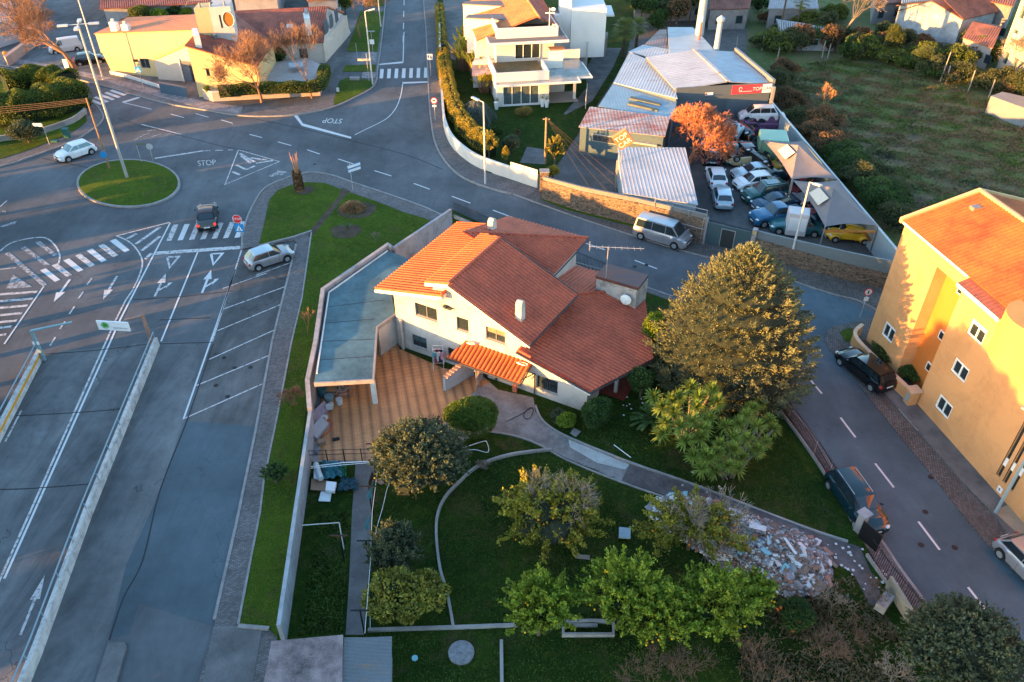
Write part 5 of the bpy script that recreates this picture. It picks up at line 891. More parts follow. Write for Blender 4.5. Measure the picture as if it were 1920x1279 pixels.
q = [P(1441, 186, 2.4), P(1560, 326, 2.4), P(1683, 472, 2.4)]; q = [Vector((p.x, p.y, 0)) for p in q]; mb = MB(); strip(mb, q, 0, .14, .1, 2.4); mb.build('wall', plain('panel_bluegrey', (.20, .25, .28), .45), yf); mb = MB(); strip(mb, q, -.03, .17, 2.403, 2.46); mb.build('cap', plain('cap_pale', (.34, .38, .40), .4), yf)
mb = MB(); mb.box(28.0, 28.3, 84.3, 84.6, .1, 4.6); tag(mb.build('steel_post', SL), 'thin steel post at the corner of the workshop front and the yard wall', 'post')
yl = tag(mass('steel_beam', [(1545, 430), (1640, 431), (1641, 434), (1545, 433)], 2.2, 2.05, mk('orange_steel', (.45, .17, .03), .5, .3), None), 'orange steel beam standing above the yellow beetle car', 'beam')
mb = MB(); a_, b_ = P(1590, 432, 2.0), P(1636, 462, .2); mb.cyl(a_, P(1622, 436, 1.9), .12, .12, 6); mb.cyl(P(1622, 436, 1.9), b_, .12, .12, 6); tag(mb.build('crane', MATS['orange_steel']), 'bent yellow-orange steel arm leaning beside the yellow beetle car', 'crane arm')
# ---- far right edge -----------------------------------------------------------
ab = thing('apartment_block', 'tall cream apartment block at the top right corner', 'building', P(1880, 128)); af = Fr(P(1866, 132, 0), d=(P(1950, 190, 0)-P(1866, 132, 0))); CB = plaster('cream_block', (.50, .40, .33), .12)
o3 = P(1866, 134, 0); zt = 14.5; MB(af).box(0, 22, 0, 14, 0, zt).build('wall', CB, ab)
for fl in range(5):
    for k in range(7):
        s_ = .9+k*1.75+(.5 if k % 2 else 0); z = 1.4+fl*2.75; w2 = MB(af).box(s_, s_+.85, -.03, -.003, z, z+1.3).build('window', DARKF, ab); MB(af).box(s_+.06, s_+.4, -.045, -.032, z+.06, z+1.24).build('pane', mk('pane_green', (.12, .17, .15), .2), w2); MB(af).box(s_-.08, s_+.93, -.09, -.003, z-.1, z-.003).build('sill', SILL, w2)
for s_ in (1.4, 2.3): MB(af).box(s_, s_+.7, -.3, -.003, 5.3-.75, 5.3-.2).build('air_conditioner', WHT, ab)
WHF = plaster('far_wall_shaded', (.20, .20, .21), .4)  # far walls darkened in colour, standing in for shade on these houses
far = (('derelict brown roofed barn with blue-grey wall left of the cream block', [(1806, 37), (1872, 22), (1830, 2), (1680, 10)], 4, 1.5, mk('barn_wall', (.30, .34, .38), .8, .35, .8)),
    ('collapsed red tiled farm building beside the cream block', [(1805, 70), (1862, 90), (1880, 50), (1830, 45)], 3, 1.2, plaster('old_wall', (.34, .28, .26), .5)),
    ('white house with a dark red roof beyond the brown barn', [(1832, -2), (1900, 12), (1920, -30), (1850, -40)], 5, 1.5, WHF), ('large pale blue-white house at the top right beyond the bare tree', [(1690, 6), (1790, -4), (1780, -60), (1690, -50)], 3.5, .6, plaster('pale_blue_wall', (.15, .18, .21), .4)),  # pale blue wall also darkened in colour in place of shade
    ('grey villa with dark openings at the top centre right', [(1640, 10), (1690, 4), (1690, -40), (1640, -40)], 3, 1, WHF), ('long grey ruined shed with sloping walls in the back gardens', [(1462, 72), (1572, 74), (1560, 52), (1455, 35)], 1.8, .6, plaster('ruin_wall', (.30, .30, .31), .6)),
    ('low white walled farmhouse at the top behind the stacks', [(1330, 18), (1405, 16), (1412, -5), (1330, -3)], 3, 1, plaster('farm_wall', (.24, .22, .21), .5)), ('pale roofed pavilion at the top behind the palms', [(1440, 16), (1535, 16), (1525, -6), (1445, -6)], 3, .7, WHF),
    ('old tiled cottage at the top centre behind the fan palm', [(1190, -2), (1245, -4), (1245, -40), (1190, -40)], 3, 1.2, plaster('cottage_wall', (.32, .28, .27), .4)), ('dark barn roof at the very top right of centre', [(1255, -10), (1330, -12), (1330, -50), (1255, -50)], 4, 1.2, plaster('cottage_wall2', (.3, .26, .25), .4)))
OR = rooftile('tile_old', (.20, .08, .055), .42, (0, 1), .8)
for i, (lb, px, zt, rd, wm) in enumerate(far): simple_house('house', lb, px, zt, .2, rd, OR if i not in (3, 5, 7) else mk('roof_pale', (.30, .31, .33), .8), wm, ((1.0, 2.0, .9, 2.0, 'w'), (4.0, 5.0, .9, 2.0, 'w')))
tag(mass('low_roof_building', [(1858, 180), (1930, 206), (1960, 190), (1880, 172)], 2.2, .1, mk('roof_metal_grey', (.16, .18, .20), .5), None), 'low grey metal roofed building at the right edge beyond the field', 'shed')
# ================= vehicles =================
TYRE = plain('tyre', (.015, .015, .016), .85); RIM = plain('rim_silver', (.45, .46, .48), .3, .6); RIMD = plain('rim_dark', (.08, .08, .09), .4, .5); UND = plain('underbody', (.012, .012, .013), .9); CGL = mk('car_glass', (.012, .022, .028), .08, .2, 1, 0, 0, spec=.9)
CGL2 = mk('car_glass_pale', (.06, .14, .16), .10, .2, 1, 0, 0, spec=.9); HL = mk('headlamp_glass', (.55, .58, .6), .12, .15, 4, 0, .2, spec=.8); TL = plain('tail_lamp', (.30, .012, .015), .2); PLATE = plain('number_plate', (.6, .6, .58), .4); TLON = plain('tail_lamp_lit', (.9, .03, .01), .2, 0, .22)
KIND = {  # L, W, H, hood z, belt z, windscreen base/top, roof end, rear glass base (as x from centre, metres), tail z
 'hatch': (3.95, 1.70, 1.44, .84, .93, .95, .30, -1.30, -1.72, .90), 'sedan': (4.45, 1.74, 1.42, .84, .92, .95, .25, -.95, -1.55, .93), 'wagon': (4.45, 1.74, 1.48, .86, .94, 1.05, .40, -1.70, -2.05, .92),
 'suv': (4.6, 1.84, 1.72, 1.02, 1.10, 1.05, .45, -1.70, -2.10, 1.05), 'mpv': (4.1, 1.75, 1.62, .92, 1.0, 1.25, .50, -1.55, -1.92, .98), 'van': (4.85, 1.92, 1.95, 1.05, 1.12, 1.75, 1.05, -2.2, -2.36, 1.1), 'panel': (4.2, 1.72, 1.82, .98, 1.02, 1.2, .65, -1.9, -2.04, 1.0), 'pickup': (4.9, 1.84, 1.72, 1.05, 1.12, .95, .40, -.55, -.80, 1.1), 'old': (4.1, 1.62, 1.40, .86, .90, .75, .25, -1.0, -1.45, .88)}
def car(kind, label, rear, front, col, group=None, roofcol=None, glass=None, rim=None, name='parked_car', cat='car', loc=None, rot=None, wreck=False, rails=False, lit=False, zoff=0., wheels=True, sunroof=False, hoodup=False):
    L, W, Hh, zh, zb, xa, xb, xc, xd, zt = KIND[kind]; glass = glass or CGL
    if loc is None: a, b = P(*rear, zoff), P(*front, zoff); loc = (a+b)/2; d = b-a; rz = math.atan2(d.y, d.x)
    else: rz = rot[2]
    t_ = bpy.data.objects.new(name, None); COL.objects.link(t_); t_.location = loc; t_.rotation_euler = rot if rot else (0, 0, rz); tag(t_, label, cat, group); h = L/2; w = W/2; wr = .31 if kind not in ('suv', 'van', 'pickup') else .35
    xf, xr = h-.78, -h+.72
    if kind == 'van': xf, xr = h-.95, -h+.82
    def arch(x):
        for xw in (xf, xr):
            q = abs(x-xw)
            if q < wr+.07: return .16+math.sqrt(max(0, (wr+.07)**2-q*q))+.1
        return .20
    st = [(h, .52, .74, 0), (h-.06, .62, .86, 0), (h-.22, zh-.10, .94, 0), (h-.45, zh-.03, .98, 0), ((h+xa)/2, (zh+zb)/2-.01, 1, 0), (xa, zb, 1, 0), (xb, zb+.02, 1, 0), ((xb+xc)/2, zb+.03, 1, 0), (xc, zb+.03, 1, 0), (xd, zt+.01, .97, 0), (min(xd-.05, -h+.16), zt-.04, .93, 0), (-h+.03, .60, .88, 0), (-h, .50, .80, 0)]
    xs = sorted(set([s_[0] for s_ in st]+[xw+o for xw in (xf, xr) for o in (-wr-.07, -wr-.068, -wr*.7, -wr*.35, 0, wr*.35, wr*.7, wr+.068, wr+.07)]), reverse=True); sx_ = [s_[0] for s_ in st][::-1]
    def ip(x, k): return float(np.interp(x, sx_, [s_[k] for s_ in st][::-1]))
    mb = MB(); rows = []
    for x in xs:
        if x > h or x < -h: continue
        z1, wf_ = ip(x, 1), ip(x, 2); zl = min(arch(x) if abs(x) < h-.1 else .30, z1-.06); ww = w*wf_; sec = [(0, zl), (ww*.86, zl), (ww*.99, min(zl+.08, z1-.04)), (ww, zl+(z1-zl)*.55), (ww*.985, z1-(z1-zl)*.16), (ww*.90, z1-.005), (ww*.5, z1+.025), (0, z1+.035)]
        rows.append([mb.V((x, y, z)) for y, z in sec]+[mb.V((x, -y, z)) for y, z in sec[-2:0:-1]])
    for a, b in zip(rows[:-1], rows[1:]):
        n = len(a)
        for i in range(n): j = (i+1) % n; mb.f.append([a[i], a[j], b[j], b[i]]); mb.m.append(1 if i in (0, n-1) else 0)
    mb.f += [rows[0][::-1], rows[-1]]; mb.m += [0, 0]
    # cabin shell
    wb, wt = w*.90, w*.70; zr = Hh-.04; c = [(xa, wb, zb), (xb, wt, zr), (xc, wt, zr-.02), (xd, wb*.96, zt)]
    k2 = len(mb.v); L_ = [mb.V((x, y, z)) for x, y, z in c]; R_ = [mb.V((x, -y, z)) for x, y, z in c]; M = [mb.V((x, 0, z+(.045 if i in (1, 2) else .03))) for i, (x, y, z) in enumerate(c)]; xm = (xb+xc)/2; LM, RM, MM = mb.V((xm, wt+.01, Hh-.015)), mb.V((xm, -wt-.01, Hh-.015)), mb.V((xm, 0, Hh+.03))
    nf = len(mb.f); mb.f += [[L_[0], M[0], M[1], L_[1]][::-1], [M[0], R_[0], R_[1], M[1]][::-1], [L_[2], M[2], M[3], L_[3]][::-1], [M[2], R_[2], R_[3], M[3]][::-1], [L_[0], L_[1], LM, L_[2], L_[3]], [R_[0], R_[1], RM, R_[2], R_[3]][::-1]]; mb.m += [0]*6
    rfi = 2 if roofcol else 0; mb.f += [[L_[1], M[1], MM, LM][::-1], [LM, MM, M[2], L_[2]][::-1], [M[1], R_[1], RM, MM][::-1], [MM, RM, R_[2], M[2]][::-1]]; mb.m += [rfi]*4
    bd = mb.build('body', [col, UND]+([roofcol] if roofcol else []), t_, local=True, smooth=True)
    def panel(q, off, name_='window', m=None):
        q = [Vector(p) for p in q]; n = (q[1]-q[0]).cross(q[2]-q[0]).normalized(); ctr = sum(q, Vector())/len(q)
        if n.dot(ctr-Vector((0, 0, .8))) < 0: n = -n
        p = MB(); a = [p.V(x+n*off) for x in q]; p.f.append(a); p.m.append(0); return p.build(name_, m or glass, t_, local=True)
    def bil(A, B, C_, D, u0, u1, v0, v1):
        f = lambda u, v: (Vector(A)*(1-u)+Vector(B)*u)*(1-v)+(Vector(D)*(1-u)+Vector(C_)*u)*v
        return [f(u0, v0), f(u1, v0), f(u1, v1), f(u0, v1)]
    A = lambda i, s_: (c[i][0], s_*c[i][1], c[i][2]); G_ = UND if wreck else glass
    mb = MB(); q0 = bil(A(0, 1), (xa, 0, zb+.03), (xb, 0, zr+.045), A(1, 1), .09, 1, .05, .93); q1 = bil((xa, 0, zb+.03), A(0, -1), A(1, -1), (xb, 0, zr+.045), 0, .91, .05, .93); off = Vector((.02, 0, .015)); a = [mb.V(p+off) for p in q0]; mb.f.append(a[::-1]); a = [mb.V(p+off) for p in q1]; mb.f.append(a[::-1]); mb.m += [0, 0]; mb.build('windscreen', G_, t_, local=True)
    mb = MB(); off = Vector((-.02, 0, .012)); q0 = bil(A(3, 1), (xd, 0, zt+.03), (xc, 0, zr+.025), A(2, 1), .12, 1, .12, .88); q1 = bil((xd, 0, zt+.03), A(3, -1), A(2, -1), (xc, 0, zr+.025), 0, .88, .12, .88)
    for q in (q0, q1): a = [mb.V(p+off) for p in q]; mb.f.append(a); mb.m.append(0)
    mb.build('rear_window', G_, t_, local=True)
    for s_ in (1, -1):
        T = lambda x, v: Vector((x, s_*((1-v)*wb+v*wt+.012), zb+.01+(zr-zb-.01)*v))
        xw0 = xa-.10; xt0 = xb-.02; spl = {'hatch': (.42,), 'van': (.30, .62), 'panel': (.30,), 'pickup': (.5,), 'old': (.45,)}.get(kind, (.42, .78)); tot0, tot1 = xw0, xd+.14; ed = [0]+list(spl)+[1]
        for i in range(len(ed)-1):
            if kind == 'panel' and i > 0: continue
            u0, u1 = ed[i], ed[i+1]; B = lambda u: xw0+(xd+.13-xw0)*u; Tp = lambda u: min(xt0, max(xc+.05, xw0+(xd+.13-xw0)*u)) if 0 < u < 1 else (xt0 if u == 0 else xc+.06)
            g = .03; b0, b1 = B(u0)-g, B(u1)+g; t0_, t1_ = Tp(u0)-g, Tp(u1)+g
            if b0-b1 < .1: continue
            q = [T(b0, .08), T(b1, .08), T(t1_, .88), T(t0_, .88)]; p = MB(); a = [p.V(x) for x in q]; p.f.append(a if s_ < 0 else a[::-1]); p.m.append(0); p.build('side_window', G_, t_, local=True)
    if wheels:
        for xw in (xf, xr):
            for s_ in (1, -1):
                y = s_*(w-.09); mb = MB(); mb.cyl((xw, y-.10, wr), (xw, y+.10, wr), wr, wr, 16); ty = mb.build('wheel', TYRE, t_, local=True, smooth=True); mb = MB(); yy = y+s_*.104; mb.cyl((xw, yy-.004, wr), (xw, yy+.004, wr), wr*.62, wr*.62, 12)
                r_ = mb.build('rim', rim or RIM, ty, local=True)
    for s_ in (1, -1):
        mb = MB(); mb.ball((h-.24, s_*w*.74, .66 if kind not in ('suv', 'van', 'pickup') else .82), 1, 8, 6, (.26, .17, .085), Matrix.Rotation(-s_*.45, 3, 'Z')); mb.build('headlight', HL, t_, local=True, smooth=True)
        mb = MB(); mb.ball((-h+.12, s_*w*.80, zt-.18), 1, 8, 6, (.12, .12, .13)); mb.build('tail_light', TLON if lit else TL, t_, local=True, smooth=True)
        mb = MB(); mb.box(xa-.32, xa-.18, s_*(w+.02), s_*(w+.17), zb-.02, zb+.10); mb.build('mirror', col, t_, local=True, bevel=.02)
        if rails: mb = MB(); mb.cyl((xb-.1, s_*wt*.9, Hh+.03), (xc+.15, s_*wt*.9, Hh+.03), .022, n=5); mb.build('roof_rail', RIM, t_, local=True)
    for x, z in ((h+.005, .42), (-h-.012, .62 if kind in ('hatch', 'wagon', 'mpv', 'suv') else .52)): mb = MB(); mb.box(x-.01, x+.01, -.25, .25, z, z+.11); mb.build('number_plate', PLATE, t_, local=True)
    mb = MB(); mb.box(h-.03, h+.012, -w*.5, w*.5, .26, .40); mb.box(h-.06, h+.006, -w*.42, w*.42, .55, .64); mb.build('grille', UND, t_, local=True)
    mb = MB(); 
    for s_ in (1, -1): 
        for x in ((xa-.35-.85 if kind != 'van' else xa-1.35), xa-.38):
            mb.box(x-.006, x+.006, s_*(w*.998), s_*(w*1.004), .32, zb-.1)
    mb.build('door_seam', UND, t_, local=True)
    if sunroof: mb = MB(); mb.box(xc+.5, xb-.25, -wt*.62, wt*.62, Hh+.02, Hh+.048); mb.build('sunroof', CGL2, t_, local=True)
    if hoodup: mb = MB(); mb.prism([(xa-.02, -w*.8), (xa-.02, w*.8), (h-.35, w*.85), (h-.35, -w*.85)], zh+.05, zh+.4); mb.v = [(x, y, z if z < zh+.2 else (zb+.08 if x < xa+.1 else zh+.35)) for x, y, z in mb.v]; mb.build('raised_bonnet', col, t_, local=True)
    return t_
WHP = paint('paint_white', (.66, .67, .68), .3, .05); SILP = paint('paint_silver', (.34, .34, .36), .3, .5); SILB = paint('paint_silver_blue', (.38, .47, .52), .3, .4); BLKP = paint('paint_black', (.006, .007, .009), .13, 0); BLKT = paint('paint_black_teal', (.005, .022, .03), .13, 0); NAVY = paint('paint_navy', (.012, .045, .085), .22, .3); DGRN = paint('paint_green', (.012, .07, .065), .2, .3); YELP = paint('paint_yellow', (.62, .36, .015), .35, 0); REDP = paint('paint_dull_red', (.18, .02, .025), .5, 0); BEIG = paint('paint_beige', (.50, .38, .22), .5, 0); BRNR = paint('paint_roof_reflection', (.09, .045, .04), .3, .3); PURP = paint('paint_purple', (.09, .03, .09), .5, 0); WHD = paint('paint_white_dusty', (.48, .44, .44), .6, 0); TEAL = paint('paint_teal', (.03, .12, .14), .3, .2)
gS = 'cars on the roads'; gY = 'cars in the workshop yard'
car('hatch', 'white hatchback driving past the roundabout island', (172, 284), (116, 303), WHP, gS, glass=CGL2, name='moving_car')
car('sedan', 'black car with red tail lamps lit crossing the zebra crossing', (391, 433), (392, 398), BLKP, gS, lit=True, roofcol=BRNR, name='moving_car')  # brownish reflection on the black roof is put into its colour
car('hatch', 'silver hatchback parked alone in the diagonal bays by the verge', (472, 503), (541, 481), SILP, gS, roofcol=SILB)
v = car('van', 'silver minibus with a crumpled open bonnet parked by the stone wall', (1199, 438), (1284, 463), SILP, gS, name='parked_van', cat='van', roofcol=SILB, hoodup=True, zoff=.1)
car('wagon', 'black estate car with one front door open beside the yellow building', (1652, 731), (1586, 676), BLKP, gS, glass=CGL)
car('wagon', 'dark teal-black estate car with pale roof rails on the pavement by the garden fence', (1572, 908), (1632, 996), BLKT, gS, rails=True, glass=CGL, zoff=.1)
car('hatch', 'silver car cut by the right edge of the picture', (1897, 1042), (1962, 1108), SILP, gS)
car('panel', 'white panel van behind the big bare tree at the top left', (152, 93), (97, 101), WHD, gS, name='parked_van', cat='van')
car('hatch', 'black hatchback parked beside the lit cream wall at the top left', (147, 122), (194, 116), BLKP, gS)
car('sedan', 'dark car in the far top left corner by the pale forecourt', (-14, 34), (20, 62), BLKT, gS)
car('hatch', 'nose of a dark car at the left edge on the road above the hedge', (-34, 146), (0, 143), BLKP, gS)
yz = .16
for k, lb, a, b, c_, o in (('mpv', 'pale silver people carrier under the red bare tree', (1325, 285), (1325, 258), SILP, dict(roofcol=SILB)), ('hatch', 'black car with teal roof second in the left file of the yard', (1334, 315), (1330, 288), BLKP, dict(roofcol=BLKT)), ('hatch', 'dark green hatchback facing the camera in the middle of the yard', (1366, 284), (1373, 315), DGRN, {}),
    ('hatch', 'white hatchback with black rear window, third in the left file of the yard', (1346, 356), (1336, 326), WHP, {}), ('hatch', 'silver-blue hatchback nearest the teal yard gate in the left file', (1356, 394), (1349, 364), SILB, {}), ('sedan', 'pale blue car at the top of the right-hand row of the yard', (1441, 331), (1382, 336), SILB, {}),
    ('hatch', 'white hatchback between the pale blue car and the dark green estate', (1441, 347), (1382, 355), WHP, {}), ('suv', 'dark green large estate with sunroof in the right-hand row', (1470, 369), (1396, 379), DGRN, dict(sunroof=True, rails=True)), ('sedan', 'dark blue saloon between the green estate and the blue off-roader', (1487, 386), (1415, 395), NAVY, {}),
    ('pickup', 'bright blue off-roader with grey bumpers beside the white box body', (1484, 411), (1424, 419), paint('paint_blue', (.015, .10, .20), .25, .3), {}), ('sedan', 'dark teal car partly hidden behind the grey fence of the yard', (1524, 437), (1456, 431), TEAL, {}), ('old', 'small yellow car with its rear under the far shade tent', (1494, 318), (1444, 323), YELP, {}),
    ('old', 'dark wrecked car without wheels under the edge of the far tent', (1500, 335), (1458, 338), BLKT, dict(wreck=True, wheels=False)), ('hatch', 'dark red car under the gap between the two shade tents', (1505, 350), (1478, 368), REDP, {}), ('hatch', 'maroon car under the near shade tent', (1548, 398), (1524, 412), REDP, {}), ('sedan', 'teal car in shadow under the near shade tent by the yellow beetle', (1555, 420), (1522, 432), TEAL, {}), ('sedan', 'pale grey saloon whose bonnet shows beneath the near shade tent', (1555, 375), (1500, 385), SILP, {})):
    car(k, lb, a, b, c_, gY, zoff=yz, **o)
# yellow beetle: rounded body
def beetle(label, rear, front):
    a, b = P(*rear, yz), P(*front, yz); d = b-a; t_ = thing('parked_car', label, 'car', (a+b)/2, gY, math.atan2(d.y, d.x)); R_ = .31
    mb = MB(); rows = []; X = np.linspace(-2.0, 2.0, 25)
    top = lambda x: float(np.interp(x, [-2, -1.8, -1.4, -1.0, -.5, 0, .45, .85, 1.2, 1.6, 1.9, 2.0], [.45, .68, .98, 1.28, 1.46, 1.48, 1.38, .98, .92, .80, .55, .4])); wd = lambda x: float(np.interp(x, [-2, -1.6, -1, 0, .8, 1.5, 2], [.3, .45, .58, .62, .58, .45, .25]))
    for x in X: z1 = top(x); w_ = wd(x); rows.append([mb.V((x, w_*math.copysign(abs(math.cos(t))**.7, math.cos(t)), .3+(z1-.3)*abs(math.sin(t))**.75)) for t in [math.pi*i/12 for i in range(13)]])
    for p, q in zip(rows[:-1], rows[1:]):
        for i in range(12): mb.f.append([p[i], q[i], q[i+1], p[i+1]]); mb.m.append(0)
    mb.build('body', YELP, t_, local=True, smooth=True)
    for xw in (1.2, -1.2):
        for s_ in (1, -1):
            mb = MB(); mb.ball((xw, s_*.58, .42), 1, 12, 8, (.52, .22, .36)); mb.build('fender', YELP, t_, local=True, smooth=True); mb = MB(); mb.cyl((xw, s_*.62, R_), (xw, s_*.82, R_), R_, R_, 14); ty = mb.build('wheel', TYRE, t_, local=True, smooth=True); MB().cyl((xw, s_*.82, R_), (xw, s_*.83, R_), .17, .17, 10).build('rim', RIM, ty, local=True)
    for s_ in (1, -1):
        mb = MB(); mb.face([(.62, s_*.57, .98), (.0, s_*.635, .98), (.0, s_*.50, 1.28), (.38, s_*.50, 1.28)]); mb.build('side_window', CGL, t_, local=True); mb = MB(); mb.face([(-.1, s_*.635, .98), (-.8, s_*.59, .98), (-.62, s_*.48, 1.26), (-.1, s_*.50, 1.30)]); mb.build('side_window', CGL, t_, local=True)
        mb = MB(); mb.ball((1.62, s_*.55, .62), .12, 8, 6); mb.build('headlight', HL, t_, local=True, smooth=True); mb = MB(); mb.box(-.4, .5, s_*.60, s_*.74, .28, .34); mb.build('running_board', UND, t_, local=True)
    mb = MB(); mb.face([(.88, -.42, 1.0), (.88, .42, 1.0), (.50, .38, 1.37), (.50, -.38, 1.37)]); mb.build('windscreen', CGL, t_, local=True); mb = MB(); mb.box(1.95, 2.05, -.6, .6, .35, .45); mb.build('bumper', RIM, t_, local=True)
    return t_
beetle('yellow rounded beetle-shaped car behind the grey fence under the steel beam', (1619, 452), (1560, 447))
# wrecks heaped at the back of the yard
gw = 'wrecks heaped in the workshop yard'
def wreck(k, lb, px, z, rot, c_, **o): p = P(*px, z); return car(k, lb, None, None, c_, gw, loc=(p.x, p.y, z), rot=tuple(R(a) for a in rot), wreck=True, name='wrecked_car', **o)
wreck('mpv', 'white and pink stripped car shell on top of the far end of the heap', (1420, 226), 1.25, (4, 3, 175), WHD, wheels=False)
wreck('panel', 'white roofed van shell with a purple body below the topmost shell', (1432, 243), .3, (0, 0, 178), PURP, roofcol=WHD, wheels=False)
wreck('hatch', 'black wreck standing on its side left of the topmost shell', (1396, 226), .9, (78, 0, 80), BLKT)
wreck('hatch', 'blue-white car shell tilted steeply at the left end of the heap', (1377, 245), .8, (-62, 10, 105), SILB, wheels=False)
wreck('sedan', 'dark teal wreck leaning on its side below the tilted blue-white shell', (1387, 254), .7, (70, 0, 100), BLKT)
wreck('old', 'purple car shell in the middle of the heap', (1403, 250), .2, (0, 8, 20), PURP, wheels=False)
wreck('panel', 'beige van lying upside down with its wheels in the air', (1402, 284), 1.55, (180, 4, 185), BEIG)
wreck('hatch', 'white car lying on its back behind the beige upturned van', (1414, 268), 1.5, (178, 0, 40), WHD)
wreck('hatch', 'dark wreck under the upturned beige van', (1392, 290), .16, (0, 0, 100), BLKT)
wreck('sedan', 'black car tipped onto its side in front of the upturned van', (1412, 308), .85, (84, 0, 110), BLKP)
wreck('hatch', 'dark grey wreck with its front missing beside the heap', (1435, 292), .16, (0, 0, 170), paint('paint_grey', (.08, .085, .09)))
gb = thing('truck_box', 'long pale green truck body standing by the yard wall', 'truck body', P(1452, 268)); gp = G([(1425, 262), (1481, 266), (1475, 243), (1424, 241)], 2.6); GBX = paint('paint_pale_green', (.16, .33, .22), .5, 0)
mb = MB(); mb.prism([(p.x, p.y) for p in gp], .5, 2.6); mb.build('box', GBX, gb, bevel=.12); mb = MB(); mb.prism([((p.x+27)/2 if 0 else p.x, p.y) for p in gp], .25, .49); mb.build('chassis', UND, gb)
wb_ = thing('truck_box', 'white box body with a stained flat roof beside the blue off-roader', 'truck body', P(1502, 415)); gp = G([(1481, 400), (1519, 404), (1520, 390), (1479, 385)], 2.5); mb = MB(); mb.prism([(p.x, p.y) for p in gp], .4, 2.5); mb.build('box', WHD, wb_, bevel=.05)
e = [gp[0], gp[1]]; f = Fr(Vector((gp[0].x, gp[0].y, 0)), d=(gp[1]-gp[0])); MB(f).box(.1, (gp[1]-gp[0]).length-.1, -.03, -.004, .9, 2.1).build('side_panel', WHP, wb_)
# ================= vegetation =================
DONE_T = set()
def leaf_mesh(name, C, D, ln, wd, mat, parent=None, fold=0.):
    # C centres, D directions (n,3); one kite-shaped leaf clump face each
    n = len(C); D = D/np.maximum(1e-6, np.linalg.norm(D, axis=1, keepdims=True)); r_ = rng.normal(size=(n, 3)); S = np.cross(D, r_); S /= np.maximum(1e-6, np.linalg.norm(S, axis=1, keepdims=True))
    ln = (ln*rng.uniform(.6, 1.35, (n, 1))); wd = (wd*rng.uniform(.6, 1.35, (n, 1)))
    V = np.empty((n, 4, 3), np.float32); V[:, 0] = C-D*ln*.5; V[:, 1] = C+S*wd*.5; V[:, 2] = C+D*ln*.5; V[:, 3] = C-S*wd*.5
    off = Vector((0, 0, 0)); q = parent
    while q is not None: off += q.location; q = q.parent
    V -= np.array(off, np.float32); me = bpy.data.meshes.new(name); me.vertices.add(n*4); me.vertices.foreach_set('co', V.reshape(-1)); me.loops.add(n*4); me.loops.foreach_set('vertex_index', np.arange(n*4, dtype=np.int32)); me.polygons.add(n); me.polygons.foreach_set('loop_start', np.arange(0, n*4, 4, dtype=np.int32)); me.polygons.foreach_set('loop_total', np.full(n, 4, np.int32)); me.update(calc_edges=True); me.materials.append(mat)
    o = bpy.data.objects.new(name, me); COL.objects.link(o); o.parent = parent; return o
def lobes_pts(lobes, n, shell=.28, flat=0.):
    vol = np.array([l[3]*l[4]*l[5] for l in lobes])**.67; pk = rng.choice(len(lobes), n, p=vol/vol.sum()); d = rng.normal(size=(n, 3)); d /= np.linalg.norm(d, axis=1, keepdims=True); d[:, 2] = np.where((d[:, 2] < -.2) & (rng.random(n) < .6), -d[:, 2], d[:, 2])
    L = np.array(lobes); rr = 1-shell*rng.random(n)**1.5; C = L[pk, :3]+d*L[pk, 3:6]*rr[:, None]; keep = np.ones(n, bool)
    for j, l in enumerate(lobes):
        q = (C-L[j, :3])/L[j, 3:6]; keep &= ~((np.linalg.norm(q, axis=1) < .62) & (pk != j))
    keep &= C[:, 2] > .1
    return C[keep], d[keep]
def mk_lobes(c, rx, ry, rz, k, spread=.55, size=.5, seed=0, vert=1.):
    r_ = np.random.default_rng(seed); out = [(c[0], c[1], c[2], rx*.72, ry*.72, rz*.75)]
    for i in range(k):
        d = r_.normal(size=3); d /= np.linalg.norm(d); d[2] = abs(d[2])*1.0-.25; s_ = size*r_.uniform(.7, 1.2); out.append((c[0]+d[0]*rx*spread, c[1]+d[1]*ry*spread, c[2]+d[2]*rz*spread, rx*s_*r_.uniform(.7, 1.3), ry*s_*r_.uniform(.7, 1.3), rz*s_*vert))
    return out
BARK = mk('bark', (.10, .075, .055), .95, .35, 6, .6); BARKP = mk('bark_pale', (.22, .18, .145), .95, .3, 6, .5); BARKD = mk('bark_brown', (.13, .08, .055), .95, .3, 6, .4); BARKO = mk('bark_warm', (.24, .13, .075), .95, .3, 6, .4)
CORE = {}
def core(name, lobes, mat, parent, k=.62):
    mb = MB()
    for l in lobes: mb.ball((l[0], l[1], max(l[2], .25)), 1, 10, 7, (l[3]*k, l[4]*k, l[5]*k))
    return mb
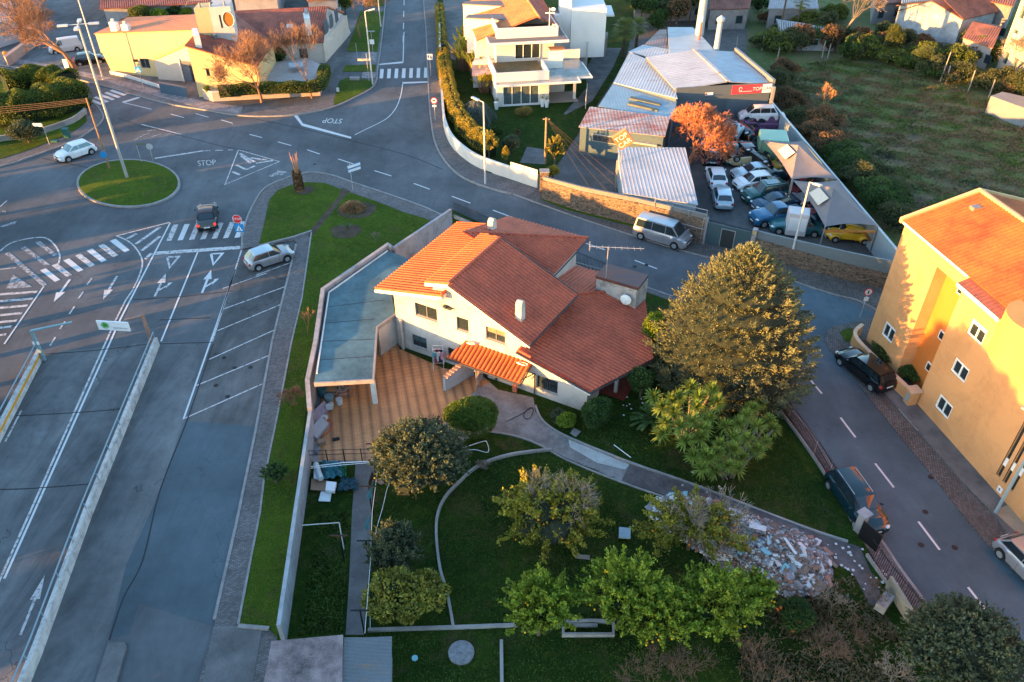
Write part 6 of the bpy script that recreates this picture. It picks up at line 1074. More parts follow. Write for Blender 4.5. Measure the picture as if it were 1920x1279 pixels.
def tree(name, label, cat, base, top_h, rx, ry, rz, mat, n, leaf=(.16, .10), k=10, group=None, trunk=.12, seed=0, z0=.2, size=.5, spread=.55, up=.3, corem=None, fruit=None, parts=True, cz=None, shell=.28, bark=None, vert=1., spray=0):
    p = P(*base, z0); t_ = thing(name, label, cat, p, group); cz = cz if cz is not None else top_h-rz; c = (p.x, p.y, z0+cz); lb = mk_lobes(c, rx, ry, rz, k, spread, size, seed, vert)
    if spray:
        m_ = n//spray; Cs, Ds = [], []
        for i in range(spray):
            d0 = rng.normal(size=3); d0 /= np.linalg.norm(d0); d0[2] = abs(d0[2])*1.15-.28; k_ = rng.uniform(.62, 1.12) if spray < 300 else rng.uniform(.82, 1.06); e_ = d0*np.array([rx, ry, rz])*k_; e_[2] += up*.12*rz; o_ = e_*rng.uniform(.15, .4); t1 = rng.random(m_)**.8; pt = o_+(e_-o_)*t1[:, None]; pt[:, 2] += .12*rz*t1**2; wdt = .20*min(rx, 2.6)*(1.1-.75*t1)*.62; pt = pt+rng.normal(size=(m_, 3))*wdt[:, None]*.6; Cs.append(np.array(c)+pt); Ds.append(e_[None, :]/np.linalg.norm(e_)*.8+rng.normal(size=(m_, 3))*.75+np.array([0, 0, up*.5]))
        C, D = np.concatenate(Cs), np.concatenate(Ds); ok = C[:, 2] > z0+.05; C, D = C[ok], D[ok]
    else: C, D = lobes_pts(lb, n, shell)
    d = D+(0 if spray else 1)*rng.normal(size=D.shape)*.7+np.array([0, 0, 0 if spray else up]); fo = leaf_mesh('crown', C, d, leaf[0], leaf[1], mat, t_)
    mb = core('c', lb, None, None); off = p
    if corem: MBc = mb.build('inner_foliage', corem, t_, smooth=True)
    mb = MB(); mb.cyl(p-Vector((0, 0, .2)), Vector(c)-Vector((0, 0, rz*.2)), trunk, trunk*.5, 7)
    for i in range(5): a = i*1.256+seed; mb.cyl(Vector(c)-Vector((0, 0, rz*.6)), Vector(c)+Vector((math.cos(a)*rx*.5, math.sin(a)*ry*.5, rz*.1)), trunk*.45, trunk*.15, 5)
    mb.build('trunk', bark or BARK, t_)
    if fruit:
        fm, fn, fr = fruit; C2, _ = lobes_pts(lb, fn, .12); fb = []
        for q in C2[:fn]: f_ = MB(); f_.ball(Vector(q)+Vector((0, 0, -.03)), fr, 5, 4); fb.append(f_)
        m2 = MB()
        for f_ in fb: o_ = len(m2.v); m2.v += f_.v; m2.f += [[i+o_ for i in x] for x in f_.f]; m2.m += f_.m
        tag(m2.build('fruit', fm, t_, smooth=True), kind='stuff')
    return t_
def bare(name, label, base, height, spread, mat, depth=6, group=None, trunk=.16, seed=1, z0=.1, lean=(0, 0), split=3, first=.28, up=.35, twig=.012, cat='tree', leaves=None, taper=.72):
    rd = random.Random(seed); p = P(*base, z0); t_ = thing(name, label, cat, p, group); mb = MB(); mt = MB(); tips = []
    def rec(a, d, L, r_, k):
        n = 2 if k < depth-1 else 1; q = a
        for i in range(n):
            d2 = (d+Vector((rd.gauss(0, .14), rd.gauss(0, .14), rd.gauss(0, .08)+.04))).normalized(); b = q+d2*L/n; r2 = max(twig*.6, r_*(1-.3*(i+1)/n)); (mt if k >= 3 else mb).cyl(q, b, max(r_, twig), max(r2, twig*.7), 6 if k < 2 else (4 if k < 4 else 3), False); q = b; r_ = r2; d = d2
        if k >= depth: tips.append(q); return
        m = split+(rd.random() < .4)
        for j in range(m):
            ang = rd.uniform(0, 6.283); tilt = rd.uniform(.35, .85)*spread; o = d.orthogonal().normalized(); o.rotate(Matrix.Rotation(ang, 3, d)); nd = (d*math.cos(tilt)+o*math.sin(tilt)+Vector((0, 0, up*.3))).normalized(); rec(q, nd, L*rd.uniform(.66, .9), r_*taper, k+1)
    rec(p-Vector((0, 0, .2)), Vector((lean[0], lean[1], 1)).normalized(), height*first, trunk, 0); mb.build('trunk', mat, t_); mt.build('branches', mat, t_)
    return t_
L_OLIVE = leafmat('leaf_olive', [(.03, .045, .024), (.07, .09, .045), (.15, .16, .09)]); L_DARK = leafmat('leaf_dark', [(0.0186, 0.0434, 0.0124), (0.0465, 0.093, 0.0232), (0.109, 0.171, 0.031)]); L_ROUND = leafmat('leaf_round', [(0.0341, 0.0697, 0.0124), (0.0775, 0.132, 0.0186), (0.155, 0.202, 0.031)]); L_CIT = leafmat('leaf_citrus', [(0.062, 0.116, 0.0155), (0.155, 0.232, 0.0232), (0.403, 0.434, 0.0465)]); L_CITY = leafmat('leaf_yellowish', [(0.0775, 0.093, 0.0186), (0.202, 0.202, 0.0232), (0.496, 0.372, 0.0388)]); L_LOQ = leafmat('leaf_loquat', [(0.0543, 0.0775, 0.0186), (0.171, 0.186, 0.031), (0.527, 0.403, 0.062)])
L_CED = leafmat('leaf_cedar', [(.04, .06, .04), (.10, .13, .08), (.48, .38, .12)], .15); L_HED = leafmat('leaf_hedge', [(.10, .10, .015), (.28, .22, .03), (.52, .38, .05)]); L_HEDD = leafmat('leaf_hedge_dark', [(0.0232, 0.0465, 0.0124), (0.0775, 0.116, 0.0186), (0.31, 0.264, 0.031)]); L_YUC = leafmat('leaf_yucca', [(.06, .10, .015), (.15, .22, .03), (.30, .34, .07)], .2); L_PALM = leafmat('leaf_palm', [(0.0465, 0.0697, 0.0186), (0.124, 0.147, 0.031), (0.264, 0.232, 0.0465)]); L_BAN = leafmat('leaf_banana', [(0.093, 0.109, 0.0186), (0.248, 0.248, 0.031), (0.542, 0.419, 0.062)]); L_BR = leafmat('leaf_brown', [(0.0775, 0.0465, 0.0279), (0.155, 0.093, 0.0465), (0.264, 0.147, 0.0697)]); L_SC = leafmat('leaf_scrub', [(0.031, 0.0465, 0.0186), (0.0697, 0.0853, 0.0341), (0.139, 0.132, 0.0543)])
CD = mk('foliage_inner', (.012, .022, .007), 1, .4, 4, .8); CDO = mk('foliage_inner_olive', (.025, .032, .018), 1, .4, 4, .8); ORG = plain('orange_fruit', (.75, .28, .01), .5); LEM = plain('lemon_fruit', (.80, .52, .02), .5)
# --- big golden cedar right of the house
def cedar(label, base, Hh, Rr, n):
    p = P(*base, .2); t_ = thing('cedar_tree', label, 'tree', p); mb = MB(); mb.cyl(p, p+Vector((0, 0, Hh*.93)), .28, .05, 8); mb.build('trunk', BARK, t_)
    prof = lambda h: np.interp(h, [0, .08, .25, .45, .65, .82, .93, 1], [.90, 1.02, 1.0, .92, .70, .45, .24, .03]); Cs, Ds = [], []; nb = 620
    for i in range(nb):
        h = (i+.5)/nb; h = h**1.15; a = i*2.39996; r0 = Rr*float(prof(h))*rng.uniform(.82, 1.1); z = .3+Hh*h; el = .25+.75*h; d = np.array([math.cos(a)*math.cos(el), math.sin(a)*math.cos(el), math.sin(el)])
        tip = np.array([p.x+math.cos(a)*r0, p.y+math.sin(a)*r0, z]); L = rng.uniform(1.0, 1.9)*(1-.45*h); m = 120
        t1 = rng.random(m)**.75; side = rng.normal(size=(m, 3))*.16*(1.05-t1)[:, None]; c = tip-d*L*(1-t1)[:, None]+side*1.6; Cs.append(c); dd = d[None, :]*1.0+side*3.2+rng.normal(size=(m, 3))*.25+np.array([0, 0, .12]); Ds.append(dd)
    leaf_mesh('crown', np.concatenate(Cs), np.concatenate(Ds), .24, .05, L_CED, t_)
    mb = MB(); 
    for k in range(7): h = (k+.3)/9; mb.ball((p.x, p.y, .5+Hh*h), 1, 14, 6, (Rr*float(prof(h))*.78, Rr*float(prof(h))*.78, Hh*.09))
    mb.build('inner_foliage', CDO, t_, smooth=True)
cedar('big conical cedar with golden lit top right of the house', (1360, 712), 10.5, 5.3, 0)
# --- yucca clumps: rosettes of sword leaves
def rosettes(mbs, c, r_, n, droop=.5, up0=.1):
    C, D = [], []
    for i in range(n):
        a = rng.uniform(0, 6.283); el = rng.uniform(-.8, 1.45); d = Vector((math.cos(a)*math.cos(el), math.sin(a)*math.cos(el), math.sin(el))); L = r_*rng.uniform(.8, 1.1); w = r_*.055; s_ = Vector((-math.sin(a), math.cos(a), 0))*w; m = c+d*L*.55+Vector((0, 0, .02)); e = c+d*L-Vector((0, 0, L*.12*droop)); mbs.face([c-s_*.5, m-s_, e, m+s_, c+s_*.5])
def yucca(label, heads, r_, base, grp=None):
    p = P(*base, .2); t_ = thing('yucca_plant', label, 'plant', p, grp)
    for (px, py, z) in heads:
        c = P(px, py, z); m = MB(); rosettes(m, c, r_, 90); m.build('rosette', L_YUC, t_); m = MB(); m.tube([c, Vector(((c.x+p.x)/2, (c.y+p.y)/2, z*.55)), Vector((p.x+(c.x-p.x)*.25, p.y+(c.y-p.y)*.25, .1))], .07, 6); m.build('stem', BARKP, t_)
hd = [(1272, 745, 3.2), (1295, 728, 3.3), (1335, 732, 3.4), (1345, 755, 3.3), (1240, 765, 2.8), (1263, 775, 3.0), (1305, 765, 3.2), (1298, 790, 3.1), (1330, 785, 3.0), (1247, 795, 2.7), (1275, 800, 2.9), (1240, 815, 2.3), (1320, 805, 2.8), (1285, 828, 2.5), (1225, 745, 2.4), (1310, 745, 3.4), (1260, 752, 3.1), (1312, 822, 2.5)]
yucca('dense clump of many yucca rosettes standing just right of the red porch', hd, .72, (1290, 810))
hd2 = [(1385, 795, 2.6), (1400, 780, 2.7), (1420, 800, 2.5), (1360, 800, 2.6), (1410, 768, 2.6), (1440, 790, 2.3), (1375, 820, 2.4), (1400, 825, 2.3), (1345, 850, 2.2), (1320, 855, 2.2), (1350, 835, 2.3), (1375, 845, 2.2), (1315, 880, 1.9), (1340, 885, 1.8), (1365, 875, 1.9), (1300, 855, 2.1), (1390, 860, 1.8), (1432, 830, 1.9), (1450, 805, 1.9), (1330, 860, 2.2), (1420, 845, 1.8), (1382, 880, 1.6)]
yucca('lower clump of yucca rosettes below the cedar towards the street fence', hd2, .66, (1375, 890))
yucca('pair of yucca heads under the cedar skirt', [(1405, 770, 2.2), (1425, 757, 2.0)], .66, (1415, 800))
# cycad beside the yuccas
p = P(1222, 800, .2); t_ = thing('cycad', 'dark feathery cycad between the porch and the yucca clump', 'plant', p); m = MB()
for i in range(34):
    a = i*2.4; el = rng.uniform(.2, 1.1); pts = [p+Vector((0, 0, .6))+Vector((math.cos(a)*math.cos(el)*s_*1.5, math.sin(a)*math.cos(el)*s_*1.5, math.sin(el)*s_*1.5-s_*s_*.6)) for s_ in (0, .33, .66, 1)]; sd_ = Vector((-math.sin(a), math.cos(a), 0))
    for q0, q1 in zip(pts[:-1], pts[1:]): m.face([q0-sd_*.11, q1-sd_*.09, q1+sd_*.09, q0+sd_*.11])
m.build('fronds', L_DARK, t_)
# --- garden shrubs and trees
tree('olive_tree', 'large grey-green round tree by the patio railing', 'tree', (792, 905), 3.9, 2.9, 2.7, 2.1, L_OLIVE, 30000, (.20, .10), 12, seed=3, corem=CDO, cz=2.1, spray=480)
tree('clipped_shrub', 'clipped round dark green bush beside the porch path', 'bush', (887, 815), 2.6, 2.1, 2.0, 1.35, L_ROUND, 15000, (.13, .08), 3, seed=4, size=.62, spread=.3, corem=CD, cz=1.35, shell=.12)
tree('dark_conifer', 'dark round conifer bush against the white house corner', 'bush', (1120, 797), 2.0, 1.15, 1.1, 1.15, L_DARK, 7000, (.13, .07), 8, seed=5, corem=CD, cz=1.0)
tree('low_shrub', 'light green low shrub beneath the corner window', 'bush', (1060, 800), 1.1, .9, .7, .55, L_CIT, 2600, (.14, .09), 5, seed=6, corem=CD, cz=.5); tree('low_shrub', 'small green shrub at the path bend below the porch', 'bush', (1046, 789), 1.0, .7, .6, .5, L_OLIVE, 1600, (.14, .09), 5, seed=7, corem=CD, cz=.45)
tree('thin_cypress', 'narrow bright green bush between the tiled roof and the cedar', 'bush', (1222, 668), 4.4, .95, .9, 2.0, L_CIT, 7000, (.16, .07), 6, seed=8, corem=CD, cz=2.3); tree('garden_shrub', 'green shrub in the shade behind the red porch', 'bush', (1200, 745), 2.6, 1.1, 1.0, 1.2, L_DARK, 5000, (.14, .08), 7, seed=9, corem=CD, cz=1.3)
tree('orange_tree', 'broad orange tree with bare grey twigs in the middle of the lawn', 'tree', (1032, 1000), 3.3, 3.1, 2.8, 1.7, L_CITY, 26000, (.18, .11), 14, seed=10, corem=CDO, cz=1.8, fruit=(ORG, 60, .055), size=.42, spread=.5, spray=170)
bare('bare_twigs', 'bare grey twigs poking from the broad orange tree', (1030, 990), 4.1, 1.0, BARKP, 5, None, .10, 31, .2, first=.30, twig=.010)
tree('orange_tree', 'sparse orange tree overhanging the rubble heap', 'tree', (1290, 1030), 3.2, 3.0, 2.4, 1.4, L_CITY, 11000, (.17, .10), 15, seed=11, cz=2.0, fruit=(ORG, 70, .055), size=.33, spread=.6, spray=70)
bare('bare_twigs', 'pale bare branches within the sparse orange tree by the rubble', (1285, 1015), 4.2, 1.2, BARKP, 5, None, .10, 32, .2, first=.30, twig=.012)
for i, (lb, b, r_, hgt, sd_, n) in enumerate((('upright lemon tree left of the three at the bottom of the lawn', (1010, 1190), 1.95, 3.8, 12, 12000), ('tall bright lemon tree in the middle of the bottom row', (1160, 1170), 2.2, 4.5, 13, 15000), ('wide lemon tree beside the middle one in the bottom row', (1225, 1205), 1.9, 3.7, 14, 10000), ('lemon tree nearest the rubble heap in the bottom row', (1330, 1185), 2.2, 3.9, 15, 13000), ('small lemon tree at the right end of the bottom row', (1400, 1150), 1.2, 2.9, 16, 5000))):
    tree('lemon_tree', lb, 'tree', b, hgt, r_, r_*.95, hgt*.42, L_CIT, n, (.17, .11), 34, 'lemon trees across the bottom of the lawn', seed=sd_, cz=hgt*.55, fruit=(LEM, 60, .06), size=.3, spread=.5, up=1.6, corem=CD, spray=150)
tree('round_shrub', 'grey-green conical bush above the yellow-green loquat', 'bush', (745, 1068), 3.0, 1.6, 1.5, 1.5, L_OLIVE, 14000, (.17, .07), 8, seed=17, corem=CDO, cz=1.5, spray=170, up=1.); tree('loquat_tree', 'yellow-green loquat tree with clustered leaf rosettes by the concrete path', 'tree', (760, 1150), 2.8, 1.95, 1.5, 1.2, L_LOQ, 6500, (.26, .13), 30, seed=18, corem=CD, cz=1.5, size=.30, spread=.80)
tree('street_tree', 'big dark round tree at the bottom right corner by the road', 'tree', (1780, 1265), 3.6, 2.8, 2.6, 2.2, L_OLIVE, 30000, (.19, .10), 14, seed=19, corem=CDO, cz=1.9, spray=480)
tree('verge_bush', 'dark green bush on the long grass verge near the low wall', 'bush', (519, 905), 1.5, .85, .8, .75, L_DARK, 3600, (.13, .08), 7, seed=20, z0=.17, cz=.75, corem=CD, spray=70)
tree('aloe_bush', 'dark spiky bush with orange flowers below the rubble heap', 'bush', (1490, 1165), 1.3, 1.1, 1.0, .65, L_DARK, 3000, (.32, .05), 6, seed=21, cz=.6, corem=CD, fruit=(mk('flower_orange', (.6, .12, .03)), 8, .09))
bare('bare_shrub', 'bare orange-lit bush on the long verge beside the carport', (546, 762), 2.1, 1.0, BARKO, 5, None, .035, 41, .17, first=.22, twig=.010, cat='bush', split=4); bare('sapling', 'small bare sapling on the verge below the diagonal wall', (578, 628), 2.0, .55, BARKO, 4, None, .03, 42, .17, first=.35, twig=.008); bare('sapling', 'thin bare sapling on the lawn near the bend of the wall', (702, 455), 1.3, .9, BARKP, 4, None, .02, 43, .17, first=.3, twig=.006)
for i, (b, hgt, lb) in enumerate((((1280, 1290), 2.6, 'bare brown bramble at the bottom edge under the lemon trees'), ((1210, 1300), 2.4, 'low bare brown bush at the bottom edge left of the bramble'), ((1410, 1290), 3.0, 'tall tangle of bare brown stems at the bottom right of the garden'), ((1560, 1140), 1.9, 'pale bare bush between the rubble and the street fence'), ((1620, 1125), 1.5, 'small bare bush near the grey garden slab by the fence'), ((1530, 1260), 2.2, 'brown bare stems below the spiky bush'), ((1660, 1290), 2.0, 'pale bare branches left of the dark corner tree'), ((1600, 1200), 1.6, 'low brown brush in the rough corner of the garden'), ((910, 880), .8, 'small grey bare shrub on the lawn inside the curved edging'))):
    bare('bare_bush', lb, b, hgt, 1.25, (BARKP if i in (3, 6, 8) else BARKD), 5, None, .035, 50+i, .2, first=.3, twig=.008, cat='bush', split=3, up=1.0)
# --- left yellow hedge along the street wall, behind the white wall
def hedge(name, label, pts, z0, z1, w, mat, n, leaf=(.16, .10), corem=None, step=1.3, grp=None, jit=.15, cat='hedge'):
    q = smoothline([Vector((p.x, p.y, 0)) for p in [P(a, b, (z0+z1)/2) for a, b in pts]], 3); t_ = thing(name, label, cat, q[0]+Vector((0, 0, z0)), grp); L = [0]
    for a, b in zip(q[:-1], q[1:]): L.append(L[-1]+(b-a).length)
    tot = L[-1]; s_ = rng.random(n)*tot; xs = np.interp(s_, L, [a.x for a in q]); ys = np.interp(s_, L, [a.y for a in q]); xs2 = np.interp(s_+.2, L, [a.x for a in q]); ys2 = np.interp(s_+.2, L, [a.y for a in q]); dx, dy = xs2-xs, ys2-ys; l = np.hypot(dx, dy)+1e-6; nx, ny = -dy/l, dx/l
    ang = rng.uniform(-.35, math.pi+.35, n); hw = w/2*(1+jit*np.sin(s_*1.7)+jit*rng.normal(size=n)*.5); bump = 1+jit*np.sin(s_*2.3+1)*.8; cc, ss = np.cos(ang), np.sin(ang); cc = np.sign(cc)*np.abs(cc)**.55; ss = np.sign(ss)*np.abs(ss)**.55
    hh = (z1-z0); zc = z0+hh*.45; C = np.stack([xs+nx*cc*hw, ys+ny*cc*hw, zc+ss*hh*.55*bump], 1); C[:, 2] = np.maximum(C[:, 2], z0); D = np.stack([nx*cc, ny*cc, ss], 1)+rng.normal(size=(n, 3))*.7; leaf_mesh('foliage', C, D, leaf[0], leaf[1], mat, t_)
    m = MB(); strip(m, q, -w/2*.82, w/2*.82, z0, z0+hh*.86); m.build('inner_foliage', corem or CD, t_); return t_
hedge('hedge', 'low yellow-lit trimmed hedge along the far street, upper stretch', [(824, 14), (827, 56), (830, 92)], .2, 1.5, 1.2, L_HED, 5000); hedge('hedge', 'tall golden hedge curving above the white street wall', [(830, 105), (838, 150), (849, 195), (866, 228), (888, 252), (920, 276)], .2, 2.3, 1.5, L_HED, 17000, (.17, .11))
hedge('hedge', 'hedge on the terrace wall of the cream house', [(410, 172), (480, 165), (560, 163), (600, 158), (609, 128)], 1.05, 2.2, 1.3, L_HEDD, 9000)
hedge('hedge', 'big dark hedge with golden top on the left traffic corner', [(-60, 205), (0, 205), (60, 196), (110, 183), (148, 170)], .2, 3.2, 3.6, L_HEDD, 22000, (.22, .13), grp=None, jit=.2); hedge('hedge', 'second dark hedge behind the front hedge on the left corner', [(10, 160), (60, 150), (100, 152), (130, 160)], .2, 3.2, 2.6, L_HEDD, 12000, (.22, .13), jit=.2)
tree('corner_bush', 'rounded olive bush in front of the hedge by the white car', 'bush', (55, 268), 2.5, 1.9, 1.7, 1.3, L_OLIVE, 8000, (.17, .10), 8, seed=22, z0=.16, cz=1.2, corem=CD)
mb = MB(); strip(mb, smoothline(G([(-60, 285), (0, 268), (45, 262), (90, 250), (140, 232), (163, 214)], 0), 3), -.12, .12, .1, .75); tag(mb.build('low_wall', CONC), 'low curved concrete wall at the foot of the left corner hedge', 'wall')
# bare plane trees
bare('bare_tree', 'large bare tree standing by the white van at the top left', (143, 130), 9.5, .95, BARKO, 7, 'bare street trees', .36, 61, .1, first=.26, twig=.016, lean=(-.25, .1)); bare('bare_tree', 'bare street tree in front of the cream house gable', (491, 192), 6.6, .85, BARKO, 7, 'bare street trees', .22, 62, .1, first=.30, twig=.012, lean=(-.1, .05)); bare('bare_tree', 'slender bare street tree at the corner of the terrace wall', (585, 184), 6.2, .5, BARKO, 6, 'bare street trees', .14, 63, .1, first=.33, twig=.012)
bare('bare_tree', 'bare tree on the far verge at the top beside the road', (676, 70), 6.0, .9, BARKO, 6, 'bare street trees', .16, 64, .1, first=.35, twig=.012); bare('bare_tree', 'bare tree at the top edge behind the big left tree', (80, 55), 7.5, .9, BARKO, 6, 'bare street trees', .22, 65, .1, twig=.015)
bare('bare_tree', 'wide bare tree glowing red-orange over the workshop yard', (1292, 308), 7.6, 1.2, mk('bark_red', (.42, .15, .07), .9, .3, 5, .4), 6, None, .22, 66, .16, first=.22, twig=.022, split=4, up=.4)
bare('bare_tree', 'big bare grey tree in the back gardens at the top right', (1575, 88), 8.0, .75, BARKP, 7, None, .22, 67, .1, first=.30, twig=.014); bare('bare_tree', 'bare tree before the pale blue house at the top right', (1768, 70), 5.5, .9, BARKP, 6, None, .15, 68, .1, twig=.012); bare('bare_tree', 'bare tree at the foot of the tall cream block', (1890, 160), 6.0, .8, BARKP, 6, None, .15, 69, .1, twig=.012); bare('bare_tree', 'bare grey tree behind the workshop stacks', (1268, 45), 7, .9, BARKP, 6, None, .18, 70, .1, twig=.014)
# palms
def palm(label, base, h, r_, n, z0=.15, mat=None, fan=True, tr=.22):
    p = P(*base, z0); t_ = thing('palm_tree', label, 'palm', p); m = MB(); m.cyl(p, p+Vector((0, 0, h)), tr*1.1, tr, 9); m.build('trunk', BARK, t_); c = p+Vector((0, 0, h)); m = MB()
    for i in range(n):
        a = i*2.4+rng.uniform(-.2, .2); el = 1.25-1.9*(i/n)+rng.uniform(-.1, .1); d = Vector((math.cos(a)*math.cos(el), math.sin(a)*math.cos(el), math.sin(el))); s_ = Vector((-math.sin(a), math.cos(a), 0))
        if fan:
            hub = c+d*r_*.5; m.cyl(c, hub, .02, .015, 3, False)
            for j in range(11): b_ = (j-5)*.24; dd = (d*math.cos(b_)+s_*math.sin(b_)).normalized(); e = hub+dd*r_*.55-Vector((0, 0, .12*r_)); w = d.cross(s_).normalized()*.0+s_*.035; m.face([hub-w, hub+dd*r_*.3-w*1.6, e, hub+dd*r_*.3+w*1.6])
        else:
            prev = c
            for j in range(1, 8):
                q = c+d*r_*j/7-Vector((0, 0, (j/7)**2*r_*.45))
                for sg_ in (-1, 1): e = q+s_*sg_*r_*.24*(1.1-j/9)+d*.12-Vector((0, 0, .12)); m.face([prev, q, e])
                prev = q
    m.build('fronds', mat or L_PALM, t_)
palm('large fan palm beside the white rear house', (1168, 108), 3.6, 1.9, 46); palm('second fan palm touching the large one on its right', (1192, 95), 3.2, 1.5, 32)
palm('tall thin palm at the top centre right', (1462, 60), 5.5, 1.3, 24, tr=.13); palm('tall thin palm beside the ruined shed', (1492, 58), 4.0, 1.3, 24, tr=.13)
p = P(562, 358, .17); t_ = thing('palm_stump', 'dying palm stump with a bare spiky head on the triangular lawn', 'palm', p); m = MB(); m.cyl(p, p+Vector((0, 0, 1.7)), .38, .30, 10); m.build('trunk', mk('palm_bark', (.20, .12, .06), .95, .5, 8, 1), t_); C = []; D = []
for i in range(520): a = rng.uniform(0, 6.28); z = rng.uniform(.2, 2.0); r_ = .42-.04*z; C.append((p.x+r_*math.cos(a), p.y+r_*math.sin(a), p.z+z)); D.append((math.cos(a)*.8, math.sin(a)*.8, .7))
leaf_mesh('boot_fibres', np.array(C), np.array(D), .34, .12, L_BR, t_); m = MB()
for i in range(9): a = i*.7; q = p+Vector((math.cos(a)*.12, math.sin(a)*.12, 1.8)); m.cyl(q, q+Vector((math.cos(a)*.22, math.sin(a)*.22, 1.4+.8*random.random())), .05, .015, 4)
m.build('dead_spear', mk('dead_frond', (.42, .2, .09)), t_)
p = P(662, 392, .17); t_ = thing('dead_palm_crown', 'felled tan palm crown lying in a bare soil ring on the lawn', 'palm', p); C = []; D = []
for i in range(1800): a = rng.uniform(0, 6.28); u = rng.random()**.6; r_ = 1.15*u; z = .75*(1-u*u)+.1; C.append((p.x+r_*math.cos(a), p.y+r_*math.sin(a)*.8, p.z+z*rng.uniform(.5, 1))); D.append((math.cos(a), math.sin(a), -.3))
leaf_mesh('dry_fronds', np.array(C), np.array(D), .42, .07, leafmat('leaf_dry', [(.10, .055, .03), (.28, .16, .07), (.42, .26, .12)]), t_)
for (x, y, r_) in ((570, 357, .9), (668, 394, 1.75), (648, 434, 1.35)): p = P(x, y, .17); m = MB(); pts = [(p.x+r_*(1+.08*math.sin(3*t))*math.cos(t), p.y+r_*(1+.08*math.cos(2*t))*math.sin(t)) for t in [2*math.pi*i/20 for i in range(20)]]; m.prism(pts, .1, .185); tag(m.build('soil_ring', SOIL), kind='structure')
p = P(651, 430, .18); t_ = thing('young_palm', 'tiny young palm in the small bare ring on the lawn', 'palm', p); m = MB(); 
for i in range(14): a = i*2.4; d = Vector((math.cos(a)*.5, math.sin(a)*.5, .8)).normalized(); s_ = Vector((-math.sin(a), math.cos(a), 0))*.05; q = p+d*.5; e = p+d*.85+Vector((math.cos(a)*.25, math.sin(a)*.25, -.1)); m.face([p, q-s_, e, q+s_])
m.build('fronds', L_DARK, t_)
# bananas / strelitzia beside the modern house
for i, (b, hgt, lb) in enumerate((((882, 98), 3.0, 'upper clump of golden banana-like plants left of the modern house'), ((872, 130), 3.6, 'middle clump of golden banana-like plants left of the modern house'), ((900, 150), 3.2, 'lower clump of golden banana-like plants at the modern house corner'), ((914, 172), 2.4, 'yellow feathery plant against the modern house corner'))):
    p = P(*b, .15); t_ = thing('banana_plant', lb, 'plant', p, 'golden banana-like plants beside the modern house'); m = MB(); st_m = MB()
    for j in range(120 if i < 3 else 70):
        a = rng.uniform(0, 6.28); rr = rng.uniform(0, 1.5); h0 = hgt*rng.uniform(.35, .9); q = p+Vector((rr*math.cos(a), rr*math.sin(a)*1.2, h0)); st_m.cyl(p+Vector((rr*.7*math.cos(a), rr*.7*math.sin(a), 0)), q, .05, .03, 4, False); a2 = rng.uniform(0, 6.28); el = rng.uniform(.5, 1.3); d = Vector((math.cos(a2)*math.cos(el), math.sin(a2)*math.cos(el), math.sin(el))); s_ = Vector((-math.sin(a2), math.cos(a2), 0))*.24; L = rng.uniform(1.0, 1.7); m.face([q, q+d*L*.4-s_, q+d*L, q+d*L*.4+s_])
    m.build('leaves', L_BAN, t_); st_m.build('stems', BARKO, t_)
p = P(893, 228, .15); t_ = thing('weeping_cedar', 'blue-grey weeping cedar on the lawn of the modern house', 'tree', p); MB().cyl(p, p+Vector((0, 0, 2.0)), .09, .06, 6).build('trunk', BARK, t_); C = []; D = []
for i in range(5200): a = rng.uniform(0, 6.28); u = rng.random()**.5; r_ = 2.1*u*(1+.2*math.sin(5*a)); z = 2.5-1.9*u**2-rng.random()*.6*u; C.append((p.x+r_*math.cos(a), p.y+r_*math.sin(a), max(.2, z))); D.append((math.cos(a)*.35, math.sin(a)*.35, -1))
leaf_mesh('crown', np.array(C), np.array(D), .30, .035, leafmat('leaf_blue', [(.06, .08, .08), (.12, .15, .15), (.22, .22, .19)]), t_)
tree('topiary', 'tall golden-green shrub behind the street lamp in the modern house garden', 'bush', (917, 296), 2.9, 1.2, 1.1, 1.4, L_HED, 6000, (.16, .09), 9, spray=90, seed=81, z0=.16, cz=1.5, corem=CD); tree('topiary', 'round pale green bush by the paved square in the garden', 'bush', (956, 290), 2.2, 1.1, 1.1, 1.0, L_OLIVE, 4500, (.14, .09), 5, seed=82, z0=.16, cz=1.2, corem=CDO); tree('small_cypress', 'small upright golden cypress beside the lamp and cream gate', 'bush', (948, 305), 2.0, .45, .45, .95, L_HED, 2000, (.14, .07), 3, seed=83, z0=.16, cz=1.0, corem=CD)
tree('ivy_stump', 'ivy covered column at the right corner of the modern house garden', 'bush', (1040, 312), 3.4, 1.0, .9, 1.6, L_HED, 5500, (.15, .10), 9, spray=90, seed=84, z0=.16, cz=1.7, corem=CD, size=.38, spread=.8); tree('garden_bush', 'golden bush against the stone pillar of the modern house garden', 'bush', (1035, 335), 1.5, .8, .7, .7, L_HED, 2600, (.14, .09), 6, seed=85, z0=.16, cz=.8, corem=CD)
tree('garden_shrub', 'yellow grass-like shrub before the modern house glass doors', 'bush', (981, 218), 1.2, 1.1, .7, .7, leafmat('leaf_straw', [(.2, .15, .04), (.4, .28, .08)]), 2400, (.25, .05), 7, seed=86, z0=.16, cz=.5, up=2.); tree('garden_shrub', 'dark shrub in front of the curved hedge inside the modern garden', 'bush', (930, 262), 1.7, .8, .8, .8, L_DARK, 2600, (.14, .09), 6, seed=87, z0=.16, cz=.9, corem=CD); tree('stump', 'dark brown clipped stump on the modern house lawn', 'bush', (971, 262), 1.3, .35, .35, .6, L_BR, 900, (.10, .08), 3, seed=88, z0=.16, cz=.7)
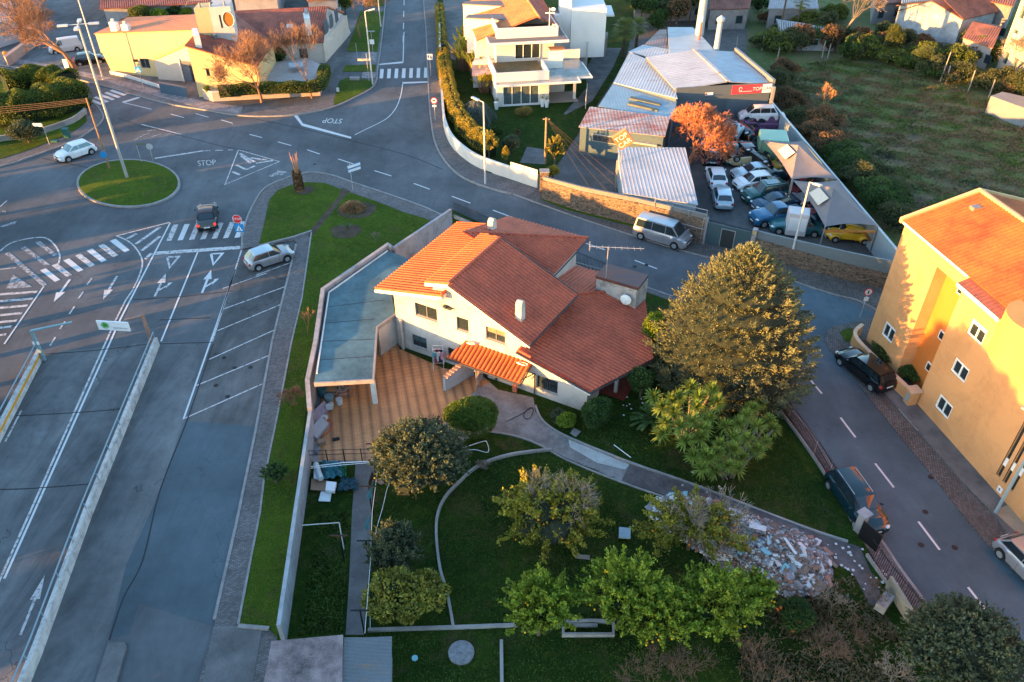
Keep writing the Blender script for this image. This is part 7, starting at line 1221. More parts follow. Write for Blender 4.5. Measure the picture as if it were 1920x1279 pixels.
# street-side trees further back
for i, (b, r_, hgt, mt, lb) in enumerate(((((270, 52)), 1.8, 3.6, L_HEDD, 'green garden tree between the cream house and the low white house'), ((300, 50), 1.5, 2.8, L_CIT, 'light green garden tree beside the cream chimney'), ((335, 40), 1.6, 3.2, L_DARK, 'dark garden tree behind the cream tower'), ((243, 60), 1.6, 2.2, L_BR, 'brownish garden shrub behind the cream wing'), ((352, 42), 1.2, 2.4, L_CIT, 'small bright tree left of the cream tower'), ((528, 125), 1.0, 2.6, L_DARK, 'dark shrub against the shaded wall of the cream house'), ((648, 28), 1.4, 3.2, L_HEDD, 'green tree at the right gable of the cream house'), ((632, 10), 1.2, 3.0, L_DARK, 'dark small tree by the far footpath'))):
    tree('garden_tree', lb, 'tree', b, hgt, r_, r_, hgt*.42, mt, 3800, (.2, .12), 8, 'garden trees around the cream house', seed=90+i, cz=hgt*.55, corem=CD)
for i in range(14):
    x = 1205+(i % 5)*22+random.uniform(-8, 8); y = 18+(i//5)*22+random.uniform(-8, 8); tree('backyard_tree', ['evergreen tree in the back gardens behind the fan palms, ', 'brownish tree in the back gardens behind the fan palms, '][i % 2]+['top', 'middle', 'lower'][i//5]+' row, number '+str(i % 5+1), 'tree', (x, y), random.uniform(3.5, 5.5), random.uniform(1.6, 2.6), random.uniform(1.6, 2.6), random.uniform(1.5, 2.2), [L_SC, L_BR, L_DARK][i % 3] if i % 2 else [L_DARK, L_SC][i % 4 == 0], 3200, (.26, .16), 9, 'trees in the back gardens', seed=110+i, corem=CD, parts=False)
ORD2 = 'second third fourth fifth sixth seventh eighth ninth tenth eleventh twelfth first ninth-row ten-row fifth-row'.split(); ORD2[12:] = ['outer bush above the middle', 'outer bush at the middle', 'outer tall bush near the top']
# scrub and hedgerow around the field
for i, (x, y, r_, hgt, mt) in enumerate([(1455, 165, 2.2, 2.6, L_SC), (1475, 200, 2.0, 2.4, L_BR), (1500, 238, 2.1, 2.5, L_SC), (1520, 262, 2.3, 2.4, L_BR), (1545, 290, 2.4, 2.8, L_BR), (1572, 305, 2.2, 2.4, L_DARK), (1590, 330, 2.4, 2.8, L_DARK), (1612, 355, 2.4, 2.8, L_SC), (1635, 380, 2.4, 3.0, L_DARK), (1655, 405, 2.2, 2.8, L_DARK), (1670, 430, 2.1, 2.6, L_SC), (1465, 140, 1.8, 2.2, L_BR), (1630, 335, 2.2, 2.0, L_SC), (1660, 370, 2.0, 1.8, L_SC), (1535, 245, 2.2, 3.0, L_BR)]):
    tree('field_scrub', ['%s scrub bush number %d along the grey yard wall' % (('dark green', 'brown', 'grey-green')[{L_DARK.name: 0, L_BR.name: 1, L_SC.name: 2}[mt.name]], i+1)][0] if 0 else ('dark green scrub along the yard wall', 'brown bramble scrub along the yard wall', 'grey-green scrub along the yard wall')[{L_DARK.name: 0, L_BR.name: 1, L_SC.name: 2}[mt.name]]+', '+ORD2[i]+' from the workshop', 'scrub', (x, y), hgt, r_, r_, hgt*.55, mt, 4200, (.24, .08), 9, 'scrub along the yard wall', seed=140+i, cz=hgt*.4, corem=CD, size=.4, spread=.75)
fx = []
for i in range(46):
    t = i/45; x = 1420+t*500; y = (100+40*t+60*t*t)-random.uniform(4, 60)-(25 if random.random() < .4 else 0); fx.append((x, max(22, y)))
fx.sort(); ORD = lambda n: '%d%s' % (n, 'th' if 10 < n % 100 < 14 else {1: 'st', 2: 'nd', 3: 'rd'}.get(n % 10, 'th'))
for i, (x, y) in enumerate(fx):
    mt = [L_DARK, L_SC, L_BR, L_HEDD, L_SC][i % 5]; r_ = random.uniform(1.4, 2.8); hgt = random.uniform(1.8, 4.2); k = {L_DARK.name: 'dark evergreen bush among the back gardens beyond the field', L_SC.name: 'grey-green bush among the back gardens beyond the field', L_BR.name: 'brown leafless bush among the back gardens beyond the field', L_HEDD.name: 'olive green tree among the back gardens beyond the field'}[mt.name]
    tree('backyard_bush', k+', '+ORD(i+1)+' from the left', 'bush', (x, y), hgt, r_, r_, hgt*.56, mt, 2600, (.28, .13), 10, 'bushes beyond the field', seed=170+i, cz=hgt*.36, corem=CD, size=.4, spread=.75, trunk=.07)
tree('willow', 'pale green drooping tree on a thin trunk at the field edge', 'tree', (1721, 137), 3.6, 1.5, 1.4, 1.3, leafmat('leaf_pale', [(.06, .08, .02), (.14, .17, .05)]), 4500, (.3, .05), 9, seed=230, up=-.5, corem=CD); tree('feathery_tree', 'upright olive green tree beyond the field fence', 'tree', (1665, 108), 4.4, 1.5, 1.4, 2.0, leafmat('leaf_feather', [(.05, .065, .02), (.10, .12, .03)]), 5500, (.3, .06), 8, seed=231, up=1.2, corem=CD)
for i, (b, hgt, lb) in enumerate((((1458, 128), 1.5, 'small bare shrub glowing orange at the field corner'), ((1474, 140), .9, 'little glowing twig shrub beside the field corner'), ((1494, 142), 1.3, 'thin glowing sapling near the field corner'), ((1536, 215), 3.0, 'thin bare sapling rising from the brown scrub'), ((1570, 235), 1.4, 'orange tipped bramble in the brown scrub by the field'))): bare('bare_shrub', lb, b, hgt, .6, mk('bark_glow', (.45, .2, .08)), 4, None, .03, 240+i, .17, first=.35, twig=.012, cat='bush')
# unseen trees added beyond the left edge, placed and sized to cast the evening shade
SHADE_T = []
for i in range(30):
    yy = -40+i*6.2; h_ = 10.5+2.2*math.sin(i*2.3); SHADE_T.append((-110+9*math.sin(i*1.7)-max(0, yy-60)*.35, yy, h_*(.5 if 0 < yy < 32 or yy > 42 else 1), 4.2))
for i in range(9): SHADE_T.append((-31-i*3.0, 11-i*3.6, 14.0+.7*math.sin(i*1.9), 4.3)); SHADE_T.append((-38-i*3.0, 7-i*3.6, 14.5+.7*math.sin(i*2.9), 4.3))
for i in range(23): yy = 6+i*2.9; SHADE_T.append((-32.5-.51*(yy-19.65)-1.2*math.sin(i), yy, (4.6 if yy < 36 else 6.7)+.3*math.sin(i*2.7), 2.7))
for i, (xx, yy, hgt, r_) in enumerate(SHADE_T):
    p = Vector((xx, yy, 0)); t_ = thing('shade_tree', 'unseen evergreen tree added left of the parking area to cast shade', 'tree', p, 'unseen evergreens added for the evening shade'); lb = mk_lobes((xx, yy, hgt*.52), r_, r_, hgt*.5, 8, .5, .5, 300+i); C, D = lobes_pts(lb, 1200, .3); leaf_mesh('crown', C, D+rng.normal(size=D.shape)*.6, .7, .45, L_DARK, t_); core('c', lb, None, None, .85).build('inner_foliage', CD, t_, smooth=True); MB().cyl(p, p+Vector((0, 0, hgt*.5)), .3, .25, 7).build('trunk', BARK, t_)
# loose grass tufts over the lawns, the verge and the field
def in_px(pts, n, z):
    q = G(pts, z); a = np.array([(v.x, v.y) for v in q]); lo, hi = a.min(0), a.max(0); out = []
    while len(out) < n:
        x = rng.uniform(lo[0], hi[0]); y = rng.uniform(lo[1], hi[1]); c = False
        for i in range(len(a)):
            p1, p2 = a[i], a[(i+1) % len(a)]
            if (p1[1] > y) != (p2[1] > y) and x < (p2[0]-p1[0])*(y-p1[1])/(p2[1]-p1[1])+p1[0]: c = not c
        if c and (math.sin(x*1.3+math.sin(y*.9)*2)+math.sin(y*1.7+x*.4)+rng.normal()*.9) > -.4: out.append((x, y, z))
    return np.array(out)
for nm, pts, n, z, ln, mt, upz in (('lawn_tufts', [(705, 905), (780, 990), (830, 880), (1030, 845), (1290, 950), (1240, 1000), (1420, 1130), (1480, 1290), (740, 1290), (705, 1190)], 16000, .24, .16, leafmat('tuft_green', [(.016, .04, .006), (.045, .09, .013), (.11, .13, .025)]), .8), ('lawn_tufts', [(1010, 760), (1200, 760), (1460, 790), (1580, 1000), (1500, 985), (1180, 868), (1040, 800)], 7000, .24, .15, MATS['tuft_green'], .8), ('verge_tufts', [(655, 362), (800, 412), (735, 468), (604, 540), (575, 760), (520, 1165), (452, 1165), (497, 900), (566, 565), (590, 440)], 11000, .2, .10, leafmat('tuft_verge', [(.04, .08, .01), (.10, .16, .015), (.2, .2, .03)]), .9), ('rough_grass', [(1400, 1110), (1600, 1080), (1680, 1180), (1720, 1290), (1380, 1290)], 5000, .26, .32, leafmat('tuft_brown', [(.05, .06, .015), (.13, .10, .05), (.22, .15, .08)]), 1.), ('field_grass', [(1440, 130), (1560, 112), (1700, 128), (1850, 185), (1925, 230), (1925, 420), (1842, 362), (1700, 412), (1600, 300), (1500, 210)], 26000, .22, .42, leafmat('tuft_field', [(.03, .035, .025), (.06, .08, .02), (.08, .12, .02), (.17, .11, .06), (.08, .10, .03), (.05, .05, .03), (.19, .11, .07)], .2, 1.5, .11), .35), ('vegetable_weeds', [(600, 960), (652, 960), (645, 1180), (560, 1190)], 2500, .26, .28, MATS['tuft_green'], .8)):
    C = in_px(pts, n, z); leaf_mesh(nm, C, rng.normal(size=C.shape)+np.array([0, 0, upz]), ln, ln*.28, mt); tag(bpy.data.objects[nm] if nm not in DONE_T else bpy.data.objects[nm+'.001'], kind='stuff'); DONE_T.add(nm)
# ================= street furniture and small things =================
POLE = plain('pole_steel', (.46, .46, .47), .4, .5); POLEW = plain('pole_white', (.55, .54, .52), .45, .2); SGW = plain('sign_white', (.7, .7, .7), .4); SGB = plain('sign_blue', (.02, .22, .50), .4); SGR = plain('sign_red3', (.55, .02, .03), .4); BLK = plain('black_steel', (.015, .015, .017), .5, .3); WOOD = mk('pole_wood', (.30, .19, .11), .9, .3, 5, .3)
def pole_to(m, base, h, r0, r1, lean=(0, 0)): p = P(*base, .1); q = p+Vector((lean[0], lean[1], h)); m.cyl(p-Vector((0, 0, .1)), q, r0, r1, 10); return p, q
t_ = thing('street_lamp', 'very tall steel lamp mast with four lamp heads on the roundabout', 'street lamp', P(240, 338, .4)); m = MB(); p, q = pole_to(m, (240, 338), 14.7, .16, .08); m.build('pole', POLE, t_)
for a in (0.3, 1.9, 3.4, 5.0): m = MB(); d = Vector((math.cos(a), math.sin(a), 0)); m.cyl(q, q+d*1.0, .04); s_ = Vector((-d.y, d.x, 0)); bx3(m, q+d*1.25, d, s_, Vector((0, 0, 1)), .42, .17, -.08, .06); m.build('lamp_head', POLEW, t_)
t_ = thing('utility_pole', 'slim brown steel pole with a blue round sign behind the roundabout', 'pole', P(207, 320, .2)); m = MB(); p, q = pole_to(m, (207, 320), 7.4, .10, .08); m.build('pole', mk('pole_brown', (.26, .15, .08), .7, .2), t_); m = MB(); c = p+Vector((-.1, -.12, 1.75)); m.cyl(c, c+Vector((0, -.03, 0)), .36, .36, 18); m.build('round_sign', SGB, t_)
for i in range(4):
    m = MB(); a, b = q-Vector((0, 0, .05+.12*i)), Vector((q.x-38, q.y-1-i*.4, 6.6-.35*i)); pts = [a.lerp(b, s_/14)-Vector((0, 0, 3.2*(s_/14)*(1-s_/14))) for s_ in range(15)]; m.tube(pts, .022, 4); tag(m.build('overhead_cable', mk('cable', (.12, .07, .04))), ['topmost', 'second', 'third', 'lowest'][i]+' sagging cable running left from the brown pole over the hedge', 'cable', 'overhead cables from the brown pole')
def lamp1(base, h, arm, lb, mt=POLEW, bx=None):
    t_ = thing('street_lamp', lb, 'street lamp', P(*base, .1)); m = MB(); p, q = pole_to(m, base, h, .10, .06); m.build('pole', mt, t_); m = MB(); e = q+Vector((arm[0], arm[1], .12)); m.cyl(q, e, .035); d = (e-q).normalized(); s_ = Vector((-d.y, d.x, 0)).normalized(); bx3(m, e+d*.3, d, s_, d.cross(s_), .38, .14, -.05, .06); m.build('lamp_head', mt, t_); return t_, p, q
t_, p, q = lamp1((699, 159), 8.7, (.5, 0), 'tall street lamp on the verge beside the far zebra crossing'); MB().box(p.x-1.5, p.x+.1, p.y-.06, p.y+.0, 3.05, 3.3).build('sign_board', plain('board_cream', (.6, .45, .3)), t_)
lamp1((910, 345), 8.1, (-.5, .3), 'slim white street lamp in front of the curved white wall'); lamp1((1480, 496), 7.4, (.2, -.5), 'street lamp leaning over the stone wall by the car yard'); lamp1((714, 50), 7.5, (-.3, .3), 'far street lamp at the top of the road'); lamp1((1866, 962), 7.0, (-.4, .4), 'pale blue-grey street lamp at the corner of the yellow building', plain('pole_blue', (.30, .40, .44), .4, .3)); lamp1((194, 150), 9.8, (.4, .2), 'second slim lamp mast on the footpath behind the roundabout mast')
t_ = thing('telegraph_pole', 'wooden telegraph pole in the modern house garden', 'pole', P(1022, 308, .1)); m = MB(); p, q = pole_to(m, (1022, 308), 4.9, .13, .09); m.build('pole', WOOD, t_); MB().box(q.x-.35, q.x+.35, q.y-.05, q.y+.05, q.z-.2, q.z-.1).build('crossarm', WOOD, t_)
for i in range(4): m = MB(); b = Vector((8+i*1.6, 60.5, 2.6)); m.tube([q.lerp(b, s_/10)-Vector((0, 0, 1.2*(s_/10)*(1-s_/10))) for s_ in range(11)], .008, 4); tag(m.build('overhead_cable', MATS['cable']), ['leftmost', 'second', 'third', 'rightmost'][i]+' thin cable dropping from the wooden pole to the stone wall', 'cable', 'cables from the wooden pole')
def sign(lb, base, h, shape, face='cam', name='road_sign', z0=.1, size=.32, rot=0.):
    t_ = thing(name, lb, 'sign', P(*base, z0)); p = P(*base, z0); m = MB(); m.cyl(p, p+Vector((0, 0, h)), .035, .035, 6); m.build('pole', POLE, t_); f = Fr(p, ang=rot); return t_, f
t_, f = sign('red STOP sign above a blue pedestrian crossing sign by the parking exit', (458, 466), 3.05, 0); k = 8
m = MB(f); m.face([(.40*math.cos(R(22.5+45*i)), -.055, 2.85+.40*math.sin(R(22.5+45*i))) for i in range(8)][::1]); m.build('stop_plate_edge', SGW, t_); m = MB(f); m.face([(.37*math.cos(R(22.5+45*i)), -.062, 2.85+.37*math.sin(R(22.5+45*i))) for i in range(8)]); sp_ = m.build('stop_plate', SGR, t_); text('lettering', 'STOP', Vector(), .30, SGW, axes(f(0, -.072, 2.85), f.u, up), parent=sp_)
def crossing_sign(t_, f, z, s_=.38): MB(f).box(-s_, s_, -.07, -.045, z-s_, z+s_).build('sign_plate', SGB, t_); m = MB(f); m.face([(-s_*.7, -.075, z-s_*.65), (s_*.7, -.075, z-s_*.65), (0, -.075, z+s_*.7)]); q_ = m.build('triangle', SGW, t_); m = MB(f); m.box(-.03, .03, -.085, -.08, z-.15, z+.05); m.box(-.12, .12, -.085, -.08, z-.2, z-.16); m.build('pictogram', BLK, q_)
crossing_sign(t_, f, 2.0)
t_, f = sign('blue pedestrian crossing sign with a small panel by the cream house', (271, 172), 3.3, 0); crossing_sign(t_, f, 2.7, .36); MB(f).box(-.25, .25, -.1, .1, 3.9-.3, 3.9).build('solar_panel', BLK, t_); 
t_, f = sign('round no-entry for lorries sign on the far pavement beside the golden hedge', (816, 226), 2.6, 0); m = MB(f); m.cyl((0, -.04, 2.3), (0, -.05, 2.3), .36, .36, 18); m.build('sign_plate', SGR, t_); m = MB(f); m.cyl((0, -.055, 2.3), (0, -.06, 2.3), .28, .28, 18); s2 = m.build('sign_face', SGW, t_); m = MB(f); m.box(-.17, .17, -.07, -.065, 2.22, 2.38); m.build('pictogram', BLK, s2); MB(f).box(-.22, .22, -.06, -.04, 1.6, 1.8).build('small_plate', SGW, t_)
t_, f = sign('white sign with two black arrows on the far pavement near the crossing', (808, 143), 2.6, 0); s2 = MB(f).box(-.35, .35, -.06, -.04, 2.1, 2.8).build('sign_plate', SGW, t_); m = MB(f); m.box(-.2, -.1, -.07, -.065, 2.25, 2.6); m.box(.1, .2, -.07, -.065, 2.3, 2.65); m.face([(-.28, -.07, 2.5), (-.02, -.07, 2.5), (-.15, -.07, 2.7)]); m.face([(.02, -.07, 2.4), (.28, -.07, 2.4), (.15, -.07, 2.2)]); m.build('arrows', BLK, s2)
t_, f = sign('round white and red sign with a plate at the junction island on the right', (1612, 596), 2.6, 0); m = MB(f); m.cyl((0, -.04, 2.35), (0, -.05, 2.35), .32, .32, 18); m.build('sign_plate', SGR, t_); m = MB(f); m.cyl((0, -.055, 2.35), (0, -.06, 2.35), .25, .25, 18); s2 = m.build('sign_face', SGW, t_); m = MB(f); m.box(-.05, .05, -.07, -.065, 2.2, 2.5); m.build('pictogram', BLK, s2); MB(f).box(-.17, .17, -.06, -.04, 1.55, 1.9).build('small_plate', SGW, t_)
t_, f = sign('pair of white and blue direction arrow signs on the triangular verge', (662, 357), 2.7, 0, rot=.7); s2 = MB(f).box(-.3, 1.1, -.08, -.04, 2.3, 2.62).build('direction_board', SGB, t_); MB(f).box(-.26, 1.06, -.095, -.082, 2.34, 2.58).build('board_face', SGW, s2); s2 = MB(f).box(-.3, 1.1, -.08, -.04, 1.9, 2.22).build('direction_board', SGB, t_); MB(f).box(-.26, 1.06, -.095, -.082, 1.94, 2.18).build('board_face', SGW, s2)
t_, f = sign('grey arrow board and the back of a round sign at the roundabout island', (265, 303), 2.0, 0, z0=.3); MB(f).box(-.1, 1.0, -.05, 0, 1.8, 2.0).build('arrow_board', mk('board_olive', (.13, .13, .10)), t_); m = MB(f); m.cyl((1.25, .03, 1.6), (1.25, 0, 1.6), .33, .33, 16); s2 = m.build('round_sign', plain('sign_back', (.4, .42, .44)), t_); MB(f).box(1.22, 1.28, -.03, -.004, .1, 1.9).build('bracket', POLE, s2)
t_, f = sign('white rectangular sign on a leaning post beside the left corner bush', (93, 271), 2.3, 0); MB(f).box(-.95, -.05, -.05, 0, 2.0, 2.35).build('sign_plate', SGW, t_)
t_, f = sign('solar panel post with a small plate on the far verge', (701, 113), 3.8, 0); MB(f).box(-.5, .5, -.2, .2, 3.7, 3.75).build('solar_panel', plain('solar', (.10, .12, .15), .3), t_); MB(f).box(-.3, .3, -.06, -.04, 2.1, 2.7).build('small_plate', SGW, t_)
t_, f = sign('white marker board standing at the edge of the top left car park', (128, 133), 1.5, 0); MB(f).box(-.3, .3, -.06, -.03, .3, 1.5).build('board', SGW, t_)
t_, f = sign('thin black bollard post by the lamp at the far crossing', (692, 152), 3.4, 0)
t_, f = sign('thin dark post on the far footpath beside the verge', (671, 116), 2.4, 0)
MB().box(*[v for v in (P(634, 174).x-.15, P(634, 174).x+.15, P(634, 174).y-.1, P(634, 174).y+.1, .1, .6)]).build('marker_stone', BARGE); o = bpy.data.objects['marker_stone']; tag(o, 'small pale marker stone on the left edge of the corner verge', 'marker')
p = P(665, 150, .15); t_ = tag(MB().box(p.x-.6, p.x+.6, p.y-.25, p.y+.25, .15, .5).build('stone_bench', CONC, bevel=.04), 'low grey stone block on the corner verge grass', 'block')
# waste bins
p = P(127, 258, .15); t_ = thing('waste_bin', 'green wheeled bin on the pavement behind the white car', 'bin', p); GBN = plain('bin_green', (.02, .11, .10), .5); m = MB(); m.prism([(p.x-.25, p.y-.25), (p.x+.25, p.y-.25), (p.x+.25, p.y+.3), (p.x-.25, p.y+.3)], .15, 1.1); m.build('body', GBN, t_, bevel=.04); MB().box(p.x-.3, p.x+.3, p.y-.3, p.y+.35, 1.103, 1.18).build('lid', GBN, t_)
p = P(103, 266, .16); tag(MB().box(p.x-.35, p.x+.35, p.y-.2, p.y+.2, .16, .35).build('green_hatch', GBN), 'low green hatch on the grass beside the wheeled bin', 'hatch')
p = P(1600, 672, .1); tag(MB(Fr(p, ang=-.3)).box(-.35, .35, -.25, .25, 1.0, 1.06).build('x', BLK), 'a', 'b') if False else None
p = P(14, 112, .1); m = MB(); m.cyl(p, p+Vector((0, 0, .9)), .35, .30, 10); m.ball(p+Vector((0, 0, .95)), .32, 8, 6, (1, 1, .5)); tag(m.build('fire_bin', plain('bin_orange', (.55, .22, .02))), 'small orange dome bin at the left edge above the road', 'bin')
# --- ramp barriers, railings and height gantry of the parking ramp
BARR = plaster('barrier_paint', (.50, .48, .46), .7, 1.3, (.2, .15, .12)); ORL = plain('orange_band', (.62, .27, .01), .5); RAIL = plain('rail_blue', (.27, .36, .40), .4, .5)
def barrier(lb, px, th, h, band=False):
    pts = [P(a, b, 0) for a, b in px]; t_ = thing('ramp_barrier', lb, 'barrier', pts[0]); m = MB(); strip(m, pts, 0, th, -.1, h); m.build('wall', BARR, t_)
    if band: m = MB(); strip(m, pts, -.012, -.003, h*.62, h*.82) if 0 else strip(m, pts, -.012, -.002, h*.55, h*.8); m.build('orange_band', ORL, t_)
    m = MB(); a = offset_line(pts, th*.75); a = [Vector((q.x, q.y, h+.45)) for q in a]; m.tube(a, .045, 7); m.build('handrail', RAIL, t_); m = MB(); tot = (a[-1]-a[0]).length; n = int(tot/2.2)
    for i in range(n+1): q = a[0].lerp(a[-1], i/max(1, n)); m = MB(); m.cyl(Vector((q.x, q.y, h-.1)), q, .03, n=5); m.build('rail_post', RAIL, t_)
    return t_
barrier('white stained ramp barrier with a blue-grey handrail in the middle of the ramp', [(34, 1340), (80, 1225), (172, 970), (300, 648)][::-1][::-1], .22, .75)
barrier('short white ramp barrier with an orange stripe at the left edge', [(-140, 1100), (0, 832), (84, 668)], .24, .75, True)
t_ = thing('height_gantry', 'teal steel height gantry arm at the left ramp barrier', 'gantry', P(84, 668)); p = P(84, 676, 0); GAN = plain('gantry_teal', (.22, .34, .38), .45, .3); q = PL(52, 610, p, (0, 1, 0)); q = Vector((p.x, p.y, 2.6)); e = P(135, 604, 2.6); m = MB(); m.box(p.x-.09, p.x+.09, p.y-.09, p.y+.09, 0, 2.6); m.build('post', GAN, t_); m = MB(); m.cyl(q, Vector((e.x, e.y, 2.6)), .09, .07, 6); m.build('arm', GAN, t_)
for k in (0, 1): MB().box(p.x-.2+k*.28, p.x-.05+k*.28, p.y-.15, p.y-.11, 1.5, 1.75).build('reflector', SGW, t_)
t_ = thing('height_gantry', 'sunlit orange steel height gantry carrying a white board with a green emblem', 'gantry', P(293, 650)); p = P(288, 652, 0); m = MB(); m.box(p.x-.09, p.x+.09, p.y-.09, p.y+.09, 0, 2.9); m.build('post', mk('gantry_sunlit', (.30, .17, .12), .7, .3), t_); q = Vector((p.x, p.y, 2.8)); e0 = PL(234, 600, q, (0, 1, 0)); m = MB(); m.cyl(q, e0, .09, .07, 6); m.build('arm', MATS['gantry_sunlit'], t_)  # orange tone of sunlight on post and arm put into their colour
b0, b1 = PL(237, 598, q, (.1, 1, 0)), PL(180, 601, q, (.1, 1, 0)); bf = Fr(Vector((b1.x, b1.y, b1.z)), d=(b0-b1)); Lb = (b0-b1).xy.length; bdm = MB(bf).box(0, Lb, -.05, .05, -.75, .0).build('sign_board', SGW, t_); m = MB(bf); m.tube([(Lb*.25+.24*math.cos(t), -.065, -.33+.24*math.sin(t)) for t in [2*math.pi*i/20 for i in range(21)]], .025, 4); m.cyl((Lb*.25, -.055, -.33), (Lb*.25, -.07, -.33), .17, .17, 16); m.build('emblem', plain('emblem_green', (.03, .28, .03)), bdm); text('lettering', 'Supermercados', Vector(), .17, plain('lettering_grey', (.12, .12, .13)), axes(bf(Lb*.72, -.06, -.5), bf.u, up), parent=bdm)
# --- garden fence along the street
def fence(lb, pts, h, z0, n_posts_sp=.13, base=.35):
    t_ = thing('iron_fence', lb, 'fence', pts[0]); m = MB(); strip(m, pts, -.08, .08, .05, z0); m.build('plinth', CONC, t_); tot = 0; m = MB()
    for a, b in zip(pts[:-1], pts[1:]):
        L_ = (b-a).length; n = int(L_/n_posts_sp); d = (b-a).normalized()
        for i in range(n): q = a+d*(i*n_posts_sp); m.cyl((q.x, q.y, z0), (q.x, q.y, z0+h), .016, .016, 4)
        for z in (z0+.1, z0+h-.15): m.cyl((a.x, a.y, z), (b.x, b.y, z), .02, n=4)
    m.build('bars', BLK, t_); return t_
fl = smoothline([Vector((p.x, p.y, 0)) for p in G([(1462, 775), (1500, 825), (1552, 902), (1600, 985)], .1)], 2); fence('black iron railing on a kerb between the garden and the right-hand street', fl, 1.25, .4)
fl = smoothline([Vector((p.x, p.y, 0)) for p in G([(1624, 1044), (1660, 1095), (1712, 1160)], .1)], 2); fence('black iron railing below the garden entrance at the right-hand street', fl, 1.25, .4)
fl = [Vector((p.x, p.y, 0)) for p in G([(852, 410), (920, 440), (1085, 506), (1210, 557)], .1)]; fence('black iron railing behind the house along the main road', fl, 1.3, .5)
gp_ = P(1607, 1010, .1); t_ = thing('garden_gate', 'open dark gate with a small tiled post at the street entrance of the garden', 'gate', gp_); f = Fr(gp_, ang=-2.6); MB(f).box(0, .05, 0, 1.2, .2, 1.5).build('gate_leaf', BLK, t_); MB(f).box(-.6, -.2, -.5, -.1, .1, 1.5).build('post', CONC, t_); MB(f).box(-.7, -.1, -.6, 0, 1.503, 1.6).build('cap', mk('slate_cap', (.25, .26, .28)), t_)
p0, p1 = P(1660, 1103, .2), P(1702, 1172, .2); f = Fr(p0, d=(p1-p0)); tag(MB(f).box(0, (p1-p0).length, -.06, .1, .1, 1.0).build('concrete_slab', plaster('slab_ochre', (.34, .30, .23), .5)), 'weathered concrete slab wall standing inside the street railing', 'wall')
p = P(1653, 1140, .2); tag(MB(Fr(p, ang=.8)).box(-.5, .5, -.25, .25, .2, .7).build('stone_block', CONC), 'grey stone block lying near the slab wall inside the fence', 'block')
# --- patio railing, clothes lines and clutter
RW = P(585, 866, .2); t_ = thing('patio_railing', 'black railing along the lower edge of the tiled patio', 'railing', RW); a, b = P(583, 870, .25), P(712, 866, .25); m = MB()
for z in (.75, 1.1): m.cyl(a+Vector((0, 0, z)), b+Vector((0, 0, z)), .02, n=5)
m.build('rail', BLK, t_)
for i in range(5): q = a.lerp(b, i/4); MB().cyl(q, q+Vector((0, 0, 1.15)), .035, n=6).build('post', BLK, t_)
for i, (x, y, h, lb) in enumerate(((708, 882, 2.2, 'black T-shaped washing line post at the patio edge'), (698, 960, 2.1, 'T-shaped washing line post beside the concrete path'), (694, 1062, 2.1, 'dark T-shaped line post halfway down the concrete path'), (684, 1190, 2.0, 'T-shaped line post by the lean-to roof'), (645, 1050, 2.0, 'thin dark line post in the vegetable garden'))):
    t_ = thing('line_post', lb, 'post', P(x, y, .2)); p = P(x, y, .2); MB().cyl(p, p+Vector((0, 0, h)), .045, n=6).build('pole', BLK, t_); MB().box(p.x-.45, p.x+.45, p.y-.03, p.y+.03, .2+h-.03, .2+h+.03).build('crossbar', BLK, t_)
m = MB(); q = P(570, 985, 1.8); m.tube([P(566, 985, 1.7), P(636, 980, 1.7), P(645, 1030, 1.0)], .03, 5); tag(m.build('support_wire', plain('bar_grey', (.3, .32, .32))), 'grey bar reaching from the low wall over the vegetable garden', 'bar')
FAB = [plain('cloth_teal', (.08, .30, .35), .9), plain('cloth_red', (.35, .03, .04), .9), plain('cloth_white', (.5, .5, .52), .9), plain('cloth_navy', (.02, .03, .08), .9), plain('cloth_pink', (.5, .25, .30), .9), plain('cloth_brown', (.12, .05, .03), .9)]
def cloth(m, p, d, w, h, sw=.06):
    n = 6
    for i in range(n): a, b = p+d*(w*i/n), p+d*(w*(i+1)/n); o = Vector((-d.y, d.x, 0)); m.face([a+o*sw*math.sin(i*1.7)-Vector((0, 0, h)), b+o*sw*math.sin((i+1)*1.7)-Vector((0, 0, h*(.92+.08*math.sin(i)))), b, a])
for (x, y, z, ang, w_, h_, c_, lb) in ((690, 905, 2.1, 1.45, .9, .7, 5, 'brown cloth hanging at the head of the washing line'), (688, 930, 2.1, 1.45, 1.1, .6, 0, 'pale blue cloth on the washing line above the path'), (684, 985, 2.0, 1.45, .7, .6, 0, 'small blue cloth lower on the washing line')): m = MB(); p = P(x, y, z); cloth(m, p, Vector((math.cos(ang), math.sin(ang), 0)), w_, h_); tag(m.build('hanging_cloth', FAB[c_]), lb, 'cloth')
m = MB(); m.tube([P(708, 880, 2.2), P(698, 958, 2.2), P(694, 1060, 2.2), P(684, 1188, 2.1)], .012, 4); tag(m.build('washing_line', SGW), 'washing line wire strung between the T-shaped posts', 'line')
# drying rack with laundry
p = P(823, 688, .23); t_ = thing('drying_rack', 'white clothes drying rack loaded with laundry by the house wall', 'drying rack', p); m = MB()
for dx in (-.35, .35):
    m.cyl(p+Vector((dx, -.3, 0)), p+Vector((dx, 0, 1.7)), .018, n=4); m.cyl(p+Vector((dx, .3, 0)), p+Vector((dx, 0, 1.7)), .018, n=4)
for z in (.5, .95, 1.4, 1.7): m.cyl(p+Vector((-.35, -.2, z)), p+Vector((.35, -.2, z)), .012, n=4); m.cyl(p+Vector((-.35, .2, z)), p+Vector((.35, .2, z)), .012, n=4)
m.build('frame', SGW, t_)
for i in range(10): m = MB(); cloth(m, p+Vector((-.36+.14*(i % 5), -.25+.35*(i//5), 1.45-.35*(i % 2))), Vector((.8, .5, 0)).normalized(), .28, .5+.15*(i % 3), .03); m.build('garment', FAB[i % 5], t_)
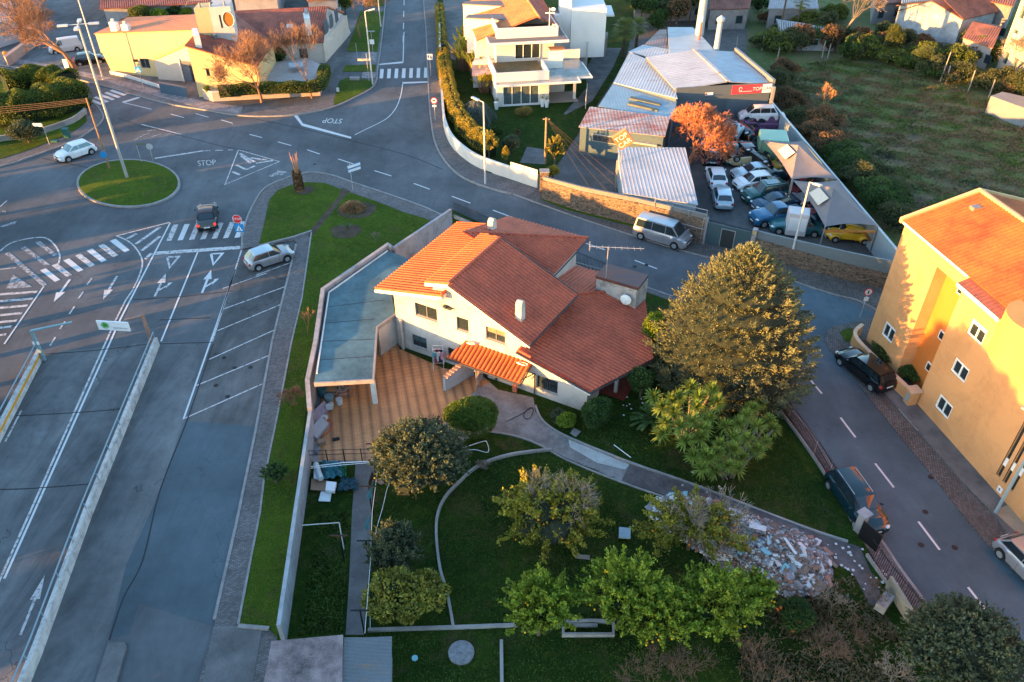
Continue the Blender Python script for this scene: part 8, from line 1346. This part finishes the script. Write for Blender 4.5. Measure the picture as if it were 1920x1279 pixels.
CARD0 = mk('carton', (.32, .2, .13), .9, .15)
# clutter under and beside the carport
DRM = plain('bucket_white', (.5, .52, .52), .5)
for (x, y, r_, h, mt, lb, nm) in ((637, 757, .22, .4, DRM, 'white bucket on the patio under the carport edge', 'bucket'), (618, 750, .30, .35, plain('tub_blue', (.25, .38, .42)), 'pale blue tub beside the white bucket', 'tub'), (606, 742, .32, .7, plain('drum_teal', (.05, .12, .13)), 'dark teal drum in the carport corner', 'drum')): p = P(x, y, .23); m = MB(); m.cyl(p, p+Vector((0, 0, h)), r_*.85, r_, 12, True); m.cyl(p+Vector((0, 0, h)), p+Vector((0, 0, h+.015)), r_*1.03, r_*1.03, 12); tag(m.build(nm, mt), lb, nm)
p = P(621, 766, .23); t_ = thing('toilet_bowl', 'discarded white toilet bowl on the patio by the wall', 'toilet', p); m = MB(); m.cyl(p, p+Vector((0, 0, .35)), .13, .2, 10); m.ball(p+Vector((0, .0, .36)), 1, 12, 6, (.2, .27, .07)); m.build('bowl', DRM, t_, smooth=True); MB().box(p.x-.2, p.x+.2, p.y-.42, p.y-.24, .5, .85).build('cistern', DRM, t_)
p = P(622, 735, .23); m = MB(); m.box(p.x-.4, p.x+.4, p.y-.5, p.y+.3, .7, .76); t_ = thing('table', 'brown table stacked with junk under the carport', 'table', p); m.build('top', mk('wood_tan', (.4, .22, .11)), t_)
for dx, dy in ((-.35, -.45), (.35, -.45), (-.35, .25), (.35, .25)): MB().cyl(p+Vector((dx, dy, 0)), p+Vector((dx, dy, .47)), .03, n=5).build('leg', BLK, t_)
for i, (x, y, lb) in enumerate(((640, 738, 'grey wheelbarrow-like frame piled with junk under the carport'), (652, 742, 'tangle of pale pipes beside the junk frame'))):
    p = P(x, y, .23); m = MB()
    for j in range(16): a = p+Vector((random.uniform(-.5, .5), random.uniform(-.4, .4), random.uniform(0, .7))); m.cyl(a, a+Vector((random.uniform(-.5, .5), random.uniform(-.5, .5), random.uniform(-.1, .5))), .03, n=5)
    tag(m.build('scrap_pipes', plain('scrap_grey%d' % i, (.3, .27, .27), .6, .3)), lb, 'scrap')
for (x, y, ang, w_, l_, z, mt, lb, nm) in ((600, 776, 1.1, .35, 1.5, .5, mk('board_mauve', (.28, .22, .26)), 'mauve ironing-board shaped panel leaning on the low wall', 'board'), (599, 806, 1.2, .5, 1.4, .5, plain('rack_grey', (.25, .26, .28)), 'grey folded rack leaning on the low wall', 'rack')): p = P(x, y, z); m = MB(Fr(Vector((p.x, p.y, 0)), ang=ang)); m.prism([(-l_/2, -w_/2), (l_/2, -w_/2), (l_/2, w_/2), (-l_/2, w_/2)], .3, .36, top=[.5, .5, .95, .95]); tag(m.build(nm, mt), lb, nm)
m = MB(); c = P(610, 805, .3); m.tube([c+Vector((.45*math.cos(t), .7*math.sin(t), .1+.2*math.cos(t))) for t in [-1.6+3.2*i/12 for i in range(13)]], .03, 5); tag(m.build('red_hose', plain('hose_red', (.4, .03, .03))), 'red hose arching on the patio near the low wall', 'hose'); p = P(630, 824, .24); tag(MB(Fr(p, ang=.3)).box(-.22, .22, -.12, .12, 0, .06).build('dark_mat', BLK), 'small dark object lying on the lower patio tiles', 'mat')
for i, (x, y, nm, mt, lb) in enumerate(((603, 762, 'crate', plain('crate_teal', (.05, .14, .15)), 'small teal crate against the wall by the tub'), (612, 730, 'crate', CARD0, 'tan carton on the floor beside the brown junk table'), (632, 725, 'crate', DRM, 'white carton behind the brown junk table'), (645, 728, 'crate', plain('crate_dark', (.04, .04, .05)), 'dark box behind the tangle of pipes'), (608, 785, 'crate', DRM, 'white box leaning at the wall above the mauve board'), (604, 832, 'crate', CARD0, 'little brown box near the folded rack'), (596, 848, 'crate', plain('crate_grey', (.2, .2, .22)), 'grey box in the lower corner of the patio'))):
    p = P(x, y, .23); s_ = .16+.03*(i % 3); tag(MB(Fr(p, ang=i*.7)).box(-s_, s_, -s_*.7, s_*.7, 0, s_*1.3).build(nm, mt, bevel=.01), lb, 'box')
# tarpaulins, panels, boxes below the patio
TARP = plain('tarp_teal', (.02, .12, .15), .5); CARD = mk('cardboard', (.34, .20, .13), .9, .15)
def flat(name, lb, px, z, mt, th=.05, cat=None, crumple=0.):
    if not crumple: m = MB(); m.prism([(p.x, p.y) for p in G(px, z)], z-th, z); return tag(m.build(name, mt), lb, cat or name.split('_')[-1])
    q = G(px, z); m = MB(); n = 10; rd = random.Random(len(lb)); g = []
    for j in range(n+1):
        row = []
        for i in range(n+1): a = q[0].lerp(q[1], i/n).lerp(q[3].lerp(q[2], i/n), j/n); row.append(m.V((a.x+rd.uniform(-.03, .03), a.y+rd.uniform(-.03, .03), z+rd.uniform(0, crumple))))
        g.append(row)
    for j in range(n):
        for i in range(n): m.f.append([g[j][i], g[j][i+1], g[j+1][i+1], g[j+1][i]]); m.m.append(0)
    return tag(m.build(name, mt), lb, cat or name.split('_')[-1])
flat('tarpaulin', 'crumpled teal tarpaulin beside the white roll below the patio', [(604, 903), (642, 895), (640, 868), (605, 867)], .5, TARP, crumple=.3, cat='tarpaulin'); flat('tarpaulin', 'dark teal plastic sheet spread towards the concrete path', [(632, 924), (672, 918), (668, 900), (640, 896)], .35, plain('tarp_dark', (.01, .05, .07), .5), crumple=.2, cat='tarpaulin'); flat('cardboard_sheet', 'large flat brown cardboard below the patio railing', [(582, 918), (612, 920), (612, 901), (584, 897)], .4, CARD, cat='cardboard'); flat('cardboard_sheet', 'small tan cardboard piece on the grass right of the path', [(704, 901), (714, 909), (721, 905), (712, 897)], .26, CARD, .02, cat='cardboard')
flat('panel_frame', 'white square panel with a hole lying below the junk', [(597, 939), (619, 940), (622, 922), (602, 921)], .3, SGW, cat='panel'); flat('panel_hole', 'x', [(604, 934), (613, 934), (614, 928), (606, 927)], .305, GR_G, .003, cat='panel') if False else None; flat('white_box', 'white flat box leaning on the brown cardboard', [(610, 918), (627, 921), (631, 904), (612, 902)], .6, SGW, .2, cat='box'); flat('washing_board', 'white ribbed board at the left of the junk heap', [(588, 896), (598, 898), (598, 868), (589, 867)], .7, DRM, .1, cat='board')
a, b = P(592, 870, .75), P(602, 898, .75); m = MB(); m.cyl(a, b, .16, .16, 12); tag(m.build('rolled_mat', DRM, smooth=True), 'thick white rolled mat on top of the junk heap', 'roll'); flat('green_bag', 'green plastic bag beside the concrete path', [(639, 896), (650, 897), (650, 876), (640, 878)], .35, plain('bag_green', (.03, .20, .10), .5), crumple=.3, cat='bag')
m = MB(); m.tube([P(583, 875, 1.0), P(640, 868, 1.1), P(712, 864, 1.2)], .025, 5); m.tube([P(583, 878, 1.0), P(640, 872, 1.05), P(712, 866, 1.15)], .02, 5); tag(m.build('pale_pipes', SGW), 'long pale pipes laid across the patio railing', 'pipes')
for k, (pts, r_, mt, lb) in enumerate((([(735, 890), (725, 920), (718, 950), (708, 985), (700, 1020)], .02, SGW, 'white hose trailing down the grass from the large round tree'), ([(692, 1125), (694, 1150), (694, 1178)], .02, plain('hose_pale', (.35, .5, .5)), 'pale hose hanging beside the loquat and the path'), ([(862, 842), (905, 828), (913, 830), (915, 848), (890, 843), (865, 846)], .025, SGW, 'looped white hose on the grass under the clipped bush'), ([(950, 790), (980, 775), (995, 764), (1000, 771), (992, 785), (982, 782), (986, 771), (999, 764)], .02, BLK, 'black hose coiled on the concrete yard by the window corner'))):
    m = MB(); m.tube(smoothline([P(a, b, .26) for a, b in pts], 4), r_, 5); tag(m.build('garden_hose', mt), lb, 'hose')
m = MB(); p = P(865, 1225, .2); m.cyl(p, p+Vector((0, 0, .12)), .62, .62, 28); tag(m.build('well_cover', mk('well_concrete', (.20, .20, .21), .9, .4, 5)), 'round concrete well cover in the lower lawn', 'well cover'); m = MB(); p = P(778, 1235, .2); m.cyl(p, p+Vector((0, 0, .08)), .15, .15, 12); tag(m.build('drain_cover', plain('lid_blue', (.2, .42, .48))), 'small pale blue lid on the grass left of the well cover', 'lid')
flat('blue_slab', 'pale blue square board standing on the lawn by the orange trees', [(1160, 1007), (1182, 1009), (1183, 990), (1161, 988)], .5, plain('board_blue', (.25, .36, .42)), .1, cat='board'); flat('stone_slab', 'grey paving slab on the grass below the low shrub', [(1069, 812), (1080, 819), (1089, 809), (1076, 802)], .27, CONC, .05, cat='slab'); flat('plank', 'grey plank lying on the grass under the broad orange tree', [(1078, 1046), (1106, 1049), (1106, 1041), (1080, 1039)], .27, mk('plank_grey', (.2, .18, .16)), .05, cat='plank')
m = MB(); m.tube([P(1151, 834, .26), P(1183, 858, .26)], .03, 5); tag(m.build('white_rod', SGW), 'thin white rod lying on the grass above the light path', 'rod'); m = MB(); f = G([(1056, 1166), (1110, 1164), (1150, 1166), (1150, 1190), (1056, 1190)], .35); m = MB(); strip(m, f+[f[0]], -.06, .06, .1, .45); tag(m.build('bed_edging', CONC), 'concrete edged bed between the lemon trees', 'edging')
# --- rubble heap
p = P(1435, 1060, .2); RUB = []
rm = {'grey': mk('rubble_grey', (.26, .26, .27), .9, .3, 8), 'white': mk('rubble_white', (.55, .54, .54), .8, .15, 6), 'brick': mk('rubble_brick', (.30, .17, .13), .9, .3, 6), 'blue': mk('rubble_blue', (.22, .42, .48), .6, .2, 6), 'earth': mk('rubble_earth', (.22, .15, .12), .95, .4, 2, .8)}
def inpoly(x, y, poly):
    c = False; n = len(poly)
    for i in range(n):
        a, b = poly[i], poly[(i+1) % n]
        if (a.y > y) != (b.y > y) and x < (b.x-a.x)*(y-a.y)/(b.y-a.y)+a.x: c = not c
    return c
poly = G([(1215, 945), (1262, 925), (1330, 940), (1400, 965), (1460, 985), (1520, 1010), (1560, 1045), (1562, 1090), (1530, 1118), (1470, 1118), (1410, 1100), (1360, 1075), (1300, 1030), (1230, 990)], .3); cxr = sum(q.x for q in poly)/len(poly); cyr = sum(q.y for q in poly)/len(poly)
def hgt(x, y):
    dm = min(((q.x-x)**2+(q.y-y)**2)**.5 for q in poly+[(poly[i]+poly[(i+1) % len(poly)])/2 for i in range(len(poly))]); return .2+min(1.15, dm*.6)*(1+.25*math.sin(x*2.1)*math.cos(y*2.7))
m = MB(); gx = np.arange(min(q.x for q in poly), max(q.x for q in poly), .25); gy = np.arange(min(q.y for q in poly), max(q.y for q in poly), .25); idx = {}
for i, x in enumerate(gx):
    for j, y in enumerate(gy):
        if inpoly(x, y, poly): idx[i, j] = m.V((x, y, hgt(x, y)-.08+random.uniform(-.06, .06)))
for (i, j) in idx:
    if all(k in idx for k in ((i+1, j), (i+1, j+1), (i, j+1))): m.f.append([idx[i, j], idx[i+1, j], idx[i+1, j+1], idx[i, j+1]]); m.m.append(0)
tag(m.build('rubble_mound', rm['earth']), 'mound of earth and crushed debris under the loose rubble', 'debris', kind='stuff')
ms = list(rm.values()); m = MB(); xs0, xs1, ys0, ys1 = min(q.x for q in poly), max(q.x for q in poly), min(q.y for q in poly), max(q.y for q in poly); cnt = 0
while cnt < 7000:
    x, y = random.uniform(xs0, xs1), random.uniform(ys0, ys1)
    if not inpoly(x, y, poly): continue
    cnt += 1; u = (x-xs0)/(xs1-xs0); s_ = random.choice((.03, .04, .05, .06, .08, .22 if cnt % 6 == 0 else .05)); m.mi = random.choices(range(5), (5, 5.5 if u < .65 else 2.2, 2.0, .8 if u < .7 else .2, 3.0 if u < .6 else 8))[0]; c = Vector((x, y, hgt(x, y)+random.uniform(-.02, .07))); M = Matrix.Rotation(random.uniform(0, 6.28), 3, 'Z') @ Matrix.Rotation(random.uniform(-.7, .7), 3, 'X'); sx_, sy_, sz_ = s_*random.uniform(.6, 1.6), s_*random.uniform(.5, 1.1), s_*random.uniform(.25, .9)*(1 if s_ < .1 else .5); v_ = [m.V(c+M @ Vector((a*sx_*random.uniform(.8, 1), b*sy_*random.uniform(.8, 1), d*sz_))) for d in (-1, 1) for a, b in ((-1, -1), (1, -1), (1, 1), (-1, 1))]
    for f_ in ((3, 2, 1, 0), (4, 5, 6, 7), (0, 1, 5, 4), (1, 2, 6, 5), (2, 3, 7, 6), (3, 0, 4, 7)): m.f.append([v_[i] for i in f_]); m.m.append(m.mi)
tag(m.build('rubble', ms), 'loose heap of broken concrete, tiles and plaster beside the garden path', 'rubble', kind='stuff')
for i, (a, b, w_, lb, mt) in enumerate((((1440, 1022), (1480, 1032), .16, 'long pale plank across the rubble heap', 'white'), ((1465, 1028), (1486, 1058), .14, 'bent white board on the upper rubble', 'white'), ((1362, 1035), (1410, 1062), .06, 'grey metal rod at the left of the rubble', 'grey'), ((1400, 1000), (1432, 1008), .35, 'broad white plaster sheet on the rubble', 'white'), ((1425, 1038), (1440, 1050), .3, 'pale blue panel piece on the rubble', 'blue'), ((1225, 962), (1262, 978), .3, 'white sheet under the sparse orange tree', 'white'), ((1385, 1040), (1402, 1030), .25, 'light blue board fragment at the left of the heap', 'blue'), ((1240, 940), (1262, 950), .4, 'brown plywood sheet at the top of the heap under the tree', 'brick'))):
    p0, p1 = P(*a, .9), P(*b, .9); z = max(hgt(p0.x, p0.y), .3)+.12; f = Fr(Vector((p0.x, p0.y, z)), d=(p1-p0)); tag(MB(f).box(0, (p1-p0).length, -w_/2, w_/2, 0, .04).build('debris_board', rm[mt]), lb, 'board')
# small litter on the path
m = MB()
for i in range(70): a = random.choice(((1600, 1060), (1560, 1040), (1640, 1095), (1210, 765), (1190, 745), (1500, 1050), (1330, 920))); p = P(a[0]+random.gauss(0, 22), a[1]+random.gauss(0, 14), .25); s_ = random.uniform(.03, .07); m.box(p.x-s_, p.x+s_, p.y-s_, p.y+s_, .235, .26)
tag(m.build('litter', rm['white']), 'scattered white scraps along the garden paths', 'litter', kind='stuff')
# --- field fence posts
GP = mk('granite_post', (.26, .24, .22), .9, .2, 5)
for i, (x, y, h) in enumerate(sorted(((1457, 112, 1.6), (1481, 95, 2.1), (1527, 93, 2.0), (1541, 109, 2.3), (1551, 110, 1.9), (1578, 108, 1.4), (1568, 96, 2.2), (1595, 94, 1.9), (1609, 103, 1.8), (1650, 107, 2.0), (1669, 103, 1.3), (1688, 122, 1.6), (1720, 136, 1.8), (1762, 155, 3.8), (1772, 157, 2.2), (1815, 172, 2.6), (1853, 184, 2.2), (1380, 96, 1.9), (1428, 96, 2.0), (1356, 42, 1.8), (1382, 45, 1.7), (1408, 42, 1.8)))):
    p = P(x, y, .1); m = MB(); q = p+Vector((random.uniform(-.1, .1), random.uniform(-.1, .1), h)); m.cyl(p, q, .09, .07, 5); tag(m.build('fence_post', GP), 'leaning granite vine post at the field edge, '+ORD(i+1)+' of the row', 'post', 'granite posts around the field')
p = P(1624, 96, .1); t_ = thing('small_tractor', 'small red and white machine parked by the field fence', 'machine', p); MB().box(p.x-.8, p.x+.2, p.y-.5, p.y+.5, .7, 1.7).build('hood', plain('machine_red', (.6, .06, .02)), t_, bevel=.08); MB().box(p.x-.1, p.x+.7, p.y-.45, p.y+.3, .4, 1.1).build('engine', SGW, t_, bevel=.05)
for dx in (-.6, .8): m = MB(); m.cyl((p.x+dx, p.y-.55, .4), (p.x+dx, p.y-.35, .4), .38, .38, 12); m.build('wheel', TYRE, t_)
p = P(1753, 72, .1); tag(MB(Fr(p, ang=-.3)).box(-1, 1, -.5, .5, .6, 1.9).build('white_crate', DRM, bevel=.05), 'white battered crate among the bushes right of the field', 'crate')
# terrace house planter grasses
tree('planter_grass', 'spiky green plant in the corner planter by the slate garage door', 'plant', (390, 172), .9, .5, .4, .45, L_YUC, 500, (.5, .05), 4, seed=400, z0=1.1, cz=.3, up=2.)
tree('planter_shrubs', 'dark shrubs filling the yellow planter at the left end', 'bush', (1655, 668), .9, .7, 1.3, .45, L_DARK, 2200, (.16, .08), 6, seed=401, z0=.6, cz=.3); tree('planter_shrubs', 'dark shrubs filling the yellow planter near its capped post', 'bush', (1700, 706), .9, .7, .9, .5, L_DARK, 2400, (.16, .08), 6, seed=402, z0=.6, cz=.3)
